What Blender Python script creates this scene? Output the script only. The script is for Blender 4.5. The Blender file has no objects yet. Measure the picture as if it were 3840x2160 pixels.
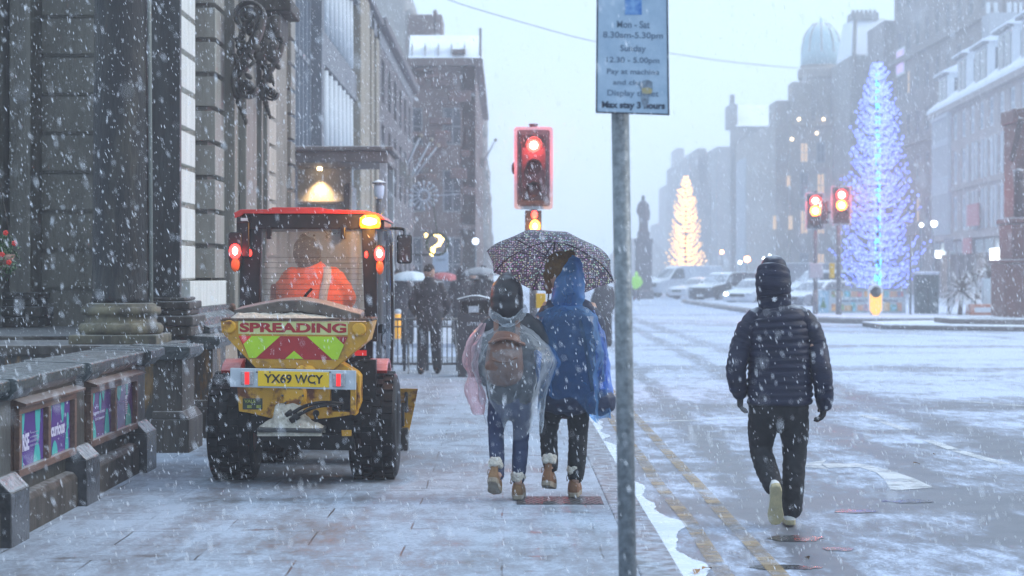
import bpy, bmesh, math, random
import numpy as np
from mathutils import Vector as V, Matrix, noise as mnoise, Euler
random.seed(7); np.random.seed(7)
R = math.radians
sc = bpy.context.scene
col = sc.collection
# ---------------------------------------------------------------- camera, world, sun, exposure
CAMZ = 1.70
cam_d = bpy.data.cameras.new('camera'); cam = bpy.data.objects.new('camera', cam_d); col.objects.link(cam)
sc.camera = cam
cam.location = (0, 0, CAMZ); cam.rotation_euler = (R(90), 0, 0)
cam_d.sensor_width = 36; cam_d.lens = 70.0
cam_d.shift_x = 0.0070; cam_d.shift_y = -0.0134
cam_d.clip_start = 0.1; cam_d.clip_end = 3000
cam_d.dof.use_dof = True; cam_d.dof.focus_distance = 14.2; cam_d.dof.aperture_fstop = 3.2
SUN_EL, SUN_AZ = R(34), R(84)          # azimuth from +Y towards +X
w = bpy.data.worlds.new('World'); sc.world = w; w.use_nodes = True
nt = w.node_tree; nt.nodes.clear()
o_ = nt.nodes.new('ShaderNodeOutputWorld'); add = nt.nodes.new('ShaderNodeAddShader')
b1 = nt.nodes.new('ShaderNodeBackground'); b2 = nt.nodes.new('ShaderNodeBackground')
sk = nt.nodes.new('ShaderNodeTexSky'); sk.sky_type = 'NISHITA'; sk.sun_disc = False
sk.sun_elevation = SUN_EL; sk.sun_rotation = SUN_AZ; sk.air_density = 1.0; sk.dust_density = 1.0
nt.links.new(sk.outputs[0], b1.inputs[0]); b1.inputs[1].default_value = 0.05
# the overcast cloud layer: brighter overhead, a touch paler near the horizon
tc = nt.nodes.new('ShaderNodeTexCoord'); sx = nt.nodes.new('ShaderNodeSeparateXYZ')
cr = nt.nodes.new('ShaderNodeValToRGB')
nt.links.new(tc.outputs['Generated'], sx.inputs[0]); nt.links.new(sx.outputs[2], cr.inputs[0])
cr.color_ramp.elements[0].position = 0.0; cr.color_ramp.elements[0].color = (0.52, 0.76, 1.0, 1)
cr.color_ramp.elements[1].position = 0.9; cr.color_ramp.elements[1].color = (1.10, 1.36, 1.68, 1)
nt.links.new(cr.outputs[0], b2.inputs[0]); b2.inputs[1].default_value = 0.76
nt.links.new(b1.outputs[0], add.inputs[0]); nt.links.new(b2.outputs[0], add.inputs[1]); nt.links.new(add.outputs[0], o_.inputs[0])
sl = bpy.data.lights.new('sun', 'SUN'); sl.energy = 1.5; sl.angle = R(28); sl.color = (1.0, 0.97, 0.93)
so = bpy.data.objects.new('sun', sl); col.objects.link(so)
sd = V((math.sin(SUN_AZ) * math.cos(SUN_EL), math.cos(SUN_AZ) * math.cos(SUN_EL), math.sin(SUN_EL)))
so.rotation_euler = sd.to_track_quat('Z', 'Y').to_euler(); so.location = (20, -20, 40)
vs = sc.view_settings; vs.view_transform = 'Standard'; vs.look = 'None'; vs.gamma = 1; vs.exposure = 0.34
sc.render.engine = 'CYCLES'
cy = sc.cycles
cy.use_denoising = True; cy.max_bounces = 8; cy.transparent_max_bounces = 12; cy.volume_bounces = 4
cy.sample_clamp_indirect = 6; cy.sample_clamp_direct = 0; cy.caustics_reflective = False; cy.caustics_refractive = False
# ---------------------------------------------------------------- helpers
SC, PX, PY = 5009.0, 1270.0, 690.0      # measured on the photograph: pixels per unit tangent, vanishing point
def at(dx, dy, Y): return V(((dx - PX) * Y / SC, Y, CAMZ - (dy - PY) * Y / SC))
def mx(dx, Y): return (dx - PX) * Y / SC
def mz(dy, Y): return CAMZ - (dy - PY) * Y / SC
_mats = {}
def M(name, c, rough=0.6, metal=0.0, c2=None, scale=6.0, stretch=(1, 1, 1), mixlo=0.35, mixhi=0.65, bump=0.0, bscale=None,
      snow=0.0, emis=None, es=0.0, alpha=1.0, trans=0.0, coat=0.0, rough2=None, sheen=0, snowlo=0.45, detail=6, spec=0.35):
    if name in _mats: return _mats[name]
    m = bpy.data.materials.new(name); m.use_nodes = True; t = m.node_tree; n = t.nodes; L = t.links
    p = n['Principled BSDF']
    def N(k): return n.new('ShaderNode' + k)
    p.inputs['Base Color'].default_value = (*c, 1); p.inputs['Roughness'].default_value = rough; p.inputs['Metallic'].default_value = metal
    p.inputs['Specular IOR Level'].default_value = spec; p.inputs['Alpha'].default_value = alpha; p.inputs['Transmission Weight'].default_value = trans; p.inputs['Coat Weight'].default_value = coat
    if emis is not None:
        p.inputs['Emission Color'].default_value = (*emis, 1); p.inputs['Emission Strength'].default_value = es
    cur = None
    if c2 is not None or bump or snow:
        tcn = N('TexCoord'); mp = N('Mapping'); mp.inputs['Scale'].default_value = stretch; L.new(tcn.outputs['Object'], mp.inputs[0])
    if c2 is not None:
        nz = N('TexNoise'); nz.inputs['Scale'].default_value = scale; nz.inputs['Detail'].default_value = detail; nz.inputs['Roughness'].default_value = 0.62
        L.new(mp.outputs[0], nz.inputs['Vector'])
        mr = N('MapRange'); mr.inputs[1].default_value = mixlo; mr.inputs[2].default_value = mixhi; L.new(nz.outputs[0], mr.inputs[0])
        mx_ = N('Mix'); mx_.data_type = 'RGBA'; mx_.inputs[6].default_value = (*c, 1); mx_.inputs[7].default_value = (*c2, 1)
        L.new(mr.outputs[0], mx_.inputs[0]); cur = mx_.outputs[2]
        if rough2 is not None:
            mr2 = N('MapRange'); mr2.inputs[1].default_value = 0; mr2.inputs[2].default_value = 1; mr2.inputs[3].default_value = rough; mr2.inputs[4].default_value = rough2
            L.new(mr.outputs[0], mr2.inputs[0]); L.new(mr2.outputs[0], p.inputs['Roughness'])
    if snow:
        g = N('NewGeometry'); s = N('SeparateXYZ'); L.new(g.outputs['Normal'], s.inputs[0])
        nz2 = N('TexNoise'); nz2.inputs['Scale'].default_value = 14; nz2.inputs['Detail'].default_value = 5; L.new(tcn.outputs['Object'], nz2.inputs['Vector'])
        ad = N('Math'); ad.operation = 'MULTIPLY_ADD'; L.new(nz2.outputs[0], ad.inputs[0]); ad.inputs[1].default_value = 0.9; L.new(s.outputs[2], ad.inputs[2])
        mr3 = N('MapRange'); mr3.inputs[1].default_value = snowlo + 0.45; mr3.inputs[2].default_value = snowlo + 0.8; mr3.inputs[3].default_value = 0; mr3.inputs[4].default_value = snow
        L.new(ad.outputs[0], mr3.inputs[0])
        mx2 = N('Mix'); mx2.data_type = 'RGBA'; mx2.inputs[7].default_value = (0.8, 0.85, 0.9, 1)
        if cur is not None: L.new(cur, mx2.inputs[6])
        else: mx2.inputs[6].default_value = (*c, 1)
        L.new(mr3.outputs[0], mx2.inputs[0]); cur = mx2.outputs[2]
    if cur is not None: L.new(cur, p.inputs['Base Color'])
    if bump:
        nb = N('TexNoise'); nb.inputs['Scale'].default_value = bscale or scale * 3; nb.inputs['Detail'].default_value = 8; L.new(mp.outputs[0], nb.inputs['Vector'])
        bp = N('Bump'); bp.inputs['Strength'].default_value = bump; bp.inputs['Distance'].default_value = 0.02
        L.new(nb.outputs[0], bp.inputs['Height']); L.new(bp.outputs[0], p.inputs['Normal'])
    _mats[name] = m
    return m
def tag(o, label=None, cat=None, group=None, kind=None):
    if label: o['label'] = label
    if cat: o['category'] = cat
    if group: o['group'] = group
    if kind: o['kind'] = kind
    return o
_org = {}
def thing(name, label, cat, loc=(0, 0, 0), group=None, rz=0.0):
    o = bpy.data.objects.new(name, None); col.objects.link(o); o.location = loc; o.rotation_euler = (0, 0, rz)
    o.empty_display_size = 0.2
    _org[o.name] = Matrix.Translation(V(loc)) @ Matrix.Rotation(rz, 4, 'Z')
    return tag(o, label, cat, group)
def worldmat(o):
    m = Matrix.Identity(4); k = o
    while k is not None:
        if k.name in _org: m = _org[k.name] @ m; break
        k = k.parent
    return m
def copy_tree(o, parent=None, loc=None, rz=None, label=None):
    c = o.copy(); col.objects.link(c)
    if parent is not None: c.parent = parent
    if loc is not None: c.location = loc
    if rz is not None: c.rotation_euler = (0, 0, rz)
    if parent is None:
        _org[c.name] = Matrix.Translation(V(c.location)) @ Euler(c.rotation_euler).to_matrix().to_4x4()
    if label: c['label'] = label
    for ch in [x for x in bpy.data.objects if x.parent == o]: copy_tree(ch, c)
    return c
class MB:
    def __init__(s): s.v = []; s.f = []
    def add(s, vs, fs):
        b = len(s.v); s.v += [V(x) for x in vs]; s.f += [tuple(i + b for i in f) for f in fs]; return s
    def box(s, c, d, rot=None):
        hx, hy, hz = d[0] / 2, d[1] / 2, d[2] / 2
        vs = [V((x, y, z)) for x in (-hx, hx) for y in (-hy, hy) for z in (-hz, hz)]
        if rot is not None:
            m = rot if isinstance(rot, Matrix) else Euler(rot).to_matrix()
            vs = [m @ q for q in vs]
        c = V(c)
        return s.add([q + c for q in vs], [(0, 1, 3, 2), (4, 6, 7, 5), (0, 4, 5, 1), (2, 3, 7, 6), (0, 2, 6, 4), (1, 5, 7, 3)])
    def bb(s, x0, x1, y0, y1, z0, z1):
        return s.box(((x0 + x1) / 2, (y0 + y1) / 2, (z0 + z1) / 2), (abs(x1 - x0), abs(y1 - y0), abs(z1 - z0)))
    def quad(s, a, b, c, d): return s.add([a, b, c, d], [(0, 1, 2, 3)])
    def prism(s, poly, axis, a0, a1):
        # poly in the two other axes; axis 'x': (y,z); 'y': (x,z); 'z': (x,y)
        def mk(p, a): return {'x': (a, p[0], p[1]), 'y': (p[0], a, p[1]), 'z': (p[0], p[1], a)}[axis]
        n = len(poly)
        vs = [mk(p, a0) for p in poly] + [mk(p, a1) for p in poly]
        fs = [tuple(range(n - 1, -1, -1)), tuple(range(n, 2 * n))] + [(i, (i + 1) % n, n + (i + 1) % n, n + i) for i in range(n)]
        return s.add(vs, fs)
    def ring_loft(s, rings, cap0=True, cap1=True, closed=True):
        n = len(rings[0]); b = len(s.v)
        for r in rings: s.v += [V(q) for q in r]
        for i in range(len(rings) - 1):
            for j in range(n if closed else n - 1):
                k = (j + 1) % n
                s.f.append((b + i * n + j, b + i * n + k, b + (i + 1) * n + k, b + (i + 1) * n + j))
        if cap0: s.f.append(tuple(b + j for j in range(n - 1, -1, -1)))
        if cap1: s.f.append(tuple(b + (len(rings) - 1) * n + j for j in range(n)))
        return s
    def tube(s, pts, radii, seg=12, sub=4, quilt=None, ref=(0, 1, 0), cap=True, flat=None):
        pts = [V(p) for p in pts]
        rr = [(r, r) if not isinstance(r, (tuple, list)) else r for r in (radii if isinstance(radii, (list, tuple)) else [radii] * len(pts))]
        P_, R_ = [], []
        n = len(pts)
        for i in range(n - 1):
            p0 = pts[max(i - 1, 0)]; p1 = pts[i]; p2 = pts[i + 1]; p3 = pts[min(i + 2, n - 1)]
            for k in range(sub):
                t = k / sub
                q = 0.5 * ((2 * p1) + (p2 - p0) * t + (2 * p0 - 5 * p1 + 4 * p2 - p3) * t * t + (3 * p1 - p0 - 3 * p2 + p3) * t ** 3)
                P_.append(q); h = t * t * (3 - 2 * t) if sub > 1 else t
                R_.append((rr[i][0] * (1 - h) + rr[i + 1][0] * h, rr[i][1] * (1 - h) + rr[i + 1][1] * h))
        P_.append(pts[-1]); R_.append(rr[-1])
        rings = []; sl_ = 0.0; refv = V(ref); prev = None
        T = []
        for i in range(len(P_)):
            a = P_[max(i - 1, 0)]; b = P_[min(i + 1, len(P_) - 1)]
            T.append((b - a).normalized() if (b - a).length > 1e-9 else V((0, 0, 1)))
        def ring(c, t, rx, ry):
            sd_ = t.cross(refv)
            if sd_.length < 0.05: sd_ = t.cross(V((1, 0, 0)))
            sd_.normalize(); bn = sd_.cross(t).normalized()
            return [c + sd_ * (rx * math.cos(2 * math.pi * j / seg)) + bn * (ry * math.sin(2 * math.pi * j / seg)) for j in range(seg)]
        if cap:
            r0 = R_[0]
            for a in (80, 60, 35): rings.append(ring(P_[0] - T[0] * (min(r0) * math.sin(R(a)) * .8), T[0], r0[0] * math.cos(R(a)), r0[1] * math.cos(R(a))))
        for i, c in enumerate(P_):
            if i: sl_ += (P_[i] - P_[i - 1]).length
            k = 1.0
            if quilt: k = 1 + quilt[0] * (abs(math.sin(math.pi * sl_ / quilt[1])) ** 0.6 - 0.5)
            rings.append(ring(c, T[i], R_[i][0] * k, R_[i][1] * k))
        if cap:
            r0 = R_[-1]
            for a in (35, 60, 80): rings.append(ring(P_[-1] + T[-1] * (min(r0) * math.sin(R(a)) * .8), T[-1], r0[0] * math.cos(R(a)), r0[1] * math.cos(R(a))))
        return s.ring_loft(rings)
    def rod(s, a, b, r, seg=8, r2=None):
        a = V(a); b = V(b); t = (b - a).normalized(); ref = V((0, 0, 1)) if abs(t.z) < 0.9 else V((1, 0, 0))
        u = t.cross(ref).normalized(); v_ = t.cross(u)
        r2 = r if r2 is None else r2
        return s.ring_loft([[a + (u * math.cos(2 * math.pi * j / seg) + v_ * math.sin(2 * math.pi * j / seg)) * r for j in range(seg)],
                            [b + (u * math.cos(2 * math.pi * j / seg) + v_ * math.sin(2 * math.pi * j / seg)) * r2 for j in range(seg)]])
    def rods(s, pts, r, seg=6):
        for a, b in zip(pts[:-1], pts[1:]): s.rod(a, b, r, seg)
        return s
    def ell(s, c, r, seg=14, rings=9, rot=None):
        c = V(c); r = (r, r, r) if not isinstance(r, (tuple, list)) else r
        m = Euler(rot).to_matrix() if rot is not None else None
        rs = []
        for i in range(1, rings):
            ph = math.pi * i / rings - math.pi / 2
            ring = [V((r[0] * math.cos(ph) * math.cos(2 * math.pi * j / seg), r[1] * math.cos(ph) * math.sin(2 * math.pi * j / seg), r[2] * math.sin(ph))) for j in range(seg)]
            if m is not None: ring = [m @ q for q in ring]
            rs.append([q + c for q in ring])
        b = len(s.v); s.ring_loft(rs, cap0=False, cap1=False)
        p0 = V((0, 0, -r[2])); p1 = V((0, 0, r[2]))
        if m is not None: p0 = m @ p0; p1 = m @ p1
        i0 = len(s.v); s.v += [p0 + c, p1 + c]; lb = b + (rings - 2) * seg
        for j in range(seg):
            k = (j + 1) % seg
            s.f.append((i0, b + k, b + j)); s.f.append((i0 + 1, lb + j, lb + k))
        return s
    def lathe(s, prof, c=(0, 0, 0), axis='z', seg=24, a0=0, a1=360, cap=True):
        full = abs(a1 - a0) >= 359.9; n = seg if full else seg + 1
        rings = []
        for (r, h) in prof:
            ring = []
            for j in range(n):
                a = R(a0 + (a1 - a0) * j / seg); x, y = r * math.cos(a), r * math.sin(a)
                q = {'z': (x, y, h), 'x': (h, x, y), 'y': (x, h, y)}[axis]
                ring.append(V(q) + V(c))
            rings.append(ring)
        return s.ring_loft(rings, cap0=cap and prof[0][0] > 1e-6 and full, cap1=cap and prof[-1][0] > 1e-6 and full, closed=full)
    def torus(s, c, R0, r, axis='y', seg=24, sr=8, a0=0, a1=360):
        full = abs(a1 - a0) >= 359.9; rings = []
        c = V(c); n = seg if full else seg + 1
        for i in range(n):
            a = R(a0 + (a1 - a0) * i / seg); ring = []
            for j in range(sr):
                b = 2 * math.pi * j / sr; rad = R0 + r * math.cos(b); h = r * math.sin(b)
                x, y = rad * math.cos(a), rad * math.sin(a)
                ring.append(V({'z': (x, y, h), 'x': (h, x, y), 'y': (x, h, y)}[axis]) + c)
            rings.append(ring)
        if full: rings.append(rings[0])
        return s.ring_loft(rings, cap0=not full, cap1=not full)
    def xform(s, m):
        s.v = [m @ q for q in s.v]; return s
    def build(s, name, mat, parent=None, smooth=False, bevel=0, bseg=2, fix=True, ang=30):
        me = bpy.data.meshes.new(name)
        vv = s.v
        if parent is not None:
            inv = worldmat(parent).inverted(); vv = [inv @ q for q in vv]
        me.from_pydata([tuple(q) for q in vv], [], s.f)
        if fix:
            bm = bmesh.new(); bm.from_mesh(me); bmesh.ops.recalc_face_normals(bm, faces=bm.faces); bm.to_mesh(me); bm.free()
        me.materials.append(mat)
        o = bpy.data.objects.new(name, me); col.objects.link(o)
        if parent is not None: o.parent = parent
        if smooth: me.polygons.foreach_set('use_smooth', [True] * len(me.polygons))
        if bevel:
            b = o.modifiers.new('bevel', 'BEVEL'); b.width = bevel; b.segments = bseg; b.limit_method = 'ANGLE'; b.angle_limit = R(ang)
        return o
def bake(o):
    dg = bpy.context.evaluated_depsgraph_get(); dg.update()
    me = bpy.data.meshes.new_from_object(o.evaluated_get(dg), depsgraph=dg)
    for m in list(o.modifiers): o.modifiers.remove(m)
    if not me.materials:
        for mm in o.data.materials: me.materials.append(mm)
    o.data = me
    return o
def fuse(mb, name, mat, parent=None, voxel=0.012, smooth=4, disp=None):
    o = mb.build(name, mat, parent)
    r = o.modifiers.new('r', 'REMESH'); r.mode = 'VOXEL'; r.voxel_size = voxel; r.use_smooth_shade = True
    if smooth:
        s_ = o.modifiers.new('s', 'SMOOTH'); s_.iterations = smooth; s_.factor = 0.5
    bake(o)
    if disp: crease(o, *disp)
    o.data.polygons.foreach_set('use_smooth', [True] * len(o.data.polygons))
    if not o.data.materials: o.data.materials.append(mat)
    return o
def crease(o, amp, freq, stretch=(1, 1, 1), ridged=True, seed=0.0):
    me = o.data; n = len(me.vertices)
    for v_ in me.vertices:
        p = V((v_.co.x * stretch[0], v_.co.y * stretch[1], v_.co.z * stretch[2])) * freq + V((seed, seed, seed))
        a = mnoise.noise(p) + 0.5 * mnoise.noise(p * 2.1)
        k = (0.35 - abs(a)) * 1.6 if ridged else a
        v_.co = v_.co + v_.normal * (amp * k)
    me.update()
def text(s, name, mat, parent, loc, size, face='-y', width=None, height=None, bold=0.0, ext=0.0006, align='CENTER', lean=0):
    cu = bpy.data.curves.new('t', 'FONT'); cu.body = s; cu.size = size; cu.align_x = align; cu.align_y = 'CENTER'; cu.offset = bold; cu.extrude = ext
    to = bpy.data.objects.new('t', cu); col.objects.link(to)
    dg = bpy.context.evaluated_depsgraph_get(); dg.update()
    me = bpy.data.meshes.new_from_object(to.evaluated_get(dg), depsgraph=dg)
    bpy.data.objects.remove(to)
    xs = [q.co.x for q in me.vertices]; ys = [q.co.y for q in me.vertices]
    kx = width / (max(xs) - min(xs)) if width else 1.0
    ky = height / (max(ys) - min(ys)) if height else (kx if width else 1.0)
    cxx = (max(xs) + min(xs)) / 2 if align == 'CENTER' else 0; cyy = (max(ys) + min(ys)) / 2
    inv = worldmat(parent).inverted() if parent is not None else Matrix.Identity(4)
    rot = Matrix.Rotation(R(90), 4, 'X')
    if face == '+x': rot = Matrix.Rotation(R(90), 4, 'Z') @ rot
    if lean: rot = Matrix.Rotation(lean, 4, 'Y') @ rot
    for q in me.vertices:
        p = V(((q.co.x - cxx) * kx, (q.co.y - cyy) * ky, q.co.z))
        q.co = inv @ (rot @ p + V(loc))
    me.materials.clear(); me.materials.append(mat)
    o = bpy.data.objects.new(name, me); col.objects.link(o)
    if parent is not None: o.parent = parent
    return o
_winc = {}
def window(parent, p, u, n, w_, h, fm, pm, fr=0.06, bars=(1, 1), depth=0.14, name='window'):
    """a window frame with its pane as a child; p = lower left corner on the facade face, u along, n outwards"""
    key = (round(w_, 2), round(h, 2), tuple(round(q, 3) for q in u), tuple(round(q, 3) for q in n), fm.name, pm.name, bars, fr)
    u = V(u); n = V(n)
    if key not in _winc:
        def bx(mb, u0, u1, z0, z1, d0, d1):
            vs = [u * a + V((0, 0, z)) + n * d for a in (u0, u1) for d in (d0, d1) for z in (z0, z1)]
            mb.add(vs, [(0, 1, 3, 2), (4, 6, 7, 5), (0, 4, 5, 1), (2, 3, 7, 6), (0, 2, 6, 4), (1, 5, 7, 3)])
        f = MB(); d0, d1 = -depth, -depth + 0.06
        bx(f, 0, fr, 0, h, d0, d1); bx(f, w_ - fr, w_, 0, h, d0, d1); bx(f, fr, w_ - fr, 0, fr, d0, d1); bx(f, fr, w_ - fr, h - fr, h, d0, d1)
        for i in range(bars[0]):
            a = w_ * (i + 1) / (bars[0] + 1); bx(f, a - fr * .35, a + fr * .35, fr, h - fr, d0, d1 - .01)
        for i in range(bars[1]):
            a = h * (i + 1) / (bars[1] + 1); bx(f, fr, w_ - fr, a - fr * .35, a + fr * .35, d0, d1 - .014)
        g = MB(); g.quad(u * fr - n * (depth - .01) + V((0, 0, fr)), u * (w_ - fr) - n * (depth - .01) + V((0, 0, fr)), u * (w_ - fr) - n * (depth - .01) + V((0, 0, h - fr)), u * fr - n * (depth - .01) + V((0, 0, h - fr)))
        ff = f.build(name, fm); gg = g.build('pane', pm)
        _winc[key] = (ff.data, gg.data)
        bpy.data.objects.remove(ff); bpy.data.objects.remove(gg)
    fd, gd = _winc[key]
    a = bpy.data.objects.new(name, fd); col.objects.link(a); a.parent = parent; a.location = worldmat(parent).inverted() @ V(p)
    b = bpy.data.objects.new('pane', gd); col.objects.link(b); b.parent = a
    return a
def facade(parent, O, u, n, length, z0, z1, rows, cols, wm, fm, pms, th=0.3, fr=0.07, bars=(1, 1), wname='wall', band=None, lit=None):
    """a wall with real openings: rows = [(z, h)], cols = [(start, width)]"""
    O = V(O); u = V(u).normalized(); n = V(n).normalized(); mb = MB()
    def bx(u0, u1, za, zb, d0=-th, d1=0.0):
        if u1 - u0 < 1e-3 or zb - za < 1e-3: return
        vs = [O + u * a + n * d + V((0, 0, z)) for a in (u0, u1) for d in (d0, d1) for z in (za, zb)]
        mb.add(vs, [(0, 1, 3, 2), (4, 6, 7, 5), (0, 4, 5, 1), (2, 3, 7, 6), (0, 2, 6, 4), (1, 5, 7, 3)])
    z = z0
    for (zr, h) in rows:
        bx(0, length, z, zr); a = 0
        for (c, w_) in cols: bx(a, c, zr, zr + h); a = c + w_
        bx(a, length, zr, zr + h); z = zr + h
    bx(0, length, z, z1)
    bx(0, length, z0, z1, -th - .3, -th - .02)
    if band:
        for (zb, hb, pr) in band: bx(-.02, length + .02, zb, zb + hb, 0.003, pr)
    o = mb.build(wname, wm, parent)
    for ri, (zr, h) in enumerate(rows):
        for ci, (c, w_) in enumerate(cols):
            pm = pms[0] if not (lit and (ri, ci) in lit) else pms[1]
            window(parent, O + u * c + V((0, 0, zr)), u, n, w_, h, fm, pm, fr, bars)
            if True:
                pass
    return o
# ---------------------------------------------------------------- ground
def ground_mat(name, base, base2, snowc, kind):
    m = bpy.data.materials.new(name); m.use_nodes = True; t = m.node_tree; n = t.nodes; L = t.links; p = n['Principled BSDF']
    def N(k, **kw):
        q = n.new('ShaderNode' + k)
        for a, b in kw.items(): setattr(q, a, b)
        return q
    def math_(op, a, b=None, c=None):
        q = N('Math', operation=op)
        for i, x in enumerate((a, b, c)):
            if x is None: continue
            if hasattr(x, 'is_output') or hasattr(x, 'links'): L.new(x, q.inputs[i])
            else: q.inputs[i].default_value = x
        return q.outputs[0]
    tcn = N('TexCoord'); pos = tcn.outputs['Object']; sp = N('SeparateXYZ'); L.new(pos, sp.inputs[0]); X, Y = sp.outputs[0], sp.outputs[1]
    def noise(scale, st=(1, 1, 1), det=6, rough=0.6, dist=0.0):
        mp = N('Mapping'); mp.inputs['Scale'].default_value = st; L.new(pos, mp.inputs[0])
        q = N('TexNoise'); q.inputs['Scale'].default_value = scale; q.inputs['Detail'].default_value = det; q.inputs['Roughness'].default_value = rough; q.inputs['Distortion'].default_value = dist
        L.new(mp.outputs[0], q.inputs['Vector']); return q.outputs[0]
    def rng(x, a, b, c=0.0, d=1.0):
        q = N('MapRange', interpolation_type='SMOOTHSTEP'); L.new(x, q.inputs[0])
        for i, k in enumerate((a, b, c, d)): q.inputs[i + 1].default_value = k
        return q.outputs[0]
    def mixc(f, a, b):
        q = N('Mix', data_type='RGBA'); L.new(f, q.inputs[0])
        for i, x in ((6, a), (7, b)):
            if isinstance(x, tuple): q.inputs[i].default_value = (*x, 1)
            else: L.new(x, q.inputs[i])
        return q.outputs[2]
    wob = noise(0.35, det=3)
    wob2 = noise(2.2, det=4)
    fine = noise(38, (1, 1, 1), 5, 0.7)
    grit = noise(150, (1, 1, 1), 3, 0.7)
    big = noise(0.5, (0.7, 1.0, 1), 6, 0.62)
    streak = noise(1.5, (0.9, 0.6, 1), 6, 0.65, 0.3)
    basec = mixc(rng(noise(3.0, det=5), .35, .65), base, base2)
    def track(a, b, c, hw, amp=0.5):
        d = math_('ADD', math_('MULTIPLY_ADD', X, a, c), math_('MULTIPLY', Y, b))
        d = math_('MULTIPLY_ADD', math_('SUBTRACT', wob, 0.5), amp, d)
        d = math_('MULTIPLY_ADD', math_('SUBTRACT', wob2, 0.5), 0.12, d)
        d = math_('ABSOLUTE', d)
        return rng(d, hw * 0.3, hw * 1.5, 1.0, 0.0)
    def tmax(ts):
        o = ts[0]
        for q in ts[1:]: o = math_('MAXIMUM', o, q)
        return o
    if kind == 'road':
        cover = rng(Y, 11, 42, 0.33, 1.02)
        s = math_('ADD', math_('MULTIPLY', big, .9), math_('MULTIPLY', streak, .7))      # ~0.8
        s = math_('ADD', s, math_('MULTIPLY', math_('SUBTRACT', fine, .5), .7)); s = math_('ADD', s, math_('MULTIPLY', math_('SUBTRACT', noise(6, (1.2, .4, 1), 6, .7), .5), 1.0))
        f = math_('ADD', math_('MULTIPLY', math_('SUBTRACT', s, .8), 2.4), cover)
        tr = tmax([track(1, -0.02, -1.62, .16), track(1, -.012, -3.3, .22), track(1, 0.0, -4.9, .3), track(-.16, 1, -14.3, .5, 1.2), track(-.05, 1, -25.5, .8, 2.5), track(-.04, 1, -9.6, .5, 1),
                   track(.02, 1, -36, 1.0, 4), track(.05, 1, -47.5, 1.1, 5), track(-.1, 1, -58, 1.2, 6), track(.9, .45, -36, .5, 4), track(.9, .45, -38.6, .5, 4), track(.55, 1, -72, .9, 9), track(.12, 1, -84, 1.0, 8), track(.25, 1, -112, 1.4, 12)])
        f = math_('SUBTRACT', f, math_('MULTIPLY', tr, rng(big, .3, .62, .28, .62)))
        f = math_('MINIMUM', math_('MAXIMUM', f, 0.10), 0.97)
    else:
        # paving joints: long rows across the pavement
        bt = N('TexBrick'); bt.offset = 0.5; bt.inputs['Scale'].default_value = 1.0; bt.inputs['Brick Width'].default_value = 1.15; bt.inputs['Row Height'].default_value = 0.62
        bt.inputs['Mortar Size'].default_value = 0.007; bt.inputs['Mortar Smooth'].default_value = 0.3; bt.inputs['Bias'].default_value = 0.0
        bt.inputs['Color1'].default_value = (0, 0, 0, 1); bt.inputs['Color2'].default_value = (1, 1, 1, 1)
        wv = N('VectorMath', operation='MULTIPLY_ADD'); nzc = N('TexNoise'); nzc.inputs['Scale'].default_value = 1.2; L.new(pos, nzc.inputs['Vector'])
        L.new(nzc.outputs['Color'], wv.inputs[0]); wv.inputs[1].default_value = (.03, .035, 0); L.new(pos, wv.inputs[2]); L.new(wv.outputs[0], bt.inputs['Vector'])
        joint = bt.outputs['Fac']; slab = N('SeparateColor'); L.new(bt.outputs['Color'], slab.inputs[0]); slabv = slab.outputs[0]
        cover = math_('MULTIPLY_ADD', slabv, 0.14, 0.56)
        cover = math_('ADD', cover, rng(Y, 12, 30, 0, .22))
        s = math_('ADD', math_('MULTIPLY', big, .8), math_('MULTIPLY', streak, .8))
        s = math_('ADD', s, math_('MULTIPLY', math_('SUBTRACT', fine, .5), .8)); s = math_('ADD', s, math_('MULTIPLY', math_('SUBTRACT', noise(7, (1.2, .45, 1), 6, .7), .5), .9))
        f = math_('ADD', math_('MULTIPLY', math_('SUBTRACT', s, .8), 1.9), cover)
        tr = tmax([track(1, .10, -.05, .26, .6), track(1, 0.0, 2.05, .16, .2), track(1, 0.0, .98, .16, .2)])
        f = math_('SUBTRACT', f, math_('MULTIPLY', tr, rng(big, .3, .6, .12, .34)))
        # scuffed footprints: short dark dashes
        fp = noise(3.3, (0.8, 3.2, 1), 2, .5); f = math_('SUBTRACT', f, rng(fp, .64, .72, 0, .4))
        jn = math_('MULTIPLY', joint, rng(noise(1.6, (1, 1, 1), 4), .46, .60, .06, .9))
        f = math_('SUBTRACT', f, math_('MULTIPLY', jn, .75))
        f = math_('MINIMUM', math_('MAXIMUM', f, 0.03), 0.9)
        tint = mixc(slabv, (.11, .105, .11), (.145, .13, .14)); basec = mixc(rng(noise(1.1, det=4), .35, .65), tint, basec)
        basec = mixc(jn, basec, (.02, .02, .022))
    sp2 = math_('MULTIPLY', rng(grit, .62, .75), .25)
    f2 = math_('MINIMUM', math_('ADD', f, sp2), 1.0)
    c = mixc(f2, basec, snowc); L.new(c, p.inputs['Base Color'])
    rr = rng(f, 0.05, .6, .45 if kind == 'road' else .5, .9); L.new(rr, p.inputs['Roughness'])
    hb = math_('ADD', math_('MULTIPLY', fine, .6), math_('MULTIPLY', grit, .4)); hb = math_('ADD', hb, math_('MULTIPLY', f, .8))
    if kind != 'road': hb = math_('SUBTRACT', hb, math_('MULTIPLY', joint, .8))
    bp = N('Bump'); bp.inputs['Strength'].default_value = 0.35; bp.inputs['Distance'].default_value = 0.006; L.new(hb, bp.inputs['Height']); L.new(bp.outputs[0], p.inputs['Normal'])
    return m
m_road = ground_mat('asphalt_snow', (.055, .055, .06), (.085, .083, .088), (.47, .55, .69), 'road')
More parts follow.
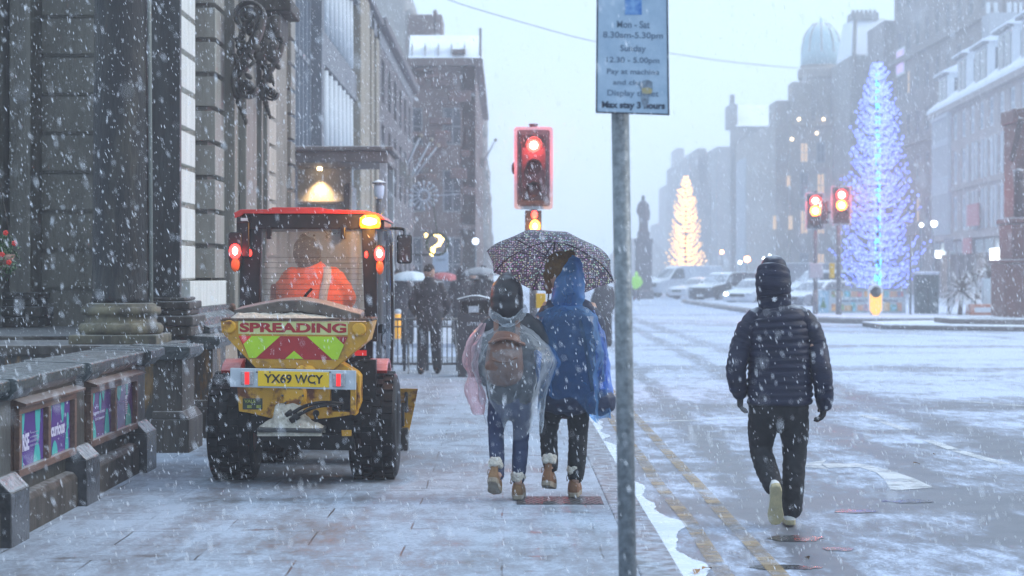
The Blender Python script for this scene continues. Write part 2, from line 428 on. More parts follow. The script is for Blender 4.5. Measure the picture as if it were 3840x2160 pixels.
m_pave = ground_mat('paving_snow', (.12, .115, .12), (.08, .08, .085), (.34, .41, .50), 'pave')
m_kerb = M('kerb_granite', (.15, .155, .165), .6, c2=(.32, .37, .44), scale=9, mixlo=.4, mixhi=.62, bump=.3, rough2=.8)
m_snow = M('settled_snow', (.60, .66, .76), .7, c2=(.42, .47, .56), scale=1.6, bump=.4, bscale=9)
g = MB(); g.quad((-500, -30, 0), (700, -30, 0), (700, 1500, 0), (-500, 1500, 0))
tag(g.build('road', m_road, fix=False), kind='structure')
# pavement on our side of the street: a slab with a real kerb step, its corner rounded at the junction
def slab(name, poly, z0, z1, mat, kind='structure'):
    b = MB(); b.prism(poly, 'z', z0, z1); return tag(b.build(name, mat), kind=kind)
corner = [(0.72 - 2.5 + 2.5 * math.cos(R(a)), 36 + 2.5 * math.sin(R(a))) for a in range(0, 91, 10)]
slab('pavement', [(-9, -5), (0.72, -5)] + corner + [(-9, 38.5)], 0.0, .10, m_pave)
kb = MB(); yy = -4.0; random.seed(3)
while yy < 36:
    ln = random.uniform(.85, 1.0); kb.bb(.722, .95, yy, yy + ln - .012, -.02, .100 + random.uniform(-.002, .003)); yy += ln
for a in range(0, 90, 15):
    c0, c1 = R(a + .4), R(a + 14.6); r0, r1 = 2.502, 2.73; cx_, cy_ = .72 - 2.5, 36
    kb.prism([(cx_ + r0 * math.cos(c0), cy_ + r0 * math.sin(c0)), (cx_ + r1 * math.cos(c0), cy_ + r1 * math.sin(c0)), (cx_ + r1 * math.cos(c1), cy_ + r1 * math.sin(c1)), (cx_ + r0 * math.cos(c1), cy_ + r0 * math.sin(c1))], 'z', -.02, .101)
tag(kb.build('kerb', m_kerb, bevel=.012), kind='structure')
slab('far_pavement', [(-40, 46), (-1.0, 46), (.5, 47.5), (.6, 75), (-1, 300), (-40, 300)], 0.0, .10, m_snow)
# melt-water lying along the kerb, bright sky reflection put into its pale colour
m_water = M('sky_bright_water', (.50, .57, .66), .05, c2=(.64, .71, .80), scale=5, mixlo=.42, mixhi=.62, rough2=.3, bump=.05)
pts_l, pts_r = [], []; random.seed(12)
N_ = 420
for i in range(N_):
    y = 7.0 + 20.0 * i / N_
    wv = .12 + .20 * mnoise.noise(V((0, y * .55, 3))) + .10 * mnoise.noise(V((0, y * 1.6, 5))) + .035 * mnoise.noise(V((0, y * 4.5, 8))) + .012 * mnoise.noise(V((0, y * 17, 8)))
    if y < 12: wv += .20 * (12 - y) / 5
    if 12.8 < y < 14.4: wv += .12 * math.sin((y - 12.8) / 1.6 * math.pi)
    pts_r.append((.953 + max(.02, wv), y, .004)); pts_l.append((.953, y, .004))
pu = MB(); pu.v = [V(q) for q in pts_l + pts_r]; pu.f = [(i, N_ + i, N_ + i + 1, i + 1) for i in range(N_ - 1)]
tag(pu.build('gutter_water', m_water, fix=False), kind='structure')
m_wet = M('wet_patch', (.02, .02, .022), .14, c2=(.06, .06, .065), scale=9, rough2=.4, bump=.1)
def blot(cx_, cy_, rx, ry, sd, z=.004, name='puddle', mat=None, jag=.35):
    n_ = 60; vs = [V((cx_, cy_, z))]
    for i in range(n_):
        a = 2 * math.pi * i / n_; k = 1 + jag * mnoise.noise(V((math.cos(a) * 1.6, math.sin(a) * 1.6, sd))) + .6 * jag * mnoise.noise(V((math.cos(a) * 5, math.sin(a) * 5, sd)))
        vs.append(V((cx_ + rx * k * math.cos(a), cy_ + ry * k * math.sin(a), z)))
    b = MB(); b.v = vs; b.f = [(0, 1 + i, 1 + (i + 1) % n_) for i in range(n_)]
    return tag(b.build(name, mat or m_wet, fix=False), kind='structure')
for i, (dx, dy, rx, ry) in enumerate([(2000, 1356, .17, .14), (2110, 1382, .10, .08), (1965, 1428, .20, .10), (2150, 1287, .16, .12), (2290, 1262, .2, .1)]):
    q = at(dx, dy, CAMZ * SC / (dy - PY)); blot(q.x, q.y, rx, ry, i + 2.0)
# painted markings, worn through and half under snow
def paint(name, c, lo, hi, sc_=7, top=1.0):
    m = M(name, c, .5); t = m.node_tree; n = t.nodes; L = t.links; p = n['Principled BSDF']
    tcn = n.new('ShaderNodeTexCoord'); a = n.new('ShaderNodeTexNoise'); a.inputs['Scale'].default_value = sc_; a.inputs['Detail'].default_value = 8; a.inputs['Roughness'].default_value = .7
    L.new(tcn.outputs['Object'], a.inputs['Vector']); r = n.new('ShaderNodeMapRange'); r.inputs[1].default_value = lo; r.inputs[2].default_value = hi; r.inputs[4].default_value = top; L.new(a.outputs[0], r.inputs[0]); L.new(r.outputs[0], p.inputs['Alpha'])
    return m
m_yel = paint('yellow_line_paint', (.34, .25, .13), .38, .62, 2.2, .78); m_wht = paint('white_line_paint', (.60, .63, .64), .28, .56, 3.2, .85)
def gp(dx, dy, z=.004):
    Y = CAMZ * SC / (dy - PY); return V((mx(dx, Y), Y, z))
for nm, x0, lab in (('yellow_line', 1.20, 0), ('yellow_line', 1.50, 1)):
    b = MB(); y = 6.0
    n_ = 120
    for i in range(n_):
        y0 = 6 + 30 * i / n_; y1 = 6 + 30 * (i + 1) / n_
        f0 = lambda y: x0 + .025 * mnoise.noise(V((lab * 9, y * .4, 0))) + (.10 if y < 0 else 0)
        b.quad((f0(y0), y0, .006), (f0(y0) + .105, y0, .006), (f0(y1) + .105, y1, .006), (f0(y1), y1, .006))
    tag(b.build(nm, m_yel, fix=False), kind='structure')
b = MB()
def strip(p, q, wd, z=.007):
    p = V(p); q = V(q); d = (q - p).normalized(); s_ = V((-d.y, d.x, 0)) * wd / 2
    b.quad(p - s_, p + s_, q + s_, q - s_)
for (x0, y0, x1, y1) in [(2332, 1108, 2400, 1132), (2408, 1135, 2528, 1169), (2170, 1045, 2215, 1058), (2222, 1062, 2278, 1082), (1610, 1062, 1760, 1058), (1780, 1057, 2010, 1048), (2420, 1010, 2576, 1022)]:
    strip(gp(x0, y0), gp(x1, y1), .12)
# the left-turn arrow
for seg_ in [[(2005, 1163), (2075, 1158), (2070, 1181)], ]:
    b.add([gp(*q) for q in [(1995, 1172), (2078, 1158), (2066, 1172), (2085, 1182)]], [(0, 3, 2, 1)])
arr = [((2066, 1167), (2082, 1178)), ((2150, 1166), (2160, 1176)), ((2190, 1172), (2205, 1190)), ((2245, 1186), (2225, 1208)), ((2300, 1205), (2240, 1232)), ((2350, 1228), (2255, 1235))]
for (a0, a1), (c0, c1) in zip(arr[:-1], arr[1:]): b.add([gp(*a0), gp(*a1), gp(*c1), gp(*c0)], [(0, 1, 2, 3)])
for v_ in b.v: v_.z = .005
tag(b.build('road_marking', m_wht), kind='structure')
# junction islands
def disc_poly(cx_, cy_, rx, ry, a0, a1, n_=18): return [(cx_ + rx * math.cos(R(a0 + (a1 - a0) * i / n_)), cy_ + ry * math.sin(R(a0 + (a1 - a0) * i / n_))) for i in range(n_ + 1)]
m_granite = M('island_kerb_stone', (.16, .145, .14), .5, c2=(.26, .24, .24), scale=8, bump=.4)
isl = disc_poly(13.2, 72, 2.6, 4.2, 180, 270) + [(60, 66.6), (60, 125)] + disc_poly(14.5, 118, 4, 7, 90, 180)
slab('traffic_island', isl, 0, .16, m_granite)
inn = disc_poly(13.4, 72.3, 2.5, 4.1, 180, 270) + [(60, 67.0), (60, 124.7)] + disc_poly(14.7, 118, 3.9, 6.6, 90, 180)
slab('island_snow', inn, .12, .20, m_snow)
# ---------------------------------------------------------------- the stone building on the left
m_dark = M('soot_stone', (.028, .024, .021), .55, c2=(.085, .075, .065), scale=2.2, stretch=(2.5, 2.5, .5), bump=.5, bscale=16, snow=.25, snowlo=.7, spec=.15)
m_stone = M('grey_sandstone', (.24, .222, .185), .6, c2=(.145, .134, .112), scale=1.8, stretch=(1.5, 1.5, .6), bump=.4, bscale=20, snow=.3, snowlo=.7)
m_pale = M('pale_sandstone', (.66, .66, .62), .55, c2=(.50, .50, .46), scale=2.5, stretch=(3, 3, .35), bump=.25, bscale=18)
m_mid = M('wet_sandstone', (.25, .23, .192), .5, c2=(.14, .128, .108), scale=2.6, stretch=(2.5, 2.5, .4), bump=.35, bscale=18)
m_cap = M('wet_coping_stone', (.026, .032, .033), .2, c2=(.06, .072, .075), scale=7, bump=.5, bscale=40, snow=.18, snowlo=.6, rough2=.3)
m_moss = M('mossy_stone', (.045, .04, .028), .5, c2=(.15, .13, .075), scale=5, stretch=(1, 1, .6), mixlo=.4, mixhi=.62, bump=.6, bscale=26, snow=.2, snowlo=.7)
m_rust = M('iron_stained_stone', (.045, .04, .035), .3, c2=(.25, .14, .05), scale=4.5, stretch=(2.2, 2.2, .5), mixlo=.48, mixhi=.62, bump=.6, bscale=22, rough2=.2)
m_tanb = M('tan_sandstone', (.30, .235, .17), .55, c2=(.2, .16, .12), scale=3, stretch=(2, 2, .4), bump=.3, bscale=18)
ZP = .10
# low street wall in front of the basement area
wl = thing('low_stone_wall', 'low dark stone wall with a wet coping and purple poster cases along the pavement', 'wall', (-3.1, 13.5, ZP))
peds = [9.9, 11.85, 13.95, 16.25]
b = MB(); b.bb(-3.28, -3.03, 8.0, 16.75, ZP - .05, .964)
b.build('wall_panel', M('wall_panel_stone', (.022, .022, .020), .35, c2=(.055, .055, .048), scale=2.4, stretch=(1, 1, .6), bump=.35, bscale=14, rough2=.5), wl)
b = MB()
y0 = 8.0
for p in peds + [99]:
    y1 = min(p - .18, 16.75)
    if y1 > y0:
        b.prism([(-3.031, ZP - .03), (-2.945, ZP - .03), (-2.945, .30), (-2.975, .335), (-3.031, .345)], 'y', y0, y1)
    y0 = p + .18
b.build('plinth', m_dark, wl, bevel=.008)
for p in peds:
    q = MB(); q.bb(-3.29, -2.975, p - .14, p + .14, ZP, .961)
    q.build('pier', M('pier_stone', (.09, .092, .085), .45, c2=(.035, .035, .032), scale=3, stretch=(1, 1, .5), bump=.4, bscale=16), wl, bevel=.006)
    q = MB(); q.bb(-3.3, -2.88, p - .22, p + .22, ZP - .03, .42)
    q.prism([(-3.30, .42), (-2.88, .42), (-2.90, .435), (-2.965, .505), (-3.29, .51)], 'y', p - .222, p + .222)
    q.build('pier_base', M('wet_base_stone', (.03, .03, .032), .2, c2=(.08, .08, .085), scale=6, bump=.4, bscale=20, snow=.28, snowlo=.42), wl, bevel=.008)
b = MB(); b.prism([(-3.30, .965), (-2.955, .965), (-2.90, 1.01), (-2.885, 1.018), (-2.885, 1.075), (-2.9, 1.085), (-3.31, 1.10), (-3.31, .97)], 'y', 8.0, 16.9)
for p in peds: b.prism([(-3.31, .962), (-2.90, .962), (-2.86, 1.01), (-2.845, 1.02), (-2.845, 1.08), (-2.865, 1.092), (-3.33, 1.106), (-3.33, .97)], 'y', p - .24, p + .24)
b.build('coping', m_cap, wl, bevel=.006)
b = MB(); b.prism([(-3.033, .93), (-2.985, .93), (-2.96, .964), (-3.033, .964)], 'y', 8.0, 16.72); b.build('coping_moulding', m_dark, wl)
# poster cases fixed to the wall (each pair in one wooden case)
m_wood = M('brown_case_wood', (.10, .055, .045), .35, c2=(.17, .10, .07), scale=9, stretch=(4, .6, 4), bump=.3, snow=.3, snowlo=.6)
m_pur = M('purple_poster', (.085, .045, .21), .18, c2=(.11, .06, .25), scale=2)
m_teal = M('teal_print', (.07, .40, .38), .25); m_ink = M('white_print', (.55, .53, .68), .3); m_ink2 = M('faint_print', (.36, .33, .5), .3)
def spike(mb, X, yc, z0, z1, wd, up):
    n_ = 14; vs = []
    for i in range(n_ + 1):
        t = i / n_; hw = wd / 2 * (math.sin(math.pi * (t * .5 + .5)) ** .6 if t < 1 else 0)
        z = z0 + (z1 - z0) * t
        vs += [V((X, yc - hw, z)), V((X, yc + hw, z))]
    mb.add(vs, [(2 * i, 2 * i + 1, 2 * i + 3, 2 * i + 2) for i in range(n_)])
cases = [(12.10, 13.72, [0, 1]), (14.20, 16.02, [2, 3])]
for ci, (ya, yb, ids) in enumerate(cases):
    lab = ['brown wooden poster case on the low wall with the word curious on its purple poster', 'brown wooden poster case on the low wall, the farther one, nearest the wall end'][ci]
    t = thing('poster_case', lab, 'poster case', (-3.0, (ya + yb) / 2, .5), 'poster cases on the low wall')
    b = MB(); b.bb(-3.031, -2.99, ya, yb, .46, .90)
    b.build('back_board', m_wood, t)
    b = MB(); ym = (ya + yb) / 2
    b.bb(-2.989, -2.95, ya, yb, .46, .508); b.bb(-2.989, -2.95, ya, yb, .845, .895)
    for yq, hw in ((ya + .03, .03), (ym, .035), (yb - .03, .03)): b.bb(-2.9885, -2.948, yq - hw, yq + hw, .509, .844)
    b.build('case_frame', m_wood, t, bevel=.004)
    b = MB(); b.prism([(-3.03, .897), (-2.90, .897), (-2.895, .915), (-3.03, .955)], 'y', ya - .05, ym - .005); b.prism([(-3.03, .897), (-2.90, .897), (-2.895, .915), (-3.03, .955)], 'y', ym + .005, yb + .05)
    b.build('case_hood', m_wood, t, bevel=.004)
    for k, idx in enumerate(ids):
        pa, pb = (ya + .06, ym - .035) if k == 0 else (ym + .035, yb - .06)
        p = MB(); p.bb(-2.9885, -2.985, pa, pb, .509, .844); po = p.build('poster', m_pur, t)
        w_ = pb - pa; X = -2.983; tl = MB(); zb, zt = .510, .843
        if idx == 0:
            spike(tl, X, pa + .16 * w_, zt, .66, .26 * w_, 0); spike(tl, X, pa + .78 * w_, zt, .62, .2 * w_, 0); spike(tl, X, pa + .11 * w_, .66, .52, .0, 0); spike(tl, X, pa + .75 * w_, zb, .64, .26 * w_, 1); spike(tl, X, pa + .17 * w_, zb, .60, .12 * w_, 1)
            tl.ell((X, pa + .09 * w_, .66), (.0006, .06 * w_, .08))
        elif idx == 1:
            spike(tl, X, pa + .12 * w_, zt, .60, .22 * w_, 0); spike(tl, X, pa + .68 * w_, zt, .70, .15 * w_, 0); spike(tl, X, pa + .35 * w_, zb, .60, .24 * w_, 1); spike(tl, X, pa + .86 * w_, zb, .66, .14 * w_, 1); tl.ell((X, pa + .90 * w_, .70), (.0006, .05 * w_, .06))
        elif idx == 2:
            spike(tl, X, pa + .16 * w_, zt, .72, .24 * w_, 0); spike(tl, X, pa + .65 * w_, zt, .76, .12 * w_, 0); tl.ell((X, pa + .52 * w_, .76), (.0006, .05 * w_, .07)); spike(tl, X, pa + .2 * w_, zb, .65, .28 * w_, 1); spike(tl, X, pa + .82 * w_, zb, .70, .22 * w_, 1)
        else:
            spike(tl, X, pa + .3 * w_, zt, .72, .24 * w_, 0); spike(tl, X, pa + .7 * w_, zt, .72, .12 * w_, 0); spike(tl, X, pa + .14 * w_, zb, .68, .18 * w_, 1); spike(tl, X, pa + .78 * w_, zb, .68, .3 * w_, 1)
        tl.build('teal_shapes', m_teal, po, fix=False)
        yc = (pa + pb) / 2
        if idx == 0:
            text('RSE', 'lettering', m_ink, po, (X + .001, pa + .33 * w_, .655), .1, '+x', width=.24 * w_, height=.11, bold=.004)
            for j, s_ in enumerate(['The Royal Society', 'of Edinburgh', 'KNOWLEDGE', 'MADE USEFUL']): text(s_, 'small_print', m_ink2, po, (X + .001, pa + .64 * w_, .70 - .026 * j), .02, '+x', width=.3 * w_, height=.013)
        elif idx == 1:
            text('curious', 'lettering', m_ink, po, (X + .001, pa + .48 * w_, .67), .1, '+x', width=.56 * w_, height=.085, bold=.004)
        elif idx == 2:
            text('A summer of events', 'lettering', m_ink, po, (X + .001, pa + .46 * w_, .69), .05, '+x', width=.52 * w_, height=.028, bold=.001); text('12-15 September', 'lettering', m_ink, po, (X + .001, pa + .5 * w_, .64), .05, '+x', width=.4 * w_, height=.026, bold=.001)
        else:
            text('rse.org.uk/events', 'lettering', m_ink2, po, (X + .001, pa + .36 * w_, .70), .05, '+x', width=.4 * w_, height=.022, bold=.001)
            q = MB(); random.seed(5)
            for j in range(9): q.bb(X, X + .0008, pa + .62 * w_, pa + .62 * w_ + .12 * w_ * random.uniform(.4, 1), .60 + j * .017, .60 + j * .017 + .011)
            q.build('small_print', m_ink, po)
# the building itself
bl = thing('stone_building', 'tall soot-dark classical stone building with column, banded piers and carved brackets', 'building', (-3.6, 19, ZP))
XF = -3.18
def courses(mb, x0, x1, y0, y1, zs, ch, gap=.045, inset=.05, z1=9.2, face='both'):
    z = zs
    while z < z1:
        mb.bb(x0, x1, y0, y1, z, z + ch - gap)
        mb.bb(x0 - .0, x1 - inset, y0 + inset, y1 - inset * .2, z + ch - gap, z + ch); z += ch
# podium blocks behind the low wall
b = MB(); b.bb(-9, -3.14, 18.02, 30.5, ZP - .1, .96); b.build('podium', m_rust, bl)
b = MB(); b.bb(-9.1, -3.08, 17.95, 19.40, .961, 1.06); b.bb(-9.1, -2.98, 19.45, 30.6, .961, 1.10); b.build('podium_cornice', m_dark, bl, bevel=.02)
for (px0, px1, py0, py1, zt, mm) in [(-3.16, -2.90, 17.9, 18.6, .93, m_dark), (-3.10, -2.86, 19.5, 20.4, .97, m_rust)]:
    q = MB(); q.bb(px0, px1, py0, py1, ZP - .02, zt); q.build('pedestal_shaft', mm, bl, bevel=.006)
    q = MB(); q.bb(px0 - .03, px1 + .07, py0 - .07, py1 + .05, ZP - .03, .40); q.prism([(px0, .40), (px1 + .068, .40), (px1 + .01, .47), (px0, .47)], 'y', py0 - .068, py1 + .045)
    q.build('pedestal_base', m_dark, bl, bevel=.01)
    q = MB(); q.prism([(px0 - .2, zt + .002), (px1 + .03, zt + .002), (px1 + .08, zt + .05), (px1 + .08, zt + .12), (px0 - .2, zt + .14)], 'y', py0 - .08, py1 + .06)
    q.build('pedestal_cap', m_cap, bl, bevel=.008)
# basement-area wall further along, tan
b = MB(); b.bb(-3.4, -3.03, 20.6, 31, ZP - .05, .95); b.build('area_wall', m_tanb, bl)
# engaged column with attic base
cx0, cy0 = -3.575, 18.55
zb = 1.06
b = MB(); b.bb(cx0 - .40, cx0 + .40, cy0 - .42, cy0 + .42, zb, zb + .085); b.build('column_plinth', m_moss, bl, bevel=.01)
b = MB(); z = zb + .086
b.lathe([(.37, z), (.39, z + .03), (.39, z + .07), (.365, z + .10), (.335, z + .105), (.325, z + .14), (.33, z + .175), (.36, z + .18), (.372, z + .21), (.36, z + .25), (.325, z + .26), (.325, z + .275), (.29, z + .29)], (cx0, cy0, 0), seg=48)
b.build('column_base', m_moss, bl, smooth=True)
b = MB(); b.lathe([(.285, z + .291), (.268, z + .34), (.264, z + .6), (.258, z + 1.6), (.245, z + 3), (.225, z + 4.5), (.215, z + 6)], (cx0, cy0, 0), seg=48)
b.build('column_shaft', M('wet_black_column', (.007, .007, .008), .5, c2=(.05, .043, .03), scale=2.4, stretch=(2, 2, .45), mixlo=.5, mixhi=.72, bump=.7, bscale=24, rough2=.25), bl, smooth=True)
b = MB(); b.rod((cx0 + .285, cy0 - .03, z + .30), (cx0 + .235, cy0 - .03, 9), .02, 8); b.build('column_edge_highlight', M('sky_lit_edge', (.26, .28, .25), .5), bl, smooth=True)  # sky light on the column's right edge, put in as a pale rod
# pilaster and its base right of the column
b = MB(); b.bb(-3.62, -3.16, 19.36, 19.46, 1.10, 9.2)
b.build('pilaster', M('sooty_pilaster', (.022, .022, .022), .5, c2=(.06, .061, .060), scale=2.5, stretch=(2, 2, .4), bump=.5), bl)
b = MB()
for (e, za, zc) in ((.10, 1.10, 1.20), (.12, 1.20, 1.30), (.06, 1.30, 1.36), (.085, 1.36, 1.44), (.03, 1.44, 1.48)): b.bb(-3.62, -3.14 + e, 19.38 - e, 20.0 + e, za, zc - .004)
b.build('pilaster_base', m_dark, bl, bevel=.02, bseg=3)
# inner wall of the porch facing us, with deep double joints
b = MB(); z = 1.10
while z < 9.2:
    b.bb(-5.35, -4.3, 23, 23.6, z, z + .40); b.bb(-5.35, -4.3, 23.06, 23.6, z + .40, z + .425); b.bb(-5.34, -4.3, 23.03, 23.6, z + .425, z + .45); z += .45
b.build('porch_wall', m_stone, bl)
b = MB(); b.bb(-5.60, -5.36, 22.5, 23.6, 1.1, 9.2); b.bb(-5.82, -5.66, 21.8, 23, 1.1, 9.2); b.bb(-6.6, -5.95, 21.4, 23, 1.1, 9.2); b.bb(-9, -6.6, 22.2, 23.4, 1.1, 9.2)
b.build('porch_jamb', m_mid, bl, bevel=.01)
b = MB(); b.bb(-9.2, -3.5, 23.62, 24.4, .9, 9.3); b.bb(-5.655, -5.605, 22.9, 23.2, 1.1, 9.2); b.build('wall', m_dark, bl)
b = MB()
for (e, za, zc) in ((.10, 1.10, 1.22), (.13, 1.22, 1.34), (.06, 1.34, 1.42), (.09, 1.42, 1.50)): b.bb(-5.62 - e, -5.34 + e, 22.5 - e, 23.2, za, zc - .004); b.bb(-6.6 - e, -5.93 + e, 21.4 - e, 22.2, za, zc - .004)
b.build('porch_base', m_dark, bl, bevel=.02, bseg=3)
# banded piers on the street face
def pier(x0, x1, y0, y1, zs, ch, mat, gap=.055, inset=.10, name='banded_pier', z1=9.2):
    b = MB(); z = zs
    while z < z1:
        b.bb(x0, x1, y0, y1, z, z + ch - gap); b.bb(x0 + .001, x1 - inset, y0 + inset, y1 - .001, z + ch - gap, z + ch); z += ch
    return b.build(name, mat, bl, bevel=.006)
pier(-3.55, XF, 19.48, 20.45, 1.66, .378, m_pale)
b = MB(); b.bb(-3.6, XF + .002, 20.12, 22.72, 1.36, 1.63); b.build('base_course', m_pale, bl, bevel=.006)
b = MB(); b.prism([(-3.6, 1.105), (-2.98, 1.105), (-2.98, 1.16), (-3.03, 1.18), (-3.05, 1.25), (-3.14, 1.30), (-3.15, 1.355), (-3.6, 1.355)], 'y', 20.12, 23.0); b.build('plinth_moulding', m_cap, bl)
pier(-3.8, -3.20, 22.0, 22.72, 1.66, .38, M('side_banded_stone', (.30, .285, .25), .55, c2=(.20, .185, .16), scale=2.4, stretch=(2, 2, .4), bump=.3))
b = MB(); b.bb(-3.6, -3.42, 20.45, 22.0, 1.64, 9.2); b.bb(-3.9, -3.35, 22.72, 26.5, 1.2, 9.2); b.build('recess_wall', m_mid, bl)
# the door surround: stepped mouldings under two carved brackets
b = MB(); b.bb(-3.5, -3.09, 22.80, 23.1, 1.2, 9.2); b.bb(-3.5, -3.0, 23.12, 23.25, 1.2, 9.2); b.bb(-3.5, -3.05, 23.27, 24.5, 1.2, 9.2); b.bb(-3.5, -3.0, 24.6, 24.72, 1.2, 9.2); b.bb(-3.5, -2.955, 24.8, 25.0, 1.2, 9.2)
b.build('door_surround', m_mid, bl, bevel=.012)
pier(-3.6, -3.18, 26.55, 27.7, 1.2, .38, M('tan_banded_stone', (.44, .40, .33), .55, c2=(.32, .29, .24), scale=3, stretch=(2, 2, .4), bump=.3))
pier(-3.7, -3.22, 30.0, 30.6, 1.1, .38, m_mid)
b = MB(); b.bb(-3.9, -3.5, 25.0, 31.0, 1.0, 9.2); b.bb(-3.55, -3.28, 27.7, 30.0, 1.0, 9.2); b.build('recess_wall', m_stone, bl)
def console(xc, yc, zt, s_, name='carved_bracket'):
    """a scrolled bracket: volutes joined by an S band, with leaf lobes"""
    b = MB()
    def spiral(cx_, cz, r0, turns, wd, dirn=1):
        pts = []; n_ = int(turns * 16)
        for i in range(n_ + 1):
            a = dirn * 2 * math.pi * i / 16; r = r0 * (1 - .82 * i / n_); pts.append((cx_ + r * math.cos(a), yc, cz + r * math.sin(a)))
        b.tube(pts, [(wd, .16 * s_)] * len(pts), seg=8, sub=1, ref=(0, 1, 0)); b.rod((cx_, yc - .15 * s_, cz), (cx_, yc + .1 * s_, cz), r0 * .22, 10)
    spiral(xc + .05 * s_, zt - .10 * s_, .20 * s_, 2.2, .026 * s_)
    spiral(xc + .03 * s_, zt - .98 * s_, .125 * s_, 2, .02 * s_, -1)
    spiral(xc - .02 * s_, zt - .72 * s_, .08 * s_, 1.6, .017 * s_, 1)
    b.tube([(xc + .22 * s_, yc, zt - .12 * s_), (xc + .16 * s_, yc, zt - .35 * s_), (xc + .0 * s_, yc, zt - .62 * s_), (xc - .12 * s_, yc, zt - .85 * s_), (xc - .09 * s_, yc, zt - 1.08 * s_)], [(.05 * s_, .15 * s_)] * 5, seg=10, sub=5)
    b.tube([(xc + .14 * s_, yc - .02, zt - .2 * s_), (xc + .06 * s_, yc - .02, zt - .45 * s_), (xc - .1 * s_, yc - .02, zt - .7 * s_)], [(.02 * s_, .17 * s_)] * 3, seg=8, sub=5)
    random.seed(int(abs(zt * 100)))
    for i in range(26):
        t = random.random(); a = random.uniform(-.12, .12) * s_
        c = V((xc + .12 * s_ - .2 * s_ * t + a, yc - random.uniform(.02, .16) * s_, zt - .2 * s_ - .75 * s_ * t + random.uniform(-.05, .05) * s_))
        b.ell(c, (.04 * s_ * random.uniform(.6, 1.3), .05 * s_, .075 * s_ * random.uniform(.6, 1.3)), 8, 6, rot=(0, random.uniform(-1, 1), 0))
    for i in range(5): b.ell((xc - .06 * s_ + .02 * i * s_, yc - .05 * s_, zt - 1.15 * s_ - .06 * i * s_), (.05 * s_ * (1 - .12 * i), .06 * s_, .05 * s_), 8, 6)
    return b.build(name, m_dark, bl, smooth=True)
console(mx(618, 22.7), 22.62, mz(22, 22.6), .92)
console(mx(680, 24.6), 24.5, mz(95, 24.5), .70)
b = MB(); b.bb(-3.3, mx(712, 24.6), 24.3, 25.2, mz(100, 24.6), mz(40, 24.6)); b.bb(-3.3, mx(740, 24.6), 24.2, 25.3, mz(38, 24.6), mz(5, 24.6)); b.build('door_cornice', m_dark, bl, bevel=.02)
b = MB()
for i in range(40):
    random.seed(i); b.ell((mx(665 + random.uniform(-22, 30), 24.4), 24.25, mz(random.uniform(55, 150), 24.4)), (.07, .1, .09), 8, 6, rot=(0, random.random(), 0))
b.build('carved_leaf', m_dark, bl, smooth=True)
# hanging basket at the near left
t = thing('flower_basket', 'leafy green hanging basket with red flowers beside the dark stone porch', 'flower basket', (mx(-6, 12.5), 12.5, mz(640, 12.5)))
b = MB(); random.seed(4)
for i in range(900):
    a = V((random.gauss(0, 1), random.gauss(0, 1), random.gauss(0, 1))).normalized() * random.uniform(.03, .15) ; a.z *= 1.1; a.z -= .05 if a.length > .1 else 0
    c = V((mx(-6, 12.5), 12.5, mz(625, 12.5))) + a; m_ = Euler((random.uniform(0, 6), random.uniform(0, 6), random.uniform(0, 6))).to_matrix(); s_ = random.uniform(.008, .016)
    b.add([c + m_ @ V(q) * s_ for q in ((-1, 0, 0), (0, -.5, .1), (1, 0, 0), (0, .5, .1))], [(0, 1, 2, 3)])
b.build('foliage', M('basket_leaf', (.03, .07, .03), .5, c2=(.07, .12, .05), scale=20), t, fix=False)
b = MB()
for (dx, dy) in ((36, 612), (14, 586), (5, 640), (22, 660), (-10, 600)):
    for k in range(5): b.ell(at(dx, dy, 12.36) + V((.009 * math.cos(k * 1.26), 0, .009 * math.sin(k * 1.26))), (.009, .006, .009), 7, 5)
b.build('flower', M('red_petal', (.55, .03, .02), .5), t, smooth=True)
b = MB(); b.lathe([(.02, mz(680, 12.5)), (.08, mz(665, 12.5)), (.11, mz(640, 12.5))], (mx(-6, 12.5), 12.5, 0), seg=20); b.build('basket', m_wood, t, smooth=True)
b = MB(); top = (mx(-6, 12.5), 12.5, mz(430, 12.5))
for k in range(3): b.rod((mx(-6, 12.5) + .1 * math.cos(k * 2.1), 12.5 + .1 * math.sin(k * 2.1), mz(640, 12.5)), top, .003, 5)
b.rod(top, (top[0] - .5, 12.5, top[2] + .02), .012, 6); b.build('chain', m_dark, t)
# ---------------------------------------------------------------- the street beyond, left side
g_dark = M('dark_glass', (.03, .04, .055), .06, c2=(.07, .09, .12), scale=1.2)
g_pale = M('curtained_glass', (.30, .37, .44), .12, c2=(.16, .2, .26), scale=.9, stretch=(3, 3, .4))
g_lit = M('lit_glass', (.5, .4, .2), .4, emis=(1.0, .60, .32), es=.5)
g_lit2 = M('lit_shopfront', (.5, .45, .3), .4, emis=(1.0, .80, .52), es=1.0)
f_white = M('white_window_frame', (.62, .66, .70), .5)
f_grey = M('grey_window_frame', (.22, .24, .27), .5)
w_brown = M('brown_stone_wall', (.12, .092, .088), .8, c2=(.19, .145, .135), scale=.9, bump=.3, bscale=6)
w_grey = M('grey_stone_wall', (.15, .14, .135), .8, c2=(.25, .235, .215), scale=.7, bump=.3, bscale=6)
w_beige = M('beige_stone_wall', (.30, .255, .21), .8, c2=(.22, .19, .16), scale=.7)
w_pale = M('pale_stone_wall', (.34, .36, .38), .8, c2=(.27, .28, .30), scale=.7)
w_tan = M('tan_stone_column', (.30, .26, .20), .7, c2=(.22, .19, .15), scale=1.5, stretch=(3, 3, .3))
roofsnow = M('snowy_roof', (.85, .89, .94), .7, c2=(.72, .77, .84), scale=.8, stretch=(1, 1, 1))
lead = M('lead_dome', (.24, .40, .44), .5, c2=(.34, .50, .54), scale=.5, snow=.5)
def bld(name, label, loc, group=None): return thing(name, label, 'building', loc, group)
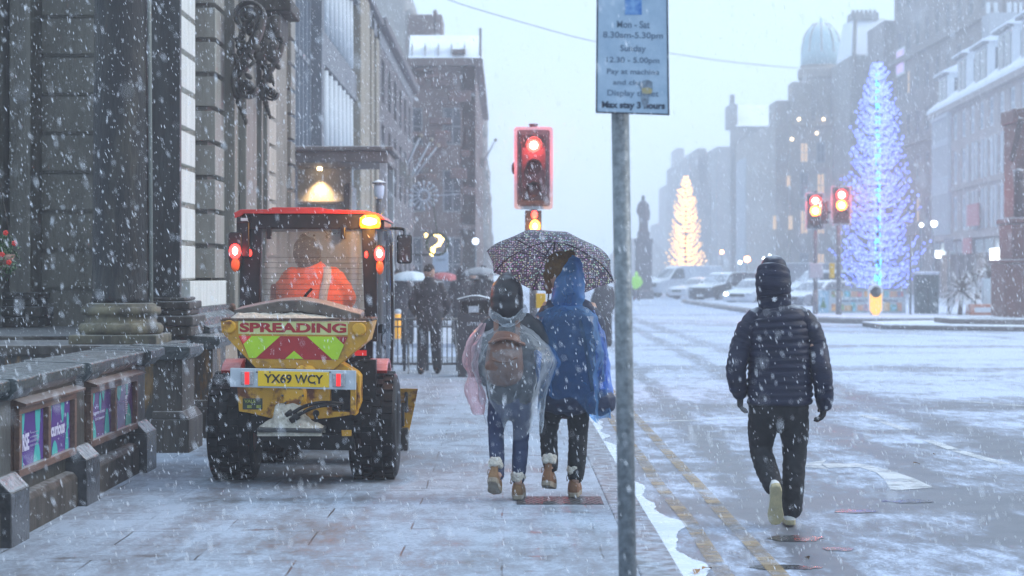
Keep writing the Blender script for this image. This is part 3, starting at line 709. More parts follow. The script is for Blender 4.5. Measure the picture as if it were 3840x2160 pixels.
# hotel with tall glazed bays behind its porch
XB = -3.42
ht = bld('hotel_building', 'grey building with tall glazed bays and pale columns right beside the stone building', (XB, 42, .1))
b = MB(); b.bb(-16, XB - .5, 30.8, 74, 0, 8.3); b.build('core_wall', w_grey, ht)
b = MB(); b.bb(XB - .52, XB, 30.9, 31.5, 0, 8.4); b.bb(XB - .52, XB, 37.2, 37.7, 0, 8.4); b.bb(XB - .52, XB - .05, 31.5, 37.2, 7.6, 8.4); b.bb(XB - .52, XB - .05, 37.7, 53, 5.75, 6.35); b.bb(XB - .52, XB + .02, 37.7, 74, 8.0, 8.4); b.bb(XB - .52, XB - .05, 31.5, 53, 0, 3.7)
b.build('wall', M('blue_grey_wall', (.12, .13, .15), .6, c2=(.2, .21, .23), scale=1), ht)
b = MB(); b.bb(XB - .38, XB - .34, 31.5, 37.2, 3.72, 7.58); b.build('bay_glass', g_pale, ht)
b = MB()
for i in range(9): y = 31.6 + i * .69; b.bb(XB - .34, XB - .2, y, y + .07, 3.72, 7.58)
b.bb(XB - .335, XB - .22, 31.5, 37.2, 5.6, 5.7); b.build('bay_mullion', f_grey, ht)
b = MB()
for i in range(8):
    y = 37.9 + i * 1.05
    for (za, zb_) in ((3.72, 5.7), (6.4, 7.95)):
        b.rod((XB - .16, y + .2, za), (XB - .16, y + .2, zb_), .13, 10, .115)
b.build('window_column', M('pale_column_stone', (.48, .52, .56), .6), ht, smooth=True)
b = MB(); b.bb(XB - .45, XB - .42, 37.7, 46.5, 3.7, 7.98); b.build('glass_panel', g_dark, ht)
b = MB()
for i, (ya, yb) in enumerate([(46.6, 48.0), (48.15, 49.6), (51, 51.8), (53, 54)]): b.bb(XB - .5, XB + (.06 if i < 2 else .02), ya, yb, 0, 8.5)
b.build('pilaster', w_tan, ht, bevel=.03)
facade(ht, (XB, 54.0, 0), (0, 1, 0), (1, 0, 0), 20, 0, 8.42, [(1.0, 2.2), (4.1, 1.8), (6.5, 1.2)], [(1.2 + i * 3.1, 1.4) for i in range(6)], M('soot_wall', (.085, .078, .085), .8, c2=(.15, .14, .15), scale=1), f_grey, [g_dark], fr=.08)
b = MB(); b.bb(XB - 1.6, XB + .22, 54, 74.3, 8.43, 8.7); b.bb(XB - .6, XB + .14, 31, 54, 8.43, 8.62); b.build('cornice', M('snowy_cornice', (.13, .12, .13), .7, snow=.9, snowlo=.3), ht, bevel=.04)
b = MB(); b.prism([(-12, 8.7), (XB - .4, 8.7), (XB - 2.8, 11.6), (-12, 11.6)], 'y', 50, 74); b.build('roof', M('slate_snow_roof', (.16, .17, .2), .7, c2=(.5, .55, .62), scale=1.2), ht)
# porch / canopy
Yp = 31.2
pc = thing('entrance_porch', 'flat-roofed stone entrance porch lit from inside by a warm lamp', 'porch', (mx(850, Yp), Yp, .1))
xl, xr = XB, mx(976, Yp)
m_por = M('porch_stone', (.13, .12, .12), .6, c2=(.2, .19, .19), scale=2, snow=.5)
b = MB(); b.bb(xl + .004, xr, Yp, Yp + 2.2, mz(408, Yp), mz(380, Yp)); b.bb(xl + .004, xr + .08, Yp - .1, Yp + 2.25, mz(380, Yp) + .002, mz(368, Yp)); b.build('porch_roof', m_por, pc, bevel=.02)
b = MB(); b.bb(xr - .14, xr - .02, Yp + .03, Yp + .17, .1, mz(409, Yp)); b.bb(xr - .14, xr - .02, Yp + 1.95, Yp + 2.1, .1, mz(409, Yp)); b.build('porch_column', M('pale_porch_column', (.34, .36, .38), .6), pc, bevel=.01)
b = MB(); b.bb(xl + .004, xr - .70, Yp + 1.6, Yp + 1.8, .1, mz(410, Yp)); b.build('porch_back_wall', M('porch_inner_wall', (.34, .31, .27), .7, c2=(.26, .235, .2), scale=1.5), pc)
b = MB(); b.bb(xl + .78, xr - .72, Yp + 1.5, Yp + 1.59, .1, mz(450, Yp)); b.build('porch_door', M('porch_door_brown', (.09, .07, .065), .5, c2=(.14, .11, .1), scale=3), pc)
lx = mx(783, Yp)
b = MB(); b.lathe([(.01, mz(409, Yp)), (.035, mz(409, Yp)), (.04, mz(416, Yp)), (.01, mz(416, Yp))], (lx, Yp + 1.42, 0), seg=14); b.build('downlight', M('porch_lamp_glow', (1, .8, .5), .4, emis=(1, .72, .38), es=14), pc)
b = MB(); b.bb(xl + .01, xl + .76, Yp + 1.45, Yp + 1.598, mz(505, Yp), mz(498, Yp)); b.build('light_shelf', m_por, pc)
for (z_, e_) in ((mz(440, Yp), 28), ):
    ld = bpy.data.lights.new('porch_lamp', 'SPOT'); ld.energy = 110; ld.color = (1, .68, .34); ld.spot_size = R(82); ld.spot_blend = .9; ld.shadow_soft_size = .04
    lo = bpy.data.objects.new('porch_lamp', ld); col.objects.link(lo); lo.location = (lx, Yp + 1.42, mz(424, Yp)); lo.rotation_euler = (R(12), 0, 0)
    lo.parent = pc; lo.location = worldmat(pc).inverted() @ lo.location
def flagpole(i, a, b_, Y, lab):
    t = thing('flagpole', lab, 'flagpole', at(a[0], a[1], Y), 'bare flagpoles over the pavement')
    q = MB(); q.rod(at(a[0], a[1], Y), at(b_[0], b_[1], Y - .5), .045, 8, .03); q.build('pole', M('flagpole_paint', (.45, .48, .52), .4), t, smooth=True)
    q = MB(); q.ell(at(b_[0], b_[1], Y - .5), .07, 10, 7); q.build('finial', w_tan, t, smooth=True)
    q = MB(); q.box(at(a[0] - 3, a[1] + 2, Y), (.22, .3, .4)); q.build('bracket', w_grey, t, bevel=.02)
flagpole(0, (1018, 423), (1058, 342), 58, 'bare pale flagpole slanting from the wall, nearest the porch roof')
flagpole(1, (1030, 452), (1085, 352), 62, 'longer bare flagpole slanting up just beyond the first flagpole')
flagpole(2, (1040, 446), (1102, 366), 67, 'third bare flagpole, partly behind the other two')
flagpole(3, (1216, 408), (1247, 352), 86, 'lone dark flagpole sticking out at the far end of the left buildings')
# brown gabled building facing us
Yr = 80
rb = bld('brown_stone_building', 'tall brown stone building with a snow-covered roof facing the junction on the left', (-3, Yr, .1))
xl, xr = -9.0, mx(1196, Yr); zt = mz(148, Yr)
facade(rb, (xl, Yr, 0), (1, 0, 0), (0, -1, 0), xr - xl, 0, zt, [(1.0, 2.2), (4.2, 1.7), (6.9, 1.5)], [(4.9, .8), (6.5, .8)], w_brown, f_grey, [g_dark], band=[(3.5, .2, .12), (zt - .3, .3, .35)])
facade(rb, (xr, Yr, 0), (0, 1, 0), (1, 0, 0), 28, 0, zt, [(1.0, 2.2), (4.2, 1.7), (6.9, 1.5)], [(1.5 + i * 3.6, 1.2) for i in range(7)], w_brown, f_grey, [g_dark], band=[(zt - .3, .3, .3)])
b = MB(); zr = mz(78, Yr); b.prism([(Yr - .3, zt + .01), (Yr + 1.4, zr), (Yr + 12, zr), (Yr + 12, zt + .01)], 'x', mx(1028, Yr), xr + .2); b.build('roof', roofsnow, rb)
b = MB(); b.bb(mx(1010, Yr), mx(1112, Yr + 5), Yr + 5, Yr + 8, zr - .5, mz(36, Yr + 5)); b.bb(mx(1085, Yr + 3), mx(1095, Yr + 3), Yr + 5, Yr + 6, zr, mz(24, Yr + 5)); b.build('chimney', w_brown, rb, bevel=.05)
b = MB(); b.bb(mx(1139, Yr), mx(1171, Yr), Yr - .32, Yr + .5, mz(137, Yr), mz(126, Yr)); b.build('roof_vent', w_brown, rb)
b = MB()
for k in range(5): b.bb(mx(1036 + k * 33, Yr), mx(1037.3 + k * 33, Yr), Yr - .2, Yr + 1, zt + .05, zt + .6)
b.rod((xr + .2, Yr - .1, zt), (xr + .2, Yr - .1, mz(78, Yr) + .1), .06, 6); b.build('roof_rib', w_grey, rb)
random.seed(21)
b = MB(); z = 2.0
for k in range(18):
    b.box((mx(random.uniform(1040, 1190), Yr), Yr - .1, mz(random.uniform(170, 520), Yr)), (random.uniform(.3, .9), .16, random.uniform(.12, .5)))
b.build('carved_stone', M('red_brown_carving', (.17, .09, .08), .8, c2=(.10, .08, .08), scale=2), rb, bevel=.03)
Yf = 130
fb = bld('distant_building', 'fading grey building at the far end of the left side', (-2, Yf, .1))
b = MB(); b.bb(-20, mx(1214, Yf), Yf, Yf + 40, 0, mz(175, Yf)); b.bb(-20, mx(1222, Yf), Yf - .5, Yf + 40, 0, mz(360, Yf)); b.bb(-20, mx(1228, Yf), Yf - 1, Yf + 40, 0, mz(470, Yf)); b.bb(-20, mx(1233, Yf), Yf - 1.4, Yf + 40, 0, mz(560, Yf))
b.build('wall', w_grey, fb, bevel=.2)
b = MB()
for (dx, dy, r) in ((1210, 195, .25), (1216, 250, .3), (1220, 330, .35), (1217, 400, .3), (1227, 440, .3), (1230, 500, .3), (1226, 620, .3)): b.ell(at(dx, dy, Yf - 1.5), (r * .6, .5, r * 1.4), 8, 6)
b.build('corbel', w_grey, fb, smooth=True)
f2 = bld('hazy_tower_building', 'barely visible tall building rising over the brown building roof', (-8, 150, .1))
b = MB(); b.bb(mx(900, 150), mx(1022, 150), 150, 190, 0, mz(-60, 150)); b.bb(mx(1022, 150), mx(1042, 150), 150, 180, 0, mz(20, 150)); b.build('wall', w_grey, f2, bevel=.3)
# ---------------------------------------------------------------- right side of the square
dirn = V((1.7, 30, 0)).normalized(); nrm = V((-dirn.y, dirn.x, 0))
O1 = V((27.2, 98, 0)); L1 = 38.6
r1 = bld('dormer_building', 'pale four-storey building with snowy white dormers over lit shopfronts on the right', (28.4, 117, .2))
w_r1 = M('grey_pink_stone', (.30, .265, .265), .8, c2=(.38, .345, .34), scale=.6)
zt = 12.6
cols_ = [(1.2 + i * 3.1, 1.45) for i in range(12)]
facade(r1, O1, dirn, nrm, L1, 3.9, zt, [(4.5, 2.2), (7.5, 2.1), (10.3, 1.7)], cols_, w_r1, f_white, [g_pale], fr=.14, band=[(3.9, .35, .25), (7.05, .15, .1), (zt - .35, .35, .4)])
def alongr(a, d=0.0, z=0.0, O=O1): return O + dirn * a + nrm * d + V((0, 0, z))
def obox(mb, a0, a1, d0, d1, z0, z1, O=O1):
    vs = [alongr(a, d, z, O) for a in (a0, a1) for d in (d0, d1) for z in (z0, z1)]
    return mb.add(vs, [(0, 1, 3, 2), (4, 6, 7, 5), (0, 4, 5, 1), (2, 3, 7, 6), (0, 2, 6, 4), (1, 5, 7, 3)])
# the white painted bay in the facade
b = MB()
for i in range(7): obox(b, 31.2 + i * 1.0, 31.45 + i * 1.0, .02, .28, 4.3, 12.3)
obox(b, 31.0, 38.0, .02, .22, 7.0, 8.1); obox(b, 31.0, 38.0, .02, .22, 10.2, 10.6); obox(b, 31, 38, .02, .3, 12.0, 12.3); b.build('white_bay', M('white_paint_bay', (.5, .54, .58), .6), r1)
for i in range(5):
    b = MB(); a = 10.5 + i * 3.1; 
    for zz, hh in ((4.4, 2.4), (7.4, 2.3)):
        obox(b, a, a + .18, .01, .12, zz, zz + hh); obox(b, a + 1.9, a + 2.08, .01, .12, zz, zz + hh)
    b.build('window_surround', f_white, r1)
# shopfronts
b = MB()
obox(b, 0, L1, -1.2, -.7, 0.1, 3.88)
for i in range(13): obox(b, i * 3.17, i * 3.17 + .55, -.69, .05, .1, 3.88)
b.build('shop_pier', M('shop_pier_dark', (.10, .09, .10), .6, c2=(.16, .14, .15), scale=1), r1)
for i in range(12):
    b = MB(); obox(b, i * 3.17 + .7, i * 3.17 + 2.95, -.66, -.62, .5, 2.9)
    b.build('shop_window', [g_lit2, g_dark, M('pale_shop', (.35, .38, .42), .3), g_dark, g_lit2, g_dark][i % 6], r1)
b = MB()
for i in range(12): obox(b, i * 3.17 + .56, i * 3.17 + 3.14, -.3, .08, 3.0, 3.8)
b.build('fascia', M('pale_fascia', (.30, .36, .36), .6, c2=(.22, .24, .27), scale=.4), r1)
for i, (a, z, w_, h, mm) in enumerate([(19.5, 4.6, 3.6, 1.3, 'red'), (22.0, 2.95, 2.6, .95, 'red'), (13.2, 2.4, 2.3, .75, 'white'), (33.5, 2.8, 1.5, .45, 'white')]):
    mt = M('red_shop_sign', (.42, .12, .15), .5) if mm == 'red' else M('lit_white_sign', (.8, .8, .8), .5, emis=(.95, .98, 1), es=6)
    b = MB(); obox(b, a, a + w_, .30, .42, z, z + h); b.build('shop_sign', mt, r1)
# eaves, roof and dormers
b = MB()
vs = [alongr(a, d, z) for a in (-.3, L1 + .3) for (d, z) in ((.42, zt + .01), (.42, zt + .25), (-2.8, zt + 3.0), (-7, zt + 3.4), (-7, zt + .01))]
b.add(vs, [(0, 1, 2, 3, 4), (9, 8, 7, 6, 5)] + [(i, (i + 1) % 5, 5 + (i + 1) % 5, 5 + i) for i in range(5)]); b.build('roof', roofsnow, r1)
for (a, wd, ht_) in ((34.2, 3.6, 2.5), (27.0, 3.3, 3.0), (19.9, 4.2, 2.9), (12.5, 4.2, 3.0), (6.0, 4.0, 3.0)):
    b = MB(); obox(b, a, a + wd, .0 - .25, -3.5, zt + .3, zt + ht_); dd = b.build('dormer', f_white, r1)
    b = MB(); z1 = zt + ht_
    vs = [alongr(x, d, z) for x in (a - .25, a + wd + .25) for (d, z) in ((.12, z1), (.12, z1 + .1), (-3.0, z1 + 1.5), (-4.2, z1 + 1.5), (-4.2, z1))]
    b.add(vs, [(0, 1, 2, 3, 4), (9, 8, 7, 6, 5)] + [(i, (i + 1) % 5, 5 + (i + 1) % 5, 5 + i) for i in range(5)]); q = b.build('dormer_roof', roofsnow, r1); q.parent = dd; 
    b = MB()
    for k in range(2): obox(b, a + .3 + k * (wd - .2) / 2, a + .3 + k * (wd - .2) / 2 + (wd - 1.0) / 2, -.248, -.20, zt + .7, z1 - .35)
    b.add([alongr(a - .003, d, z) for (d, z) in ((-.7, zt + 1.0), (-1.6, zt + 1.6), (-1.6, z1 - .35), (-.7, z1 - .35))], [(0, 1, 2, 3)])
    q = b.build('dormer_pane', g_dark, r1); q.parent = dd
    b = MB(); obox(b, a - .12, a + wd + .12, -.3, .08, z1 - .14, z1 - .003); q = b.build('dormer_eave', M('dormer_eave_grey', (.2, .2, .22), .6), r1); q.parent = dd
# tall dark store behind it
r2 = bld('tall_dark_building', 'very tall dark building with rows of pale windows rising behind the dormer building', (40, 175, .2))
w_store = M('dark_store_stone', (.13, .115, .12), .8, c2=(.22, .195, .19), scale=.5)
xa = mx(2250, 176)
b = MB(); b.bb(xa + .7, 66, 140.01, 176, 0, 28); b.bb(mx(2212, 178), 44, 176.2, 184, 0, 24.2); b.bb(mx(2178, 184), 44, 184.2, 190, 0, 20.8)
b.build('wall', w_store, r2, bevel=.15)
facade(r2, (xa, 176, 0), (0, -1, 0), (-1, 0, 0), 36, 0, 28, [(6 + 3.7 * i, 2.1) for i in range(6)], [(1.4 + 3.8 * i, 1.5) for i in range(9)], w_store, f_grey, [g_dark, g_lit], fr=.12, wname='side_wall', lit={(0, 2), (1, 5), (3, 1)}, band=[(5.0, .4, .4), (12.6, .3, .3), (20.0, .4, .5), (27.5, .5, .7)])
b = MB(); wn = M('white_store_window', (.60, .64, .68), .5)
for i, (dx, w_) in enumerate([(2482, 9), (2501, 9), (2534, 10), (2550, 8), (2564, 7), (2584, 9), (2600, 9)]): q = at(dx, 35, 139.8); b.bb(q.x, q.x + w_ * .028, 139.75, 140.005, mz(33, 139.8), mz(6, 139.8))
b.build('upper_window', wn, r2)
b = MB()
for i, (dx, w_) in enumerate([(2514, 8), (2532, 8), (2549, 8), (2570, 8)]): q = at(dx, 35, 139.8); b.bb(q.x, q.x + w_ * .028, 139.75, 140.005, mz(76, 139.8), mz(40, 139.8))
b.build('middle_window', wn, r2)
b = MB(); b.bb(xa - .9, mx(2545, 139), 137.6, 140.0, 0, mz(38, 139)); b.build('stair_tower', M('pale_stair_tower', (.3, .33, .37), .8), r2)
b = MB(); b.bb(xa - .12, xa - .02, 171.0, 174.6, mz(190, 173), mz(122, 173)); b.build('landing_window', f_white, r2)
b = MB(); b.bb(xa - .16, xa - .125, 171.3, 174.3, mz(184, 173), mz(128, 173)); b.build('landing_pane', M('violet_lit_glass', (.4, .3, .5), .4, emis=(.62, .42, .9), es=.55), r2)
random.seed(9); b = MB()
for k in range(46):
    dx = random.uniform(2200, 2440); dy = random.uniform(20, 250); Y = 139.9
    if mx(dx, Y) > xa + 1.5: b.box((mx(dx, Y), Y, mz(dy, Y)), (random.uniform(.4, 1.2), .3, random.uniform(.2, .8)))
b.build('carved_band', M('store_carving', (.16, .15, .16), .8), r2, bevel=.05)
# gabled turret
r3 = bld('gabled_building', 'dark stone building with a steep snow-covered gable roof beside the domed tower', (32, 190, .2))
Yg = 185
b = MB(); b.bb(mx(2138, Yg), mx(2250, Yg), Yg, Yg + 12, 0, mz(140, Yg)); b.build('wall', w_grey, r3, bevel=.1)
b = MB(); za, zb_ = mz(138, Yg), mz(38, Yg)
b.add([(mx(2143, Yg), Yg - .2, za), (mx(2180, Yg), Yg - .2, za), (mx(2240, Yg), Yg + 2, zb_), (mx(2153, Yg), Yg + 2, zb_), (mx(2143, Yg), Yg + 9, za), (mx(2180, Yg), Yg + 9, za), (mx(2240, Yg), Yg + 7, zb_), (mx(2153, Yg), Yg + 7, zb_)], [(0, 1, 2, 3), (4, 7, 6, 5), (0, 3, 7, 4), (1, 5, 6, 2), (3, 2, 6, 7), (0, 4, 5, 1)]); b.build('roof', roofsnow, r3)
b = MB(); b.bb(mx(2150, Yg), mx(2218, Yg), Yg + 1.5, Yg + 4, zb_ - .2, mz(26, Yg))
for k in range(6): b.rod((mx(2158 + k * 11, Yg), Yg + 2.5, mz(26, Yg)), (mx(2158 + k * 11, Yg), Yg + 2.5, mz(16, Yg)), .14, 8)
b.rod((mx(2143, Yg), Yg - .3, za - 2.5), (mx(2151, Yg), Yg - .3, zb_), .2, 6); b.build('chimney', w_grey, r3)
# domed corner building
Yd = 195
r4 = bld('domed_building', 'large stone corner building with a rounded dome and several lit windows', (30, Yd, .2))
cx_ = mx(2078, Yd); s_ = Yd / SC
b = MB(); b.lathe([(57 * s_, 0), (57 * s_, mz(310, Yd)), (60 * s_, mz(305, Yd)), (60 * s_, mz(295, Yd)), (55 * s_, mz(290, Yd)), (55 * s_, mz(195, Yd)), (60 * s_, mz(190, Yd)), (60 * s_, mz(170, Yd)), (54 * s_, mz(165, Yd)), (54 * s_, mz(158, Yd))], (cx_, Yd + 3, 0), seg=24); b.build('tower_wall', w_beige, r4)
b = MB(); b.lathe([(52 * s_, mz(158, Yd)), (52 * s_, mz(125, Yd)), (50 * s_, mz(105, Yd)), (43 * s_, mz(80, Yd)), (32 * s_, mz(62, Yd)), (18 * s_, mz(51, Yd)), (6 * s_, mz(47, Yd)), (4 * s_, mz(38, Yd)), (.05, mz(34, Yd))], (cx_, Yd + 3, 0), seg=24); b.build('dome', lead, r4, smooth=True)
b = MB()
for k in range(10): a = R(36 * k + 10); b.tube([(cx_ + 52 * s_ * math.cos(a), Yd + 3 + 52 * s_ * math.sin(a), mz(125, Yd)), (cx_ + 44 * s_ * math.cos(a), Yd + 3 + 44 * s_ * math.sin(a), mz(80, Yd)), (cx_ + 19 * s_ * math.cos(a), Yd + 3 + 19 * s_ * math.sin(a), mz(50, Yd))], .07, seg=5, sub=3)
b.build('dome_rib', w_beige, r4)
xl = mx(1985, Yd); xr = mx(2190, Yd)
rows = [(1.2, 2.6), (5.6, 2.4), (9.2, 2.4), (12.6, 2.0)]
facade(r4, (xl, Yd - .5, 0), (1, 0, 0), (0, -1, 0), xr - xl, 0, mz(305, Yd), rows, [(1.0 + i * 1.62, .85) for i in range(4)], w_beige, f_grey, [g_dark, g_lit], fr=.1, lit={(1, 0), (2, 1), (3, 2), (0, 1), (3, 0), (1, 1)}, band=[(4.4, .4, .3), (8.3, .25, .2), (11.9, .25, .2), (mz(305, Yd) - .5, .5, .5)])
b = MB(); b.bb(xl - 1.2, xl + 2, Yd + 1, Yd + 6, 0, mz(250, Yd)); b.bb(xl + .3, xl + 2.2, Yd, Yd + 3, 0, mz(205, Yd)); b.build('corner_turret', w_beige, r4, bevel=.15)
b = MB()
for k in range(12): b.box((xl - 1 + k * .9, Yd - .9, mz(300 - (k % 3) * 6, Yd)), (.35, .4, 1.1))
b.build('balustrade', w_beige, r4)
for (dx, dy) in ((1992, 350), (2055, 335), (2010, 300), (2072, 300)):
    b = MB(); b.ell(at(dx, dy, Yd - 1.6), .16, 8, 6); b.build('facade_lamp', M('warm_lamp', (1, .8, .5), .5, emis=(1, .72, .4), es=5), r4)
# the long left face of the domed building, in shade, with warm shop lights
b = MB(); b.bb(mx(1905, 215), mx(1985, 215), 205, 240, 0, mz(330, 215)); b.build('rear_wing', w_beige, r4, bevel=.1)
for k, (dx, dy, w_, h) in enumerate([(1985, 455, 9, 26), (1950, 560, 8, 34), (1990, 560, 10, 34)]):
    b = MB(); q = at(dx, dy, Yd - 1); b.box((q.x, Yd - .62, q.z), (w_ * s_, .1, h * s_)); b.build('lit_window', g_lit, r4)
# paler buildings fading further off
r5 = bld('chimneyed_building', 'hazy building with a snowy roof and chimney left of the domed building', (25, 235, .2))
Y5 = 235; xl, xr = mx(1838, Y5), mx(1960, Y5)
facade(r5, (xl, Y5, 0), (1, 0, 0), (0, -1, 0), xr - xl, 0, mz(318, Y5), [(1.2, 2.6), (5.6, 2.2), (9.2, 2.2), (13, 2.0)], [(.8 + i * 1.7, .9) for i in range(3)], w_grey, f_white, [g_pale, g_lit], fr=.15, lit={(0, 1)})
b = MB(); b.prism([(Y5 - .4, mz(318, Y5)), (Y5 + 5, mz(255, Y5)), (Y5 + 9, mz(255, Y5)), (Y5 + 9, mz(318, Y5))], 'x', xl + .6, xr); b.build('roof', roofsnow, r5)
b = MB(); b.bb(xl - .1, xl + .8, Y5, Y5 + 5, mz(320, Y5), mz(262, Y5)); b.bb(xl + .1, xl + .6, Y5 + 1, Y5 + 2, mz(262, Y5), mz(236, Y5)); b.build('chimney', w_grey, r5)
b = MB(); b.bb(mx(1875, 225), mx(1985, 225), 225, 234, 0, mz(395, 225)); b.build('front_wing', w_pale, r5, bevel=.1)
b = MB()
for k in range(3): b.bb(mx(1893 + k * 30, 225), mx(1908 + k * 30, 225), 224.8, 224.99, mz(470, 225), mz(412, 225))
b.build('wing_window', g_dark, r5)
r6 = bld('low_hazy_building', 'faint long building fading into the snow behind the gold tree', (20, 290, .2))
b = MB(); b.bb(mx(1735, 280), mx(1850, 280), 280, 320, 0, mz(388, 280)); b.bb(mx(1752, 280), mx(1778, 280), 280, 300, 0, mz(372, 280)); b.bb(mx(1800, 270), mx(1842, 270), 270, 300, 0, mz(368, 270)); b.build('wall', w_grey, r6, bevel=.3)
b = MB(); b.bb(mx(1750, 279), mx(1850, 279), 276, 279.9, 0, mz(470, 279)); b.build('front_range', w_grey, r6)
r7 = bld('farthest_building', 'faintest building at the very end of the street, almost lost in the snow', (15, 360, .2))
b = MB(); b.bb(mx(1690, 350), mx(1745, 350), 350, 380, 0, mz(455, 350)); b.bb(mx(1700, 350), mx(1722, 350), 350, 360, 0, mz(372, 350)); b.bb(mx(1655, 380), mx(1690, 380), 380, 400, 0, mz(560, 380)); b.build('wall', w_grey, r7, bevel=.3)
r8 = bld('street_end_building', 'low pale building closing the street behind the statue', (5, 330, .2))
b = MB(); b.bb(mx(1545, 330), mx(1680, 330), 330, 345, 0, mz(640, 330)); b.prism([(mx(1545, 330), mz(640, 330)), (mx(1680, 330), mz(640, 330)), (mx(1640, 330), mz(600, 330)), (mx(1590, 330), mz(600, 330))], 'y', 330, 345); b.build('wall', w_grey, r8)
# ---------------------------------------------------------------- the gritting tractor
def T(rx, ry, Y): return at(523.3 + rx * .5184, 496.4 + ry * .5184, Y)
tr = thing('gritting_tractor', 'red cab tractor with a yellow salt spreader marked SPREADING, driving along the pavement', 'tractor', (-1.56, 16.2, .1))
m_yel_p = M('worn_yellow_paint', (.52, .26, .012), .35, c2=(.22, .10, .02), scale=7, mixlo=.50, mixhi=.72, bump=.2, coat=.2)
m_rusty = M('rusty_yellow_paint', (.60, .31, .02), .4, c2=(.16, .05, .015), scale=9, mixlo=.50, mixhi=.62, bump=.3)
m_redp = M('red_cab_paint', (.45, .022, .014), .3, c2=(.33, .018, .012), scale=4, snow=.22, snowlo=.62, coat=.2)
m_blk = M('black_plastic', (.008, .008, .009), .4, c2=(.02, .02, .021), scale=18, mixlo=.5, mixhi=.7, spec=.2)
m_tyre = M('wet_tyre_rubber', (.007, .007, .008), .5, c2=(.018, .018, .02), scale=22, mixlo=.55, mixhi=.75, bump=.2, rough2=.7, spec=.15)
m_white = M('white_board', (.52, .56, .60), .4, c2=(.42, .46, .5), scale=6)
m_salt = M('road_salt', (.50, .47, .40), .95, c2=(.33, .30, .25), scale=26, mixlo=.38, mixhi=.6, bump=.8, bscale=60)
m_rustd = M('rusty_steel', (.06, .04, .032), .6, c2=(.13, .07, .045), scale=12, bump=.4)
m_lime = M('lime_reflective', (.42, .62, .02), .35, c2=(.36, .55, .02), scale=10); m_dred = M('red_reflective', (.38, .018, .02), .35, c2=(.30, .015, .018), scale=10)
m_cream = M('cream_reflective', (.62, .60, .25), .4, c2=(.52, .52, .22), scale=10)
m_plate = M('yellow_plate', (.80, .50, .015), .3); m_letr = M('black_letter', (.012, .012, .012), .4)
m_steel = M('dull_steel', (.18, .18, .19), .35, metal=.7, c2=(.08, .08, .085), scale=14)
# wheels
def wheel(xc, yc, zc, Rr, wd, rimr, lugs, lab=None):
    b = MB(); hw = wd / 2
    prof = [(rimr, -hw * .80), (rimr + .02, -hw * .9), (Rr * .82, -hw), (Rr * .93, -hw * .93), (Rr * .975, -hw * .78), (Rr * .985, 0), (Rr * .975, hw * .78), (Rr * .93, hw * .93), (Rr * .82, hw), (rimr + .02, hw * .9), (rimr, hw * .8)]
    b.lathe(prof, (xc, yc, zc), axis='x', seg=48, cap=False)
    for k in range(lugs):
        a = 2 * math.pi * k / lugs
        for q, sx_ in enumerate((-.66, -.22, .22, .66)):
            aa = a + (math.pi / lugs if q % 2 else 0); rr = Rr * (.99 if abs(sx_) < .5 else .975)
            m_ = Matrix.Rotation(aa, 3, 'X')
            b.box(V((xc + sx_ * hw, yc, zc)) + m_ @ V((0, rr, 0)), (hw * .36, .03, 2 * math.pi * Rr / lugs * .55), m_)
    ty = b.build('wheel', m_tyre, tr, smooth=False)
    ty.data.polygons.foreach_set('use_smooth', [i < 10 * 48 for i in range(len(ty.data.polygons))])
    r = MB()
    for sg in (-1, 1): r.lathe([(rimr, sg * hw * .8), (rimr * .9, sg * hw * .75), (rimr * .8, sg * hw * .35), (rimr * .35, sg * hw * .30), (rimr * .3, sg * hw * .5), (.001, sg * hw * .5)], (xc, yc, zc), axis='x', seg=24)
    q = r.build('rim', M('dark_red_rim', (.20, .03, .03), .4), tr, smooth=True); q.parent = ty
    return ty
wheel(-2.112, 15.62, .10 + .415, .42, .36, .21, 26); wheel(-1.017, 15.62, .10 + .415, .42, .37, .21, 26)
wheel(-1.99, 17.05, .10 + .29, .295, .26, .15, 20); wheel(-1.14, 17.05, .10 + .29, .295, .26, .15, 20)
b = MB(); b.rod((-2.1, 15.62, .52), (-1.0, 15.62, .52), .07, 12); b.rod((-2.0, 17.05, .39), (-1.1, 17.05, .39), .05, 12); b.bb(-1.72, -1.40, 15.3, 17.6, .42, .72); b.bb(-1.80, -1.33, 16.9, 18.0, .55, 1.15); b.build('chassis', m_blk, tr, bevel=.02)
b = MB(); b.bb(-1.83, -1.30, 16.95, 18.0, .75, 1.2); b.build('bonnet', m_redp, tr, bevel=.06, bseg=4)
# fenders
for sg, xc in ((-1, -2.13), (1, -.99)):
    b = MB(); rings = []
    for i in range(13):
        a = R(-20 + 142 * i / 12); ro, ri = .545, .515
        y0, z0 = 15.75 + math.cos(a) * ro, .50 + math.sin(a) * ro * .98
        y1, z1 = 15.75 + math.cos(a) * ri, .50 + math.sin(a) * ri * .98
        rings.append([(xc - .075, y0, z0), (xc + .075, y0, z0), (xc + .075, y1, z1), (xc - .075, y1, z1)])
    b.ring_loft(rings)
    b.prism([(15.75 - .52, .52), (15.75 - .36, .86), (15.75, 1.02), (15.75 + .36, .88), (15.75 + .5, .6), (15.75, .96)], 'x', xc - sg * .07, xc - sg * .06)
    b.build('fender', m_redp, tr, smooth=False, bevel=.008)
b = MB(); q0, q1 = T(712, 742, 15.2), T(770, 768, 15.2); b.bb(q0.x, q1.x, 15.18, 15.2, q1.z, q0.z); b.build('reflector', M('red_reflector', (.6, .015, .012), .25, emis=(1, .03, .02), es=.25), tr)
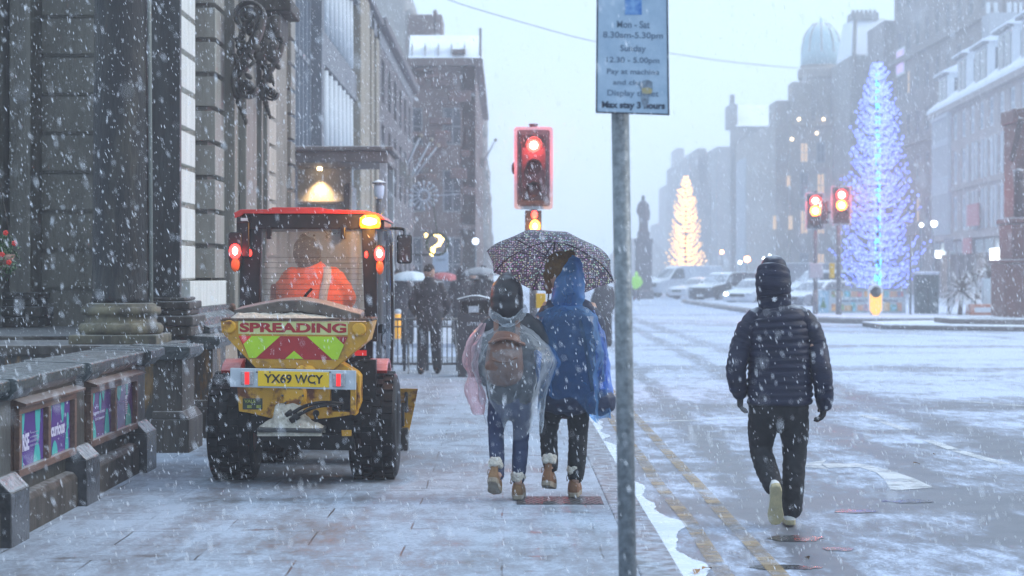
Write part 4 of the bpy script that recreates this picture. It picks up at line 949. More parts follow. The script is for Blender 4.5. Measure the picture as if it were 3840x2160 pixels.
# cab
Yc = 15.78
m_frame = M('cab_frame_black', (.009, .008, .009), .3, c2=(.02, .018, .02), scale=9, spec=.25)
b = MB()
def fr(poly, y0, y1): b.prism([(p.x, p.z) for p in [T(x_, y_, Yc) for x_, y_ in poly]], 'y', y0, y1)
fr([(158, 165), (205, 95), (262, 95), (246, 560), (152, 560)], Yc, Yc + .10)
fr([(742, 95), (812, 95), (818, 250), (822, 700), (764, 700)], Yc, Yc + .10)
fr([(262, 95), (742, 95), (742, 150), (700, 160), (500, 128), (310, 128), (262, 150)], Yc + .003, Yc + .097)
fr([(152, 545), (764, 545), (770, 640), (150, 640)], Yc + .003, Yc + .097)
fr([(130, 640), (800, 640), (790, 1100), (170, 1100)], Yc + .02, Yc + .09)
b.build('cab_frame', m_frame, tr, bevel=.008)
xr_ = T(815, 0, Yc).x; xl_ = T(160, 0, Yc).x
b = MB()
for (x0, x1) in ((xl_ - .02, xl_ + .03), (xr_ + .015, xr_ + .06)):
    b.bb(x0, x1, Yc + 1.05, Yc + 1.13, .75, 2.12); b.bb(x0, x1, Yc + .10, Yc + 1.05, 2.06, 2.13); b.bb(x0, x1, Yc + .10, Yc + 1.1, .72, .80)
b.bb(xl_, xr_, Yc + 1.06, Yc + 1.12, 1.2, 1.28)
b.build('side_frame', m_frame, tr, bevel=.01)
# bulging side doors of glass
m_glass = M('cab_side_glass', (.10, .13, .17), .04, alpha=.45)
for sg, xg in ((1, xr_ + .045), (-1, xl_ - .01)):
    b = MB(); rings = []
    for i in range(9):
        t = i / 8; rings.append([(xg + sg * .055 * math.sin(math.pi * t), Yc + .10 + .94 * t, z) for z in (.80, 2.05)])
    b.ring_loft(rings, cap0=False, cap1=False, closed=False); b.build('door_glass', m_glass, tr, smooth=True)
b = MB()
b.tube([(xr_ + .105, Yc + .3, .95), (xr_ + .115, Yc + .3, 1.4), (xr_ + .10, Yc + .3, 1.95)], .012, seg=6, sub=3); b.build('door_edge', m_frame, tr)
# rear glass with heater lines
p0, p1, p2, p3 = T(262, 545, Yc + .05), T(764, 545, Yc + .05), T(742, 128, Yc + .05), T(280, 128, Yc + .05)
mg = bpy.data.materials.new('rear_glass'); mg.use_nodes = True; t_ = mg.node_tree; pz = t_.nodes['Principled BSDF']
pz.inputs['Base Color'].default_value = (.5, .55, .5, 1); pz.inputs['Roughness'].default_value = .12; 
tcn = t_.nodes.new('ShaderNodeTexCoord'); nzn = t_.nodes.new('ShaderNodeTexNoise'); nzn.inputs['Scale'].default_value = 70; mrn = t_.nodes.new('ShaderNodeMapRange'); mrn.inputs[1].default_value = .62; mrn.inputs[2].default_value = .70; mrn.inputs[3].default_value = .16; mrn.inputs[4].default_value = .6
t_.links.new(tcn.outputs['Object'], nzn.inputs['Vector']); t_.links.new(nzn.outputs[0], mrn.inputs[0]); t_.links.new(mrn.outputs[0], pz.inputs['Alpha'])
b = MB(); b.quad(p0, p1, p2, p3); rg = b.build('rear_window', mg, tr, fix=False)
b = MB()
for k in range(9): y_ = 290 + k * 26; b.rod(T(270, y_, Yc + .045), T(760, y_ + 4, Yc + .045), .0012, 4)
q = b.build('heater_line', m_blk, tr); q.parent = rg
b = MB(); b.rods([T(460, 500, Yc - .01), T(478, 470, Yc - .02), T(504, 443, Yc - .01)], .012); b.box(T(478, 495, Yc - .02), (.08, .06, .035)); b.build('wiper', m_blk, tr)
b = MB()
for (x_, y_, r_) in ((580, 190, 10), (515, 185, 6), (595, 165, 6), (460, 178, 4), (487, 172, 3)): b.ell(T(x_, y_, Yc + .06), (r_ * .0016, .01, r_ * .0016), 10, 7)
b.rods([T(555, 150, Yc + .2), T(580, 180, Yc + .2), T(640, 172, Yc + .2)], .004); b.build('cab_fitting', m_blk, tr)
b = MB()
for x_ in (296, 656): b.box(T(x_, 172, Yc - .01), (.04, .05, .10))
b.build('window_hinge', m_frame, tr, bevel=.01)
b = MB(); b.bb(xl_ + .1, xr_ - .1, Yc + .35, Yc + .9, 1.0, 1.08); b.bb(T(300, 0, 16.1).x, T(345, 0, 16.1).x, Yc + .32, Yc + .40, 1.08, T(0, 420, 16.1).z); b.bb(xl_ + .05, xr_ - .02, Yc + .12, Yc + 1.0, .82, .99); b.build('seat', M('seat_maroon', (.16, .03, .035), .6), tr, bevel=.03)
b = MB(); b.torus((-1.56, Yc + .98, 1.36), .16, .014, axis='y', seg=20, sr=6); b.rod((-1.56, Yc + 1.0, 1.34), (-1.56, Yc + 1.1, 1.1), .02); b.build('steering_wheel', m_blk, tr, smooth=True)
# windscreen frosted light beyond the driver
b = MB(); b.quad((xl_ + .02, Yc + 1.10, 1.28), (xr_ + .02, Yc + 1.10, 1.28), (xr_ + .02, Yc + 1.10, 2.06), (xl_ + .02, Yc + 1.10, 2.06)); b.build('windscreen', M('misted_glass', (.42, .46, .42), .5, alpha=.55), tr, fix=False)
# roof
b = MB(); zt = T(0, 52, Yc).z; zb = T(0, 92, Yc).z; xa, xb = T(134, 0, Yc).x, T(860, 0, Yc).x
prof = [(xa, zb - .015), (xa - .005, zt - .04), (xa + .05, zt - .012), (xa + .26, zt - .012), (xa + .30, zt + .004), (xa + .68, zt + .004), (xa + .74, zt - .012), (xb - .16, zt - .022), (xb - .05, zt - .045), (xb, zt - .09), (xb - .005, zb - .03), (xb - .07, zb - .012), (xb - .16, zb + .02), (xa + .07, zb + .02), (xa + .04, zb - .005)]
b.prism(prof, 'y', Yc - .06, Yc + 1.25); b.build('roof', m_redp, tr, bevel=.022, bseg=4)
b = MB(); b.bb(xa + .05, xb - .08, Yc - .02, Yc + 1.15, zb - .10, zb + .018); b.build('roof_liner', m_frame, tr, bevel=.01)
# beacon
bc = T(784, 118, Yc - .10)
b = MB(); b.ell(bc, (.058, .04, .034), 18, 12); be = b.build('beacon', M('amber_beacon_glow', (1, .4, .02), .3, emis=(1, .50, .06), es=60), tr, smooth=True)
b = MB(); b.lathe([(.001, bc.z - .055), (.075, bc.z - .05), (.085, bc.z - .02), (.08, bc.z + .03), (.05, bc.z + .055)], (bc.x, bc.y + .06, 0), seg=24); b.build('beacon_base', M('amber_lens', (.8, .25, .01), .25, emis=(1, .25, .01), es=2.2), tr, smooth=True)
def spotl(name, loc, e, c, r, parent, size=110):
    ld = bpy.data.lights.new(name, 'SPOT'); ld.energy = e; ld.color = c; ld.shadow_soft_size = r; ld.spot_size = R(size); ld.spot_blend = 1.0
    lo = bpy.data.objects.new(name, ld); col.objects.link(lo); lo.parent = parent; lo.location = worldmat(parent).inverted() @ V(loc); lo.rotation_euler = (R(-90), 0, 0); lo.rotation_euler = V((0, -1, -.02)).to_track_quat('-Z', 'Z').to_euler(); return lo
def plight(name, loc, e, c, r, parent):
    ld = bpy.data.lights.new(name, 'POINT'); ld.energy = e; ld.color = c; ld.shadow_soft_size = r
    lo = bpy.data.objects.new(name, ld); col.objects.link(lo); lo.parent = parent; lo.location = worldmat(parent).inverted() @ V(loc); return lo
plight('beacon_light', bc + V((0, -.16, 0)), 20, (1, .42, .05), .05, tr)
# lamp clusters on the cab corners
for (cx_, y0, y1, lx_, rr) in ((130, 168, 362, 131, 30), (832, 232, 374, 832, 26)):
    b = MB(); yb_ = Yc - .10
    hw = 32 if cx_ < 400 else 27
    b.prism([(p.x, p.z) for p in [T(cx_ - hw, y0 + 12, yb_), T(cx_ - hw + 8, y0, yb_), T(cx_ + hw - 6, y0, yb_), T(cx_ + hw, y0 + 10, yb_), T(cx_ + hw, y1 - 55, yb_), T(cx_ + hw * .5, y1 - 6, yb_), T(cx_, y1, yb_), T(cx_ - hw * .6, y1 - 15, yb_), T(cx_ - hw, y1 - 70, yb_)]], 'y', yb_, yb_ + .09)
    if cx_ < 400: b.box(T(170, 200, yb_ + .05), (.10, .04, .3))
    hs = b.build('lamp_housing', m_frame, tr, bevel=.012, bseg=3)
    zr = 262 if cx_ < 400 else 275
    b = MB(); b.ell(T(lx_, zr, yb_ - .003), (rr * .00165 * .95, .022, .060), 16, 10); q = b.build('red_lamp', M('red_lamp_glow', (1, .05, .04), .3, emis=(1, .035, .03), es=4.0), tr, smooth=True); q.parent = hs
    b = MB(); b.ell(T(lx_, zr - 2, yb_ - .022), (.020, .008, .032), 12, 8); q = b.build('bulb', M('hot_lamp_core', (1, .6, .5), .3, emis=(1, .55, .42), es=22), tr, smooth=True); q.parent = hs
    b = MB(); b.ell(T(lx_ + 2, zr + 66, yb_ + .0), (rr * .00165 * .72, .026, .055), 16, 10); q = b.build('amber_lamp', M('amber_lens_dim', (.50, .10, .02), .2, emis=(1, .16, .02), es=.12), tr, smooth=True); q.parent = hs
    plight('tail_glow', T(lx_, zr, yb_ - .12), 2.2, (1, .05, .04), .04, tr)
b = MB()
for (x_, y_) in ((205, 270), (768, 278)): b.ell(T(x_, y_, Yc - .004), (.014, .012, .028), 10, 7)
b.build('marker_lamp', M('small_red_lamp', (1, .04, .03), .3, emis=(1, .04, .03), es=3), tr, smooth=True)
b = MB(); b.box(T(172, 110, Yc - .05), (.10, .06, .045)); b.rods([T(150, 170, Yc), T(146, 145, Yc), T(165, 138, Yc)], .008); b.build('work_lamp', m_frame, tr, bevel=.008)
b = MB(); b.box(T(176, 107, Yc - .084), (.055, .01, .022)); b.build('work_lamp_lens', M('work_lens', (.4, .5, .5), .15), tr)
# mirror on its arm
Ym = Yc + .9
b = MB(); b.tube([T(862, 205, Ym), T(862, 165, Ym), T(880, 152, Ym), T(935, 152, Ym), T(952, 160, Ym), T(953, 185, Ym)], .012, seg=8, sub=3); b.box(T(872, 190, Ym), (.05, .05, .05)); b.build('mirror_arm', m_blk, tr)
b = MB(); q0, q1 = T(916, 180, Ym), T(990, 322, Ym); b.bb(q0.x, q1.x, Ym - .02, Ym + .03, q1.z, q0.z); b.build('mirror', m_blk, tr, bevel=.025, bseg=4)
b = MB(); b.bb(q0.x + .012, q1.x - .012, Ym - .026, Ym - .0205, q1.z + .012, q0.z - .012); b.build('mirror_glass', M('wet_mirror', (.07, .05, .05), .15, c2=(.3, .3, .32), scale=40, mixlo=.6, mixhi=.7), tr, bevel=.015)
for (x_, y_, rx_, rz_, hole) in ((878, 568, .027, .095, 0), (864, 688, .036, .075, 1)):
    b = MB(); c = T(x_, y_, Ym + .2)
    if hole: b.torus((0, 0, 0), 1, .22, axis='y', seg=20, sr=6); b.v = [V((q.x * rx_, q.y * .03, q.z * rz_)) + c for q in b.v]
    else: b.ell(c, (rx_, .03, rz_), 14, 9)
    b.build('side_mirror', m_blk, tr, smooth=True)
b = MB(); b.rod(T(640 * 1.0 - 490, 60, Yc), T(152, -20, Yc), .003, 5); b.build('antenna', m_blk, tr)
# ------------------------------------------------ spreader
Yh = 14.92
m_hop = m_yel_p
b = MB()
P2 = lambda l, Y: [(T(x, y, Yh).x, T(x, y, Yh).z) for x, y in l]
outer = [(62, 592), (795, 598), (795, 640), (770, 700), (610, 836), (232, 828), (66, 655)]
n_ = 7; ro = P2(outer, Yh)
inn = [(72, 592), (785, 598), (785, 640), (760, 696), (606, 826), (240, 818), (76, 655)]
b.prism(P2([(62, 598), (795, 604), (795, 640), (770, 700), (610, 836), (232, 828), (66, 655)], 0), 'y', Yh, Yh + .02)
b.prism(P2([(72, 598), (785, 604), (785, 640), (765, 700), (606, 830), (240, 822), (76, 655)], 0), 'y', Yh + .60, Yh + .62)
hop = b.build('hopper', m_hop, tr, bevel=.004)
b = MB()
def sheet(pa, pb, y0, y1, th=.012):
    a = T(*pa, Yh); c = T(*pb, Yh); d = (c - a); nn = V((-d.z, 0, d.x)).normalized() * th
    b.add([(a.x, y0, a.z), (c.x, y0, c.z), (c.x + nn.x, y0, c.z + nn.z), (a.x + nn.x, y0, a.z + nn.z), (a.x, y1, a.z), (c.x, y1, c.z), (c.x + nn.x, y1, c.z + nn.z), (a.x + nn.x, y1, a.z + nn.z)], [(0, 1, 2, 3), (7, 6, 5, 4), (0, 4, 5, 1), (1, 5, 6, 2), (2, 6, 7, 3), (3, 7, 4, 0)])
sheet((66, 655), (232, 828), Yh + .021, Yh + .599); sheet((62, 598), (66, 655), Yh + .021, Yh + .599); sheet((610, 836), (770, 700), Yh + .021, Yh + .599); sheet((770, 700), (795, 604), Yh + .021, Yh + .599)
b.build('hopper_side', m_rusty, tr)
b = MB(); q0, q1 = T(60, 588, Yh), T(797, 600, Yh)
b.bb(q0.x, q1.x, Yh - .012, Yh + .022, q1.z, q0.z + .002); b.bb(q0.x, q0.x + .03, Yh + .023, Yh + .62, q1.z, q0.z); b.bb(q1.x - .03, q1.x, Yh + .023, Yh + .62, q1.z, q0.z); b.bb(q0.x, q1.x, Yh + .621, Yh + .65, q1.z, q0.z); b.build('hopper_rim', m_rustd, tr, bevel=.003)
for (x_, y_) in ((102, 628), (733, 640)):
    b = MB(); c = T(x_, y_, Yh - .02); hex_ = [(c.x + .056 * math.cos(R(22.5 + 45 * k)), c.z + .052 * math.sin(R(22.5 + 45 * k))) for k in range(8)]
    b.prism(hex_, 'y', Yh - .035, Yh - .001); b.build('end_cap', m_rusty, tr, bevel=.012)
b = MB(); b.prism(P2([(148, 600), (678, 606), (678, 668), (148, 662)], 0), 'y', Yh - .004, Yh - .0005); q = b.build('sign_panel', m_cream, tr); q.parent = hop; q.matrix_parent_inverse = Matrix.Identity(4)
tw = T(672, 640, Yh).x - T(154, 640, Yh).x
q = text('SPREADING', 'lettering', m_dred, tr, V(((T(154, 0, Yh).x + T(672, 0, Yh).x) / 2, Yh - .0065, T(0, 633, Yh).z)), .1, width=tw, height=.073, bold=.0045, lean=R(.5))
q.parent = hop
c0 = [(148, 672), (678, 676), (625, 790), (200, 782)]
b = MB(); b.prism(P2(c0, 0), 'y', Yh - .004, Yh - .0005); q = b.build('chevron_panel', m_dred, tr); q.parent = hop
b = MB()
for poly in ([(212, 673), (350, 674), (232, 780), (200, 780), (172, 712)], [(480, 675), (618, 676), (660, 716), (630, 788), (604, 787)], [(418, 745), (463, 784), (375, 783)]): b.prism(P2(poly, 0), 'y', Yh - .0065, Yh - .0042)
q = b.build('chevron_stripe', m_lime, tr); q.parent = hop
b = MB(); b.prism(P2([(150, 672), (212, 673), (172, 712)], 0), 'y', Yh - .007, Yh - .0042); q = b.build('bright_chevron_corner', M('bright_red_reflect', (.75, .04, .03), .3), tr); q.parent = hop
# sheet cover above the salt
b = MB(); rings = []
for (x_, y_) in ((132, 545), (250, 520), (350, 502), (450, 497), (560, 515), (680, 548), (745, 566)):
    p = T(x_, y_, Yh + .3); rings.append([(p.x, Yh + .24, p.z), (p.x, Yh + .62, p.z + .02), (p.x, Yh + .62, p.z - .02), (p.x, Yh + .24, p.z - .09)])
b.ring_loft(rings); b.build('salt_guard', M('salt_guard_steel', (.07, .055, .048), .6, c2=(.13, .11, .09), scale=8, bump=.3, snow=.12, snowlo=.6), tr, bevel=.01)
b = MB(); b.ell(T(117, 532, Yh + .3), .028, 10, 8); b.rod(T(100, 533, Yh + .3), T(134, 550, Yh + .3), .016); b.build('guard_hook', m_rustd, tr, smooth=True)
# light board with plate
Yl = 14.80
b = MB(); P3 = lambda l: [(T(x, y, Yl).x, T(x, y, Yl).z) for x, y in l]
b.prism(P3([(107, 828), (718, 841), (718, 935), (107, 920)]), 'y', Yl, Yl + .03); lb = b.build('light_board', m_white, tr, bevel=.004)
b = MB(); b.prism(P3([(242, 841), (588, 849), (588, 923), (242, 916)]), 'y', Yl - .006, Yl - .0005); npl = b.build('number_plate', m_plate, tr, bevel=.002); npl.parent = lb
q = text('YX69 WCY', 'plate_lettering', m_letr, tr, V(((T(272, 0, Yl).x + T(560, 0, Yl).x) / 2, Yl - .0085, T(0, 881, Yl).z)), .1, width=T(560, 0, Yl).x - T(272, 0, Yl).x, height=.068, bold=.0025, lean=R(1.0)); q.parent = lb
for (x0, x1, y0) in ((160, 222, 843), (603, 665, 852)):
    b = MB(); a = T(x0, y0, Yl); c = T(x1, y0 + 68, Yl); b.bb(a.x, c.x, Yl - .02, Yl - .0005, c.z, a.z); q = b.build('tail_light', M('clear_lens', (.26, .25, .26), .15, c2=(.4, .4, .42), scale=90), tr, bevel=.012, bseg=3); q.parent = lb
    b = MB(); w3 = (c.x - a.x) / 3; b.bb(a.x + w3, c.x - w3, Yl - .024, Yl - .0205, c.z + .006, a.z - .006); q = b.build('red_lens', M('lit_red_lens', (.7, .02, .02), .2, emis=(1, .02, .02), es=.9), tr); q.parent = lb
b = MB()
for x_ in (237, 592, 520, 300): b.ell(T(x_, 848 if x_ != 520 else 905, Yl - .006), .007, 8, 6)
q = b.build('bolt', m_steel, tr); q.parent = lb
# lower yellow body
b = MB(); P4 = lambda l, Y=Yh: [(T(x, y, Y).x, T(x, y, Y).z) for x, y in l]
b.prism(P4([(138, 900), (590, 905), (590, 960), (600, 1070), (520, 1078), (420, 1076), (300, 1072), (200, 1048), (148, 1040)]), 'y', Yh + .02, Yh + .30)
b.prism(P4([(690, 900), (718, 905), (718, 1060), (690, 1056)]), 'y', Yh + .01, Yh + .34); b.prism(P4([(560, 1042), (690, 1042), (690, 1058), (570, 1074)]), 'y', Yh + .015, Yh + .2)
b.prism(P4([(612, 838), (640, 800), (720, 850), (736, 870), (736, 1000), (722, 1040), (722, 905), (700, 880)]), 'y', Yh + .04, Yh + .3)
b.build('spreader_body', m_rusty, tr, bevel=.006)
b = MB(); b.prism(P4([(592, 930), (689, 930), (689, 1040), (592, 1040)]), 'y', Yh + .12, Yh + .3); b.prism(P4([(620, 830), (730, 800), (800, 800), (800, 1200), (600, 1200), (600, 1080)]), 'y', Yh + .35, Yh + .5); b.prism(P4([(100, 860), (240, 860), (240, 1150), (140, 1150)]), 'y', Yh + .35, Yh + .6); b.build('linkage', m_blk, tr)
b = MB(); c = T(411, 962, Yh - .10); b.lathe([(.10, Yh - .02), (.10, Yh - .05), (.088, Yh - .075), (.087, Yh - .10), (.05, Yh - .105), (.001, Yh - .105)], (c.x, 0, c.z), axis='y', seg=28)
b.prism([(c.x - .075, c.z), (c.x + .075, c.z), (c.x + .115, c.z - .12), (c.x - .115, c.z - .12)], 'y', Yh - .04, Yh + .01); b.build('gearbox', m_rusty, tr, smooth=False, bevel=.004)
b = MB()
for k in range(8): b.ell((c.x + .076 * math.cos(R(45 * k)), Yh - .108, c.z + .076 * math.sin(R(45 * k))), .009, 8, 6)
b.build('gearbox_bolt', m_steel, tr, smooth=True)
b = MB(); c = T(474, 838, Yh - .02); b.ell(c, (.075, .03, .04), 14, 8); b.build('agitator_cover', m_rusty, tr, smooth=True)
b = MB(); q0, q1 = T(167, 976, Yh), T(263, 1030, Yh); b.bb(q0.x, q1.x, Yh + .013, Yh + .019, q1.z, q0.z); bp_ = b.build('maker_plate', M('dark_olive_plate', (.035, .045, .03), .4), tr, bevel=.002)
mo = M('olive_gold_print', (.30, .32, .06), .4)
q = text('VALE', 'plate_lettering', mo, tr, V((q0.x + .055, Yh + .011, q0.z - .022)), .03, width=.085, height=.026, bold=.001); q.parent = bp_
q = text('E  E', 'plate_lettering', mo, tr, V(((q0.x + q1.x) / 2 + .012, Yh + .011, q0.z - .062)), .03, width=.105, height=.022, bold=.002); q.parent = bp_
# spinner deck, chassis beam, hoses
b = MB(); P5 = lambda l, Y: [(T(x, y, Y).x, T(x, y, Y).z) for x, y in l]
b.prism(P5([(245, 1112), (560, 1118), (560, 1138), (245, 1134)], Yh - .12), 'y', Yh - .22, Yh + .15); b.prism(P5([(262, 1140), (545, 1140), (545, 1160), (262, 1160)], Yh - .12), 'y', Yh - .1, Yh + .1); b.build('spinner_deck', M('black_rubber_deck', (.03, .03, .03), .5, c2=(.06, .06, .06), scale=14), tr, bevel=.01)
b = MB(); b.prism(P5([(262, 1160), (700, 1150), (715, 1228), (380, 1222)], 15.1), 'y', 15.08, 15.2); b.prism(P5([(140, 1060), (700, 1060), (700, 1180), (262, 1180)], 15.25), 'y', 15.25, 15.32); b.prism(P5([(560, 1080), (700, 1060), (700, 1160), (560, 1160)], 15.1), 'y', 15.21, 15.3); b.build('rear_beam', m_blk, tr)
b = MB(); b.prism(P5([(648, 1130), (696, 1130), (696, 1158), (650, 1158)], 15.05), 'y', 15.04, 15.07); b.build('yellow_bracket', m_rusty, tr)
b = MB()
b.tube([T(385, 1068, Yh - .16), T(420, 1040, Yh - .17), T(480, 1010, Yh - .16), T(560, 996, Yh - .12), T(655, 1000, Yh - .02)], .0135, seg=10, sub=5); b.tube([T(405, 1082, Yh - .18), T(450, 1050, Yh - .19), T(520, 1018, Yh - .17), T(600, 1008, Yh - .12), T(640, 1018, Yh - .02)], .0135, seg=10, sub=5)
b.build('hose', m_blk, tr, smooth=True)
b = MB(); b.rod(T(382, 1060, Yh - .16), T(408, 1040, Yh - .17), .024, 10); b.rod(T(402, 1086, Yh - .18), T(440, 1058, Yh - .19), .026, 10); b.rod(T(524, 1090, Yh - .1), T(524, 1048, Yh - .1), .014, 8); b.ell(T(524, 1048, Yh - .1), .026, 10, 8); b.build('hose_end', m_blk, tr, smooth=True)
b = MB(); random.seed(8)
for k in range(160): a = T(random.uniform(372, 440), 1222, 15.1 + random.uniform(-.05, .1)); c = a + V((random.uniform(-.05, .05), random.uniform(-.03, .03), -random.uniform(.03, .09))); b.rod(a, c, .0012, 3)
b.build('brush_bristle', m_blk, tr)
# front plough
b = MB(); Yp_ = 18.3; rings = []
for (z, dy) in ((.13, -.02), (.18, .02), (.32, .07), (.48, .05), (.60, -.05), (.66, -.12)):
    rings.append([(x, Yp_ + dy - (x + 1.5) * .12 + e, z) for (x, e) in ((-2.3, 0), (-.79 - (.66 - z) * .22, 0), (-.79 - (.66 - z) * .22, .02), (-2.3, .02))])
b.ring_loft(rings); b.build('plough_blade', m_rusty, tr)
b = MB(); b.bb(-.97, -.88, Yp_ - .25, Yp_ - .08, .10, .30)
for z, x in ((.28, -.93), (.42, -.91), (.55, -.88)): b.box((x - .02, Yp_ - .13, z), (.03, .05, .22))
b.bb(-1.7, -1.4, 17.9, 18.2, .3, .6); b.build('plough_frame', M('plough_frame_black', (.02, .018, .015), .45), tr, bevel=.01)
# the salt
def heap(name, label, prof, y0, y1, amp, parent_loc, seed):
    """prof: list of (x, ztop); a rounded heap between y0 and y1, rough surface"""
    b = MB(); nx, ny = 44, 16; zb_ = min(p[1] for p in prof) - .06; vs = []
    xs = [p[0] for p in prof]; zs = [p[1] for p in prof]
    for j in range(ny + 1):
        t = j / ny; env = math.sin(math.pi * t) ** .45
        for i in range(nx + 1):
            x = xs[0] + (xs[-1] - xs[0]) * i / nx; zt_ = float(np.interp(x, xs, zs)); y = y0 + (y1 - y0) * t
            n0 = mnoise.noise(V((x * 22, y * 22, seed))) * amp + mnoise.noise(V((x * 55, y * 55, seed))) * amp * .6
            vs.append(V((x, y, zb_ + (zt_ - zb_) * env + n0 * (env > .1))))
    b.v = vs; b.f = [(j * (nx + 1) + i, j * (nx + 1) + i + 1, (j + 1) * (nx + 1) + i + 1, (j + 1) * (nx + 1) + i) for j in range(ny) for i in range(nx)]
    o = b.build(name, m_salt, None, smooth=True); tag(o, label, 'road salt', kind='stuff'); return o
heap('road_salt', 'pale grit salt heaped along the top of the yellow hopper', [(T(x, y, Yh + .05).x, T(x, y, Yh + .05).z) for x, y in ((82, 596), (125, 560), (200, 556), (300, 565), (420, 560), (520, 572), (640, 592), (760, 600))], Yh + .03, Yh + .59, .010, None, 3.0)
heap('road_salt', 'pale grit salt piled on the spinner deck under the hopper', [(T(x, y, Yh - .1).x, T(x, y, Yh - .1).z) for x, y in ((247, 1112), (275, 1092), (315, 1070), (325, 1010), (345, 1005), (400, 988), (445, 1000), (470, 1060), (500, 1085), (535, 1100), (558, 1114))], Yh - .21, Yh + .10, .012, None, 7.0)
# ---------------------------------------------------------------- people
def body_mesh(J, skin, parent, name='body', face=(0, 1, 0), k=1.0, voxel=.013, head_r=(.078, .098, .118), fingers=True):
    """one continuous figure; J: joints in world space"""
    b = MB()
    hd = V(J['head']); f = V(face).normalized(); sdv = f.cross(V((0, 0, 1))).normalized()
    yaw = math.atan2(-f.x, f.y)
    b.ell(hd, tuple(r * k for r in head_r), 18, 12, rot=(0, 0, yaw))
    b.ell(hd - V((0, 0, .055 * k)) + f * .02 * k, (.056 * k, .07 * k, .065 * k), 14, 9, rot=(0, 0, yaw))
    b.tube([hd + f * .088 * k + V((0, 0, .02 * k)), hd + f * .112 * k - V((0, 0, .022 * k))], [.010 * k, .016 * k], seg=8, sub=1)      # nose
    b.ell(hd + f * .092 * k - V((0, 0, .055 * k)), (.024 * k, .012 * k, .009 * k), 10, 6, rot=(0, 0, yaw))                              # mouth
    for s_ in (-1, 1):
        b.ell(hd + sdv * (.078 * k * s_) - V((0, 0, .005)), (.014 * k, .026 * k, .034 * k), 8, 7, rot=(0, 0, yaw))                      # ears
        b.ell(hd + f * .086 * k + sdv * (.032 * k * s_) + V((0, 0, .008)), (.016 * k, .010 * k, .009 * k), 8, 6, rot=(0, 0, yaw))       # eyes
    nk = V(J['neck']); ch = V(J['chest']); pv = V(J['pelvis'])
    b.tube([hd - V((0, 0, .06 * k)), nk, nk - V((0, 0, .06 * k))], [.052 * k, .054 * k, .075 * k], seg=12, sub=2)
    b.tube([nk - V((0, 0, .03)), ch, (ch + pv) / 2, pv, pv - V((0, 0, .07 * k))], [(.10 * k, .075 * k), (.165 * k, .10 * k), (.135 * k, .09 * k), (.155 * k, .105 * k), (.12 * k, .09 * k)], seg=16, sub=3)
    for s_ in ('l', 'r'):
        sh, el, wr = (V(J[x + s_]) for x in ('sh', 'el', 'wr'))
        b.tube([ch + (sh - ch) * .55 + V((0, 0, .03)), sh, (sh + el) / 2, el, (el + wr) / 2, wr], [.06 * k, .058 * k, .046 * k, .038 * k, .034 * k, .025 * k], seg=12, sub=2)
        hp, kn, an, to = (V(J[x + s_]) for x in ('hp', 'kn', 'an', 'to'))
        b.tube([pv + (hp - pv) * .6, hp, (hp + kn) / 2, kn, kn * .62 + an * .38, an], [.075 * k, .076 * k, .058 * k, .042 * k, .038 * k, .028 * k], seg=12, sub=2)
        b.tube([an + (an - to).normalized() * .03, an * .5 + to * .5, to], [.034 * k, .034 * k, .026 * k], seg=10, sub=2)
        if fingers: hand(b, wr, V(J.get('hd' + s_, wr + (wr - el).normalized() * .09)), s_, k, f)
    return fuse(b, name, skin, parent, voxel, 3)
def hand(b, wr, tip, s_, k=1.0, f=V((0, 1, 0)), fat=1.0, curl=.5):
    """palm with five unequal fingers, curled towards the palm, thumb from its side"""
    d = (tip - wr).normalized(); inn = V((1, 0, 0)) * (1 if s_ == 'l' else -1)
    wd = d.cross(inn).normalized()
    if wd.dot(f) < 0: wd = -wd                                  # wd: towards the thumb side (forwards)
    pal = d.cross(wd).normalized()
    if pal.dot(inn) < 0: pal = -pal
    L_ = .085 * k
    b.tube([wr, wr + d * L_ * .5, wr + d * L_], [(.022 * k * fat, .028 * k * fat), (.019 * k * fat, .040 * k * fat), (.017 * k * fat, .040 * k * fat)], seg=12, sub=2, ref=tuple(wd))
    for i, (o_, ln) in enumerate(((.030, .068), (.010, .078), (-.010, .072), (-.029, .056))):
        r_ = .0095 * k * fat; a0 = wr + d * L_ * .93 + wd * o_ * k * fat
        a1 = a0 + (d * .92 + pal * curl * .5 + wd * o_ * 2).normalized() * ln * .5 * k
        a2 = a1 + (d * (.9 - curl * .5) + pal * curl * 1.3).normalized() * ln * .5 * k
        b.tube([a0, a1, a2], [r_ * 1.05, r_, r_ * .85], seg=8, sub=2)
    t0 = wr + d * L_ * .25 + wd * .026 * k * fat; t1 = t0 + (d * .7 + wd * .75 + pal * .3).normalized() * .036 * k; t2 = t1 + (d * .95 + wd * .15 + pal * .3).normalized() * .032 * k
    b.tube([t0, t1, t2], [.014 * k * fat, .0115 * k * fat, .010 * k * fat], seg=8, sub=2)
skin = M('skin', (.45, .27, .20), .5)
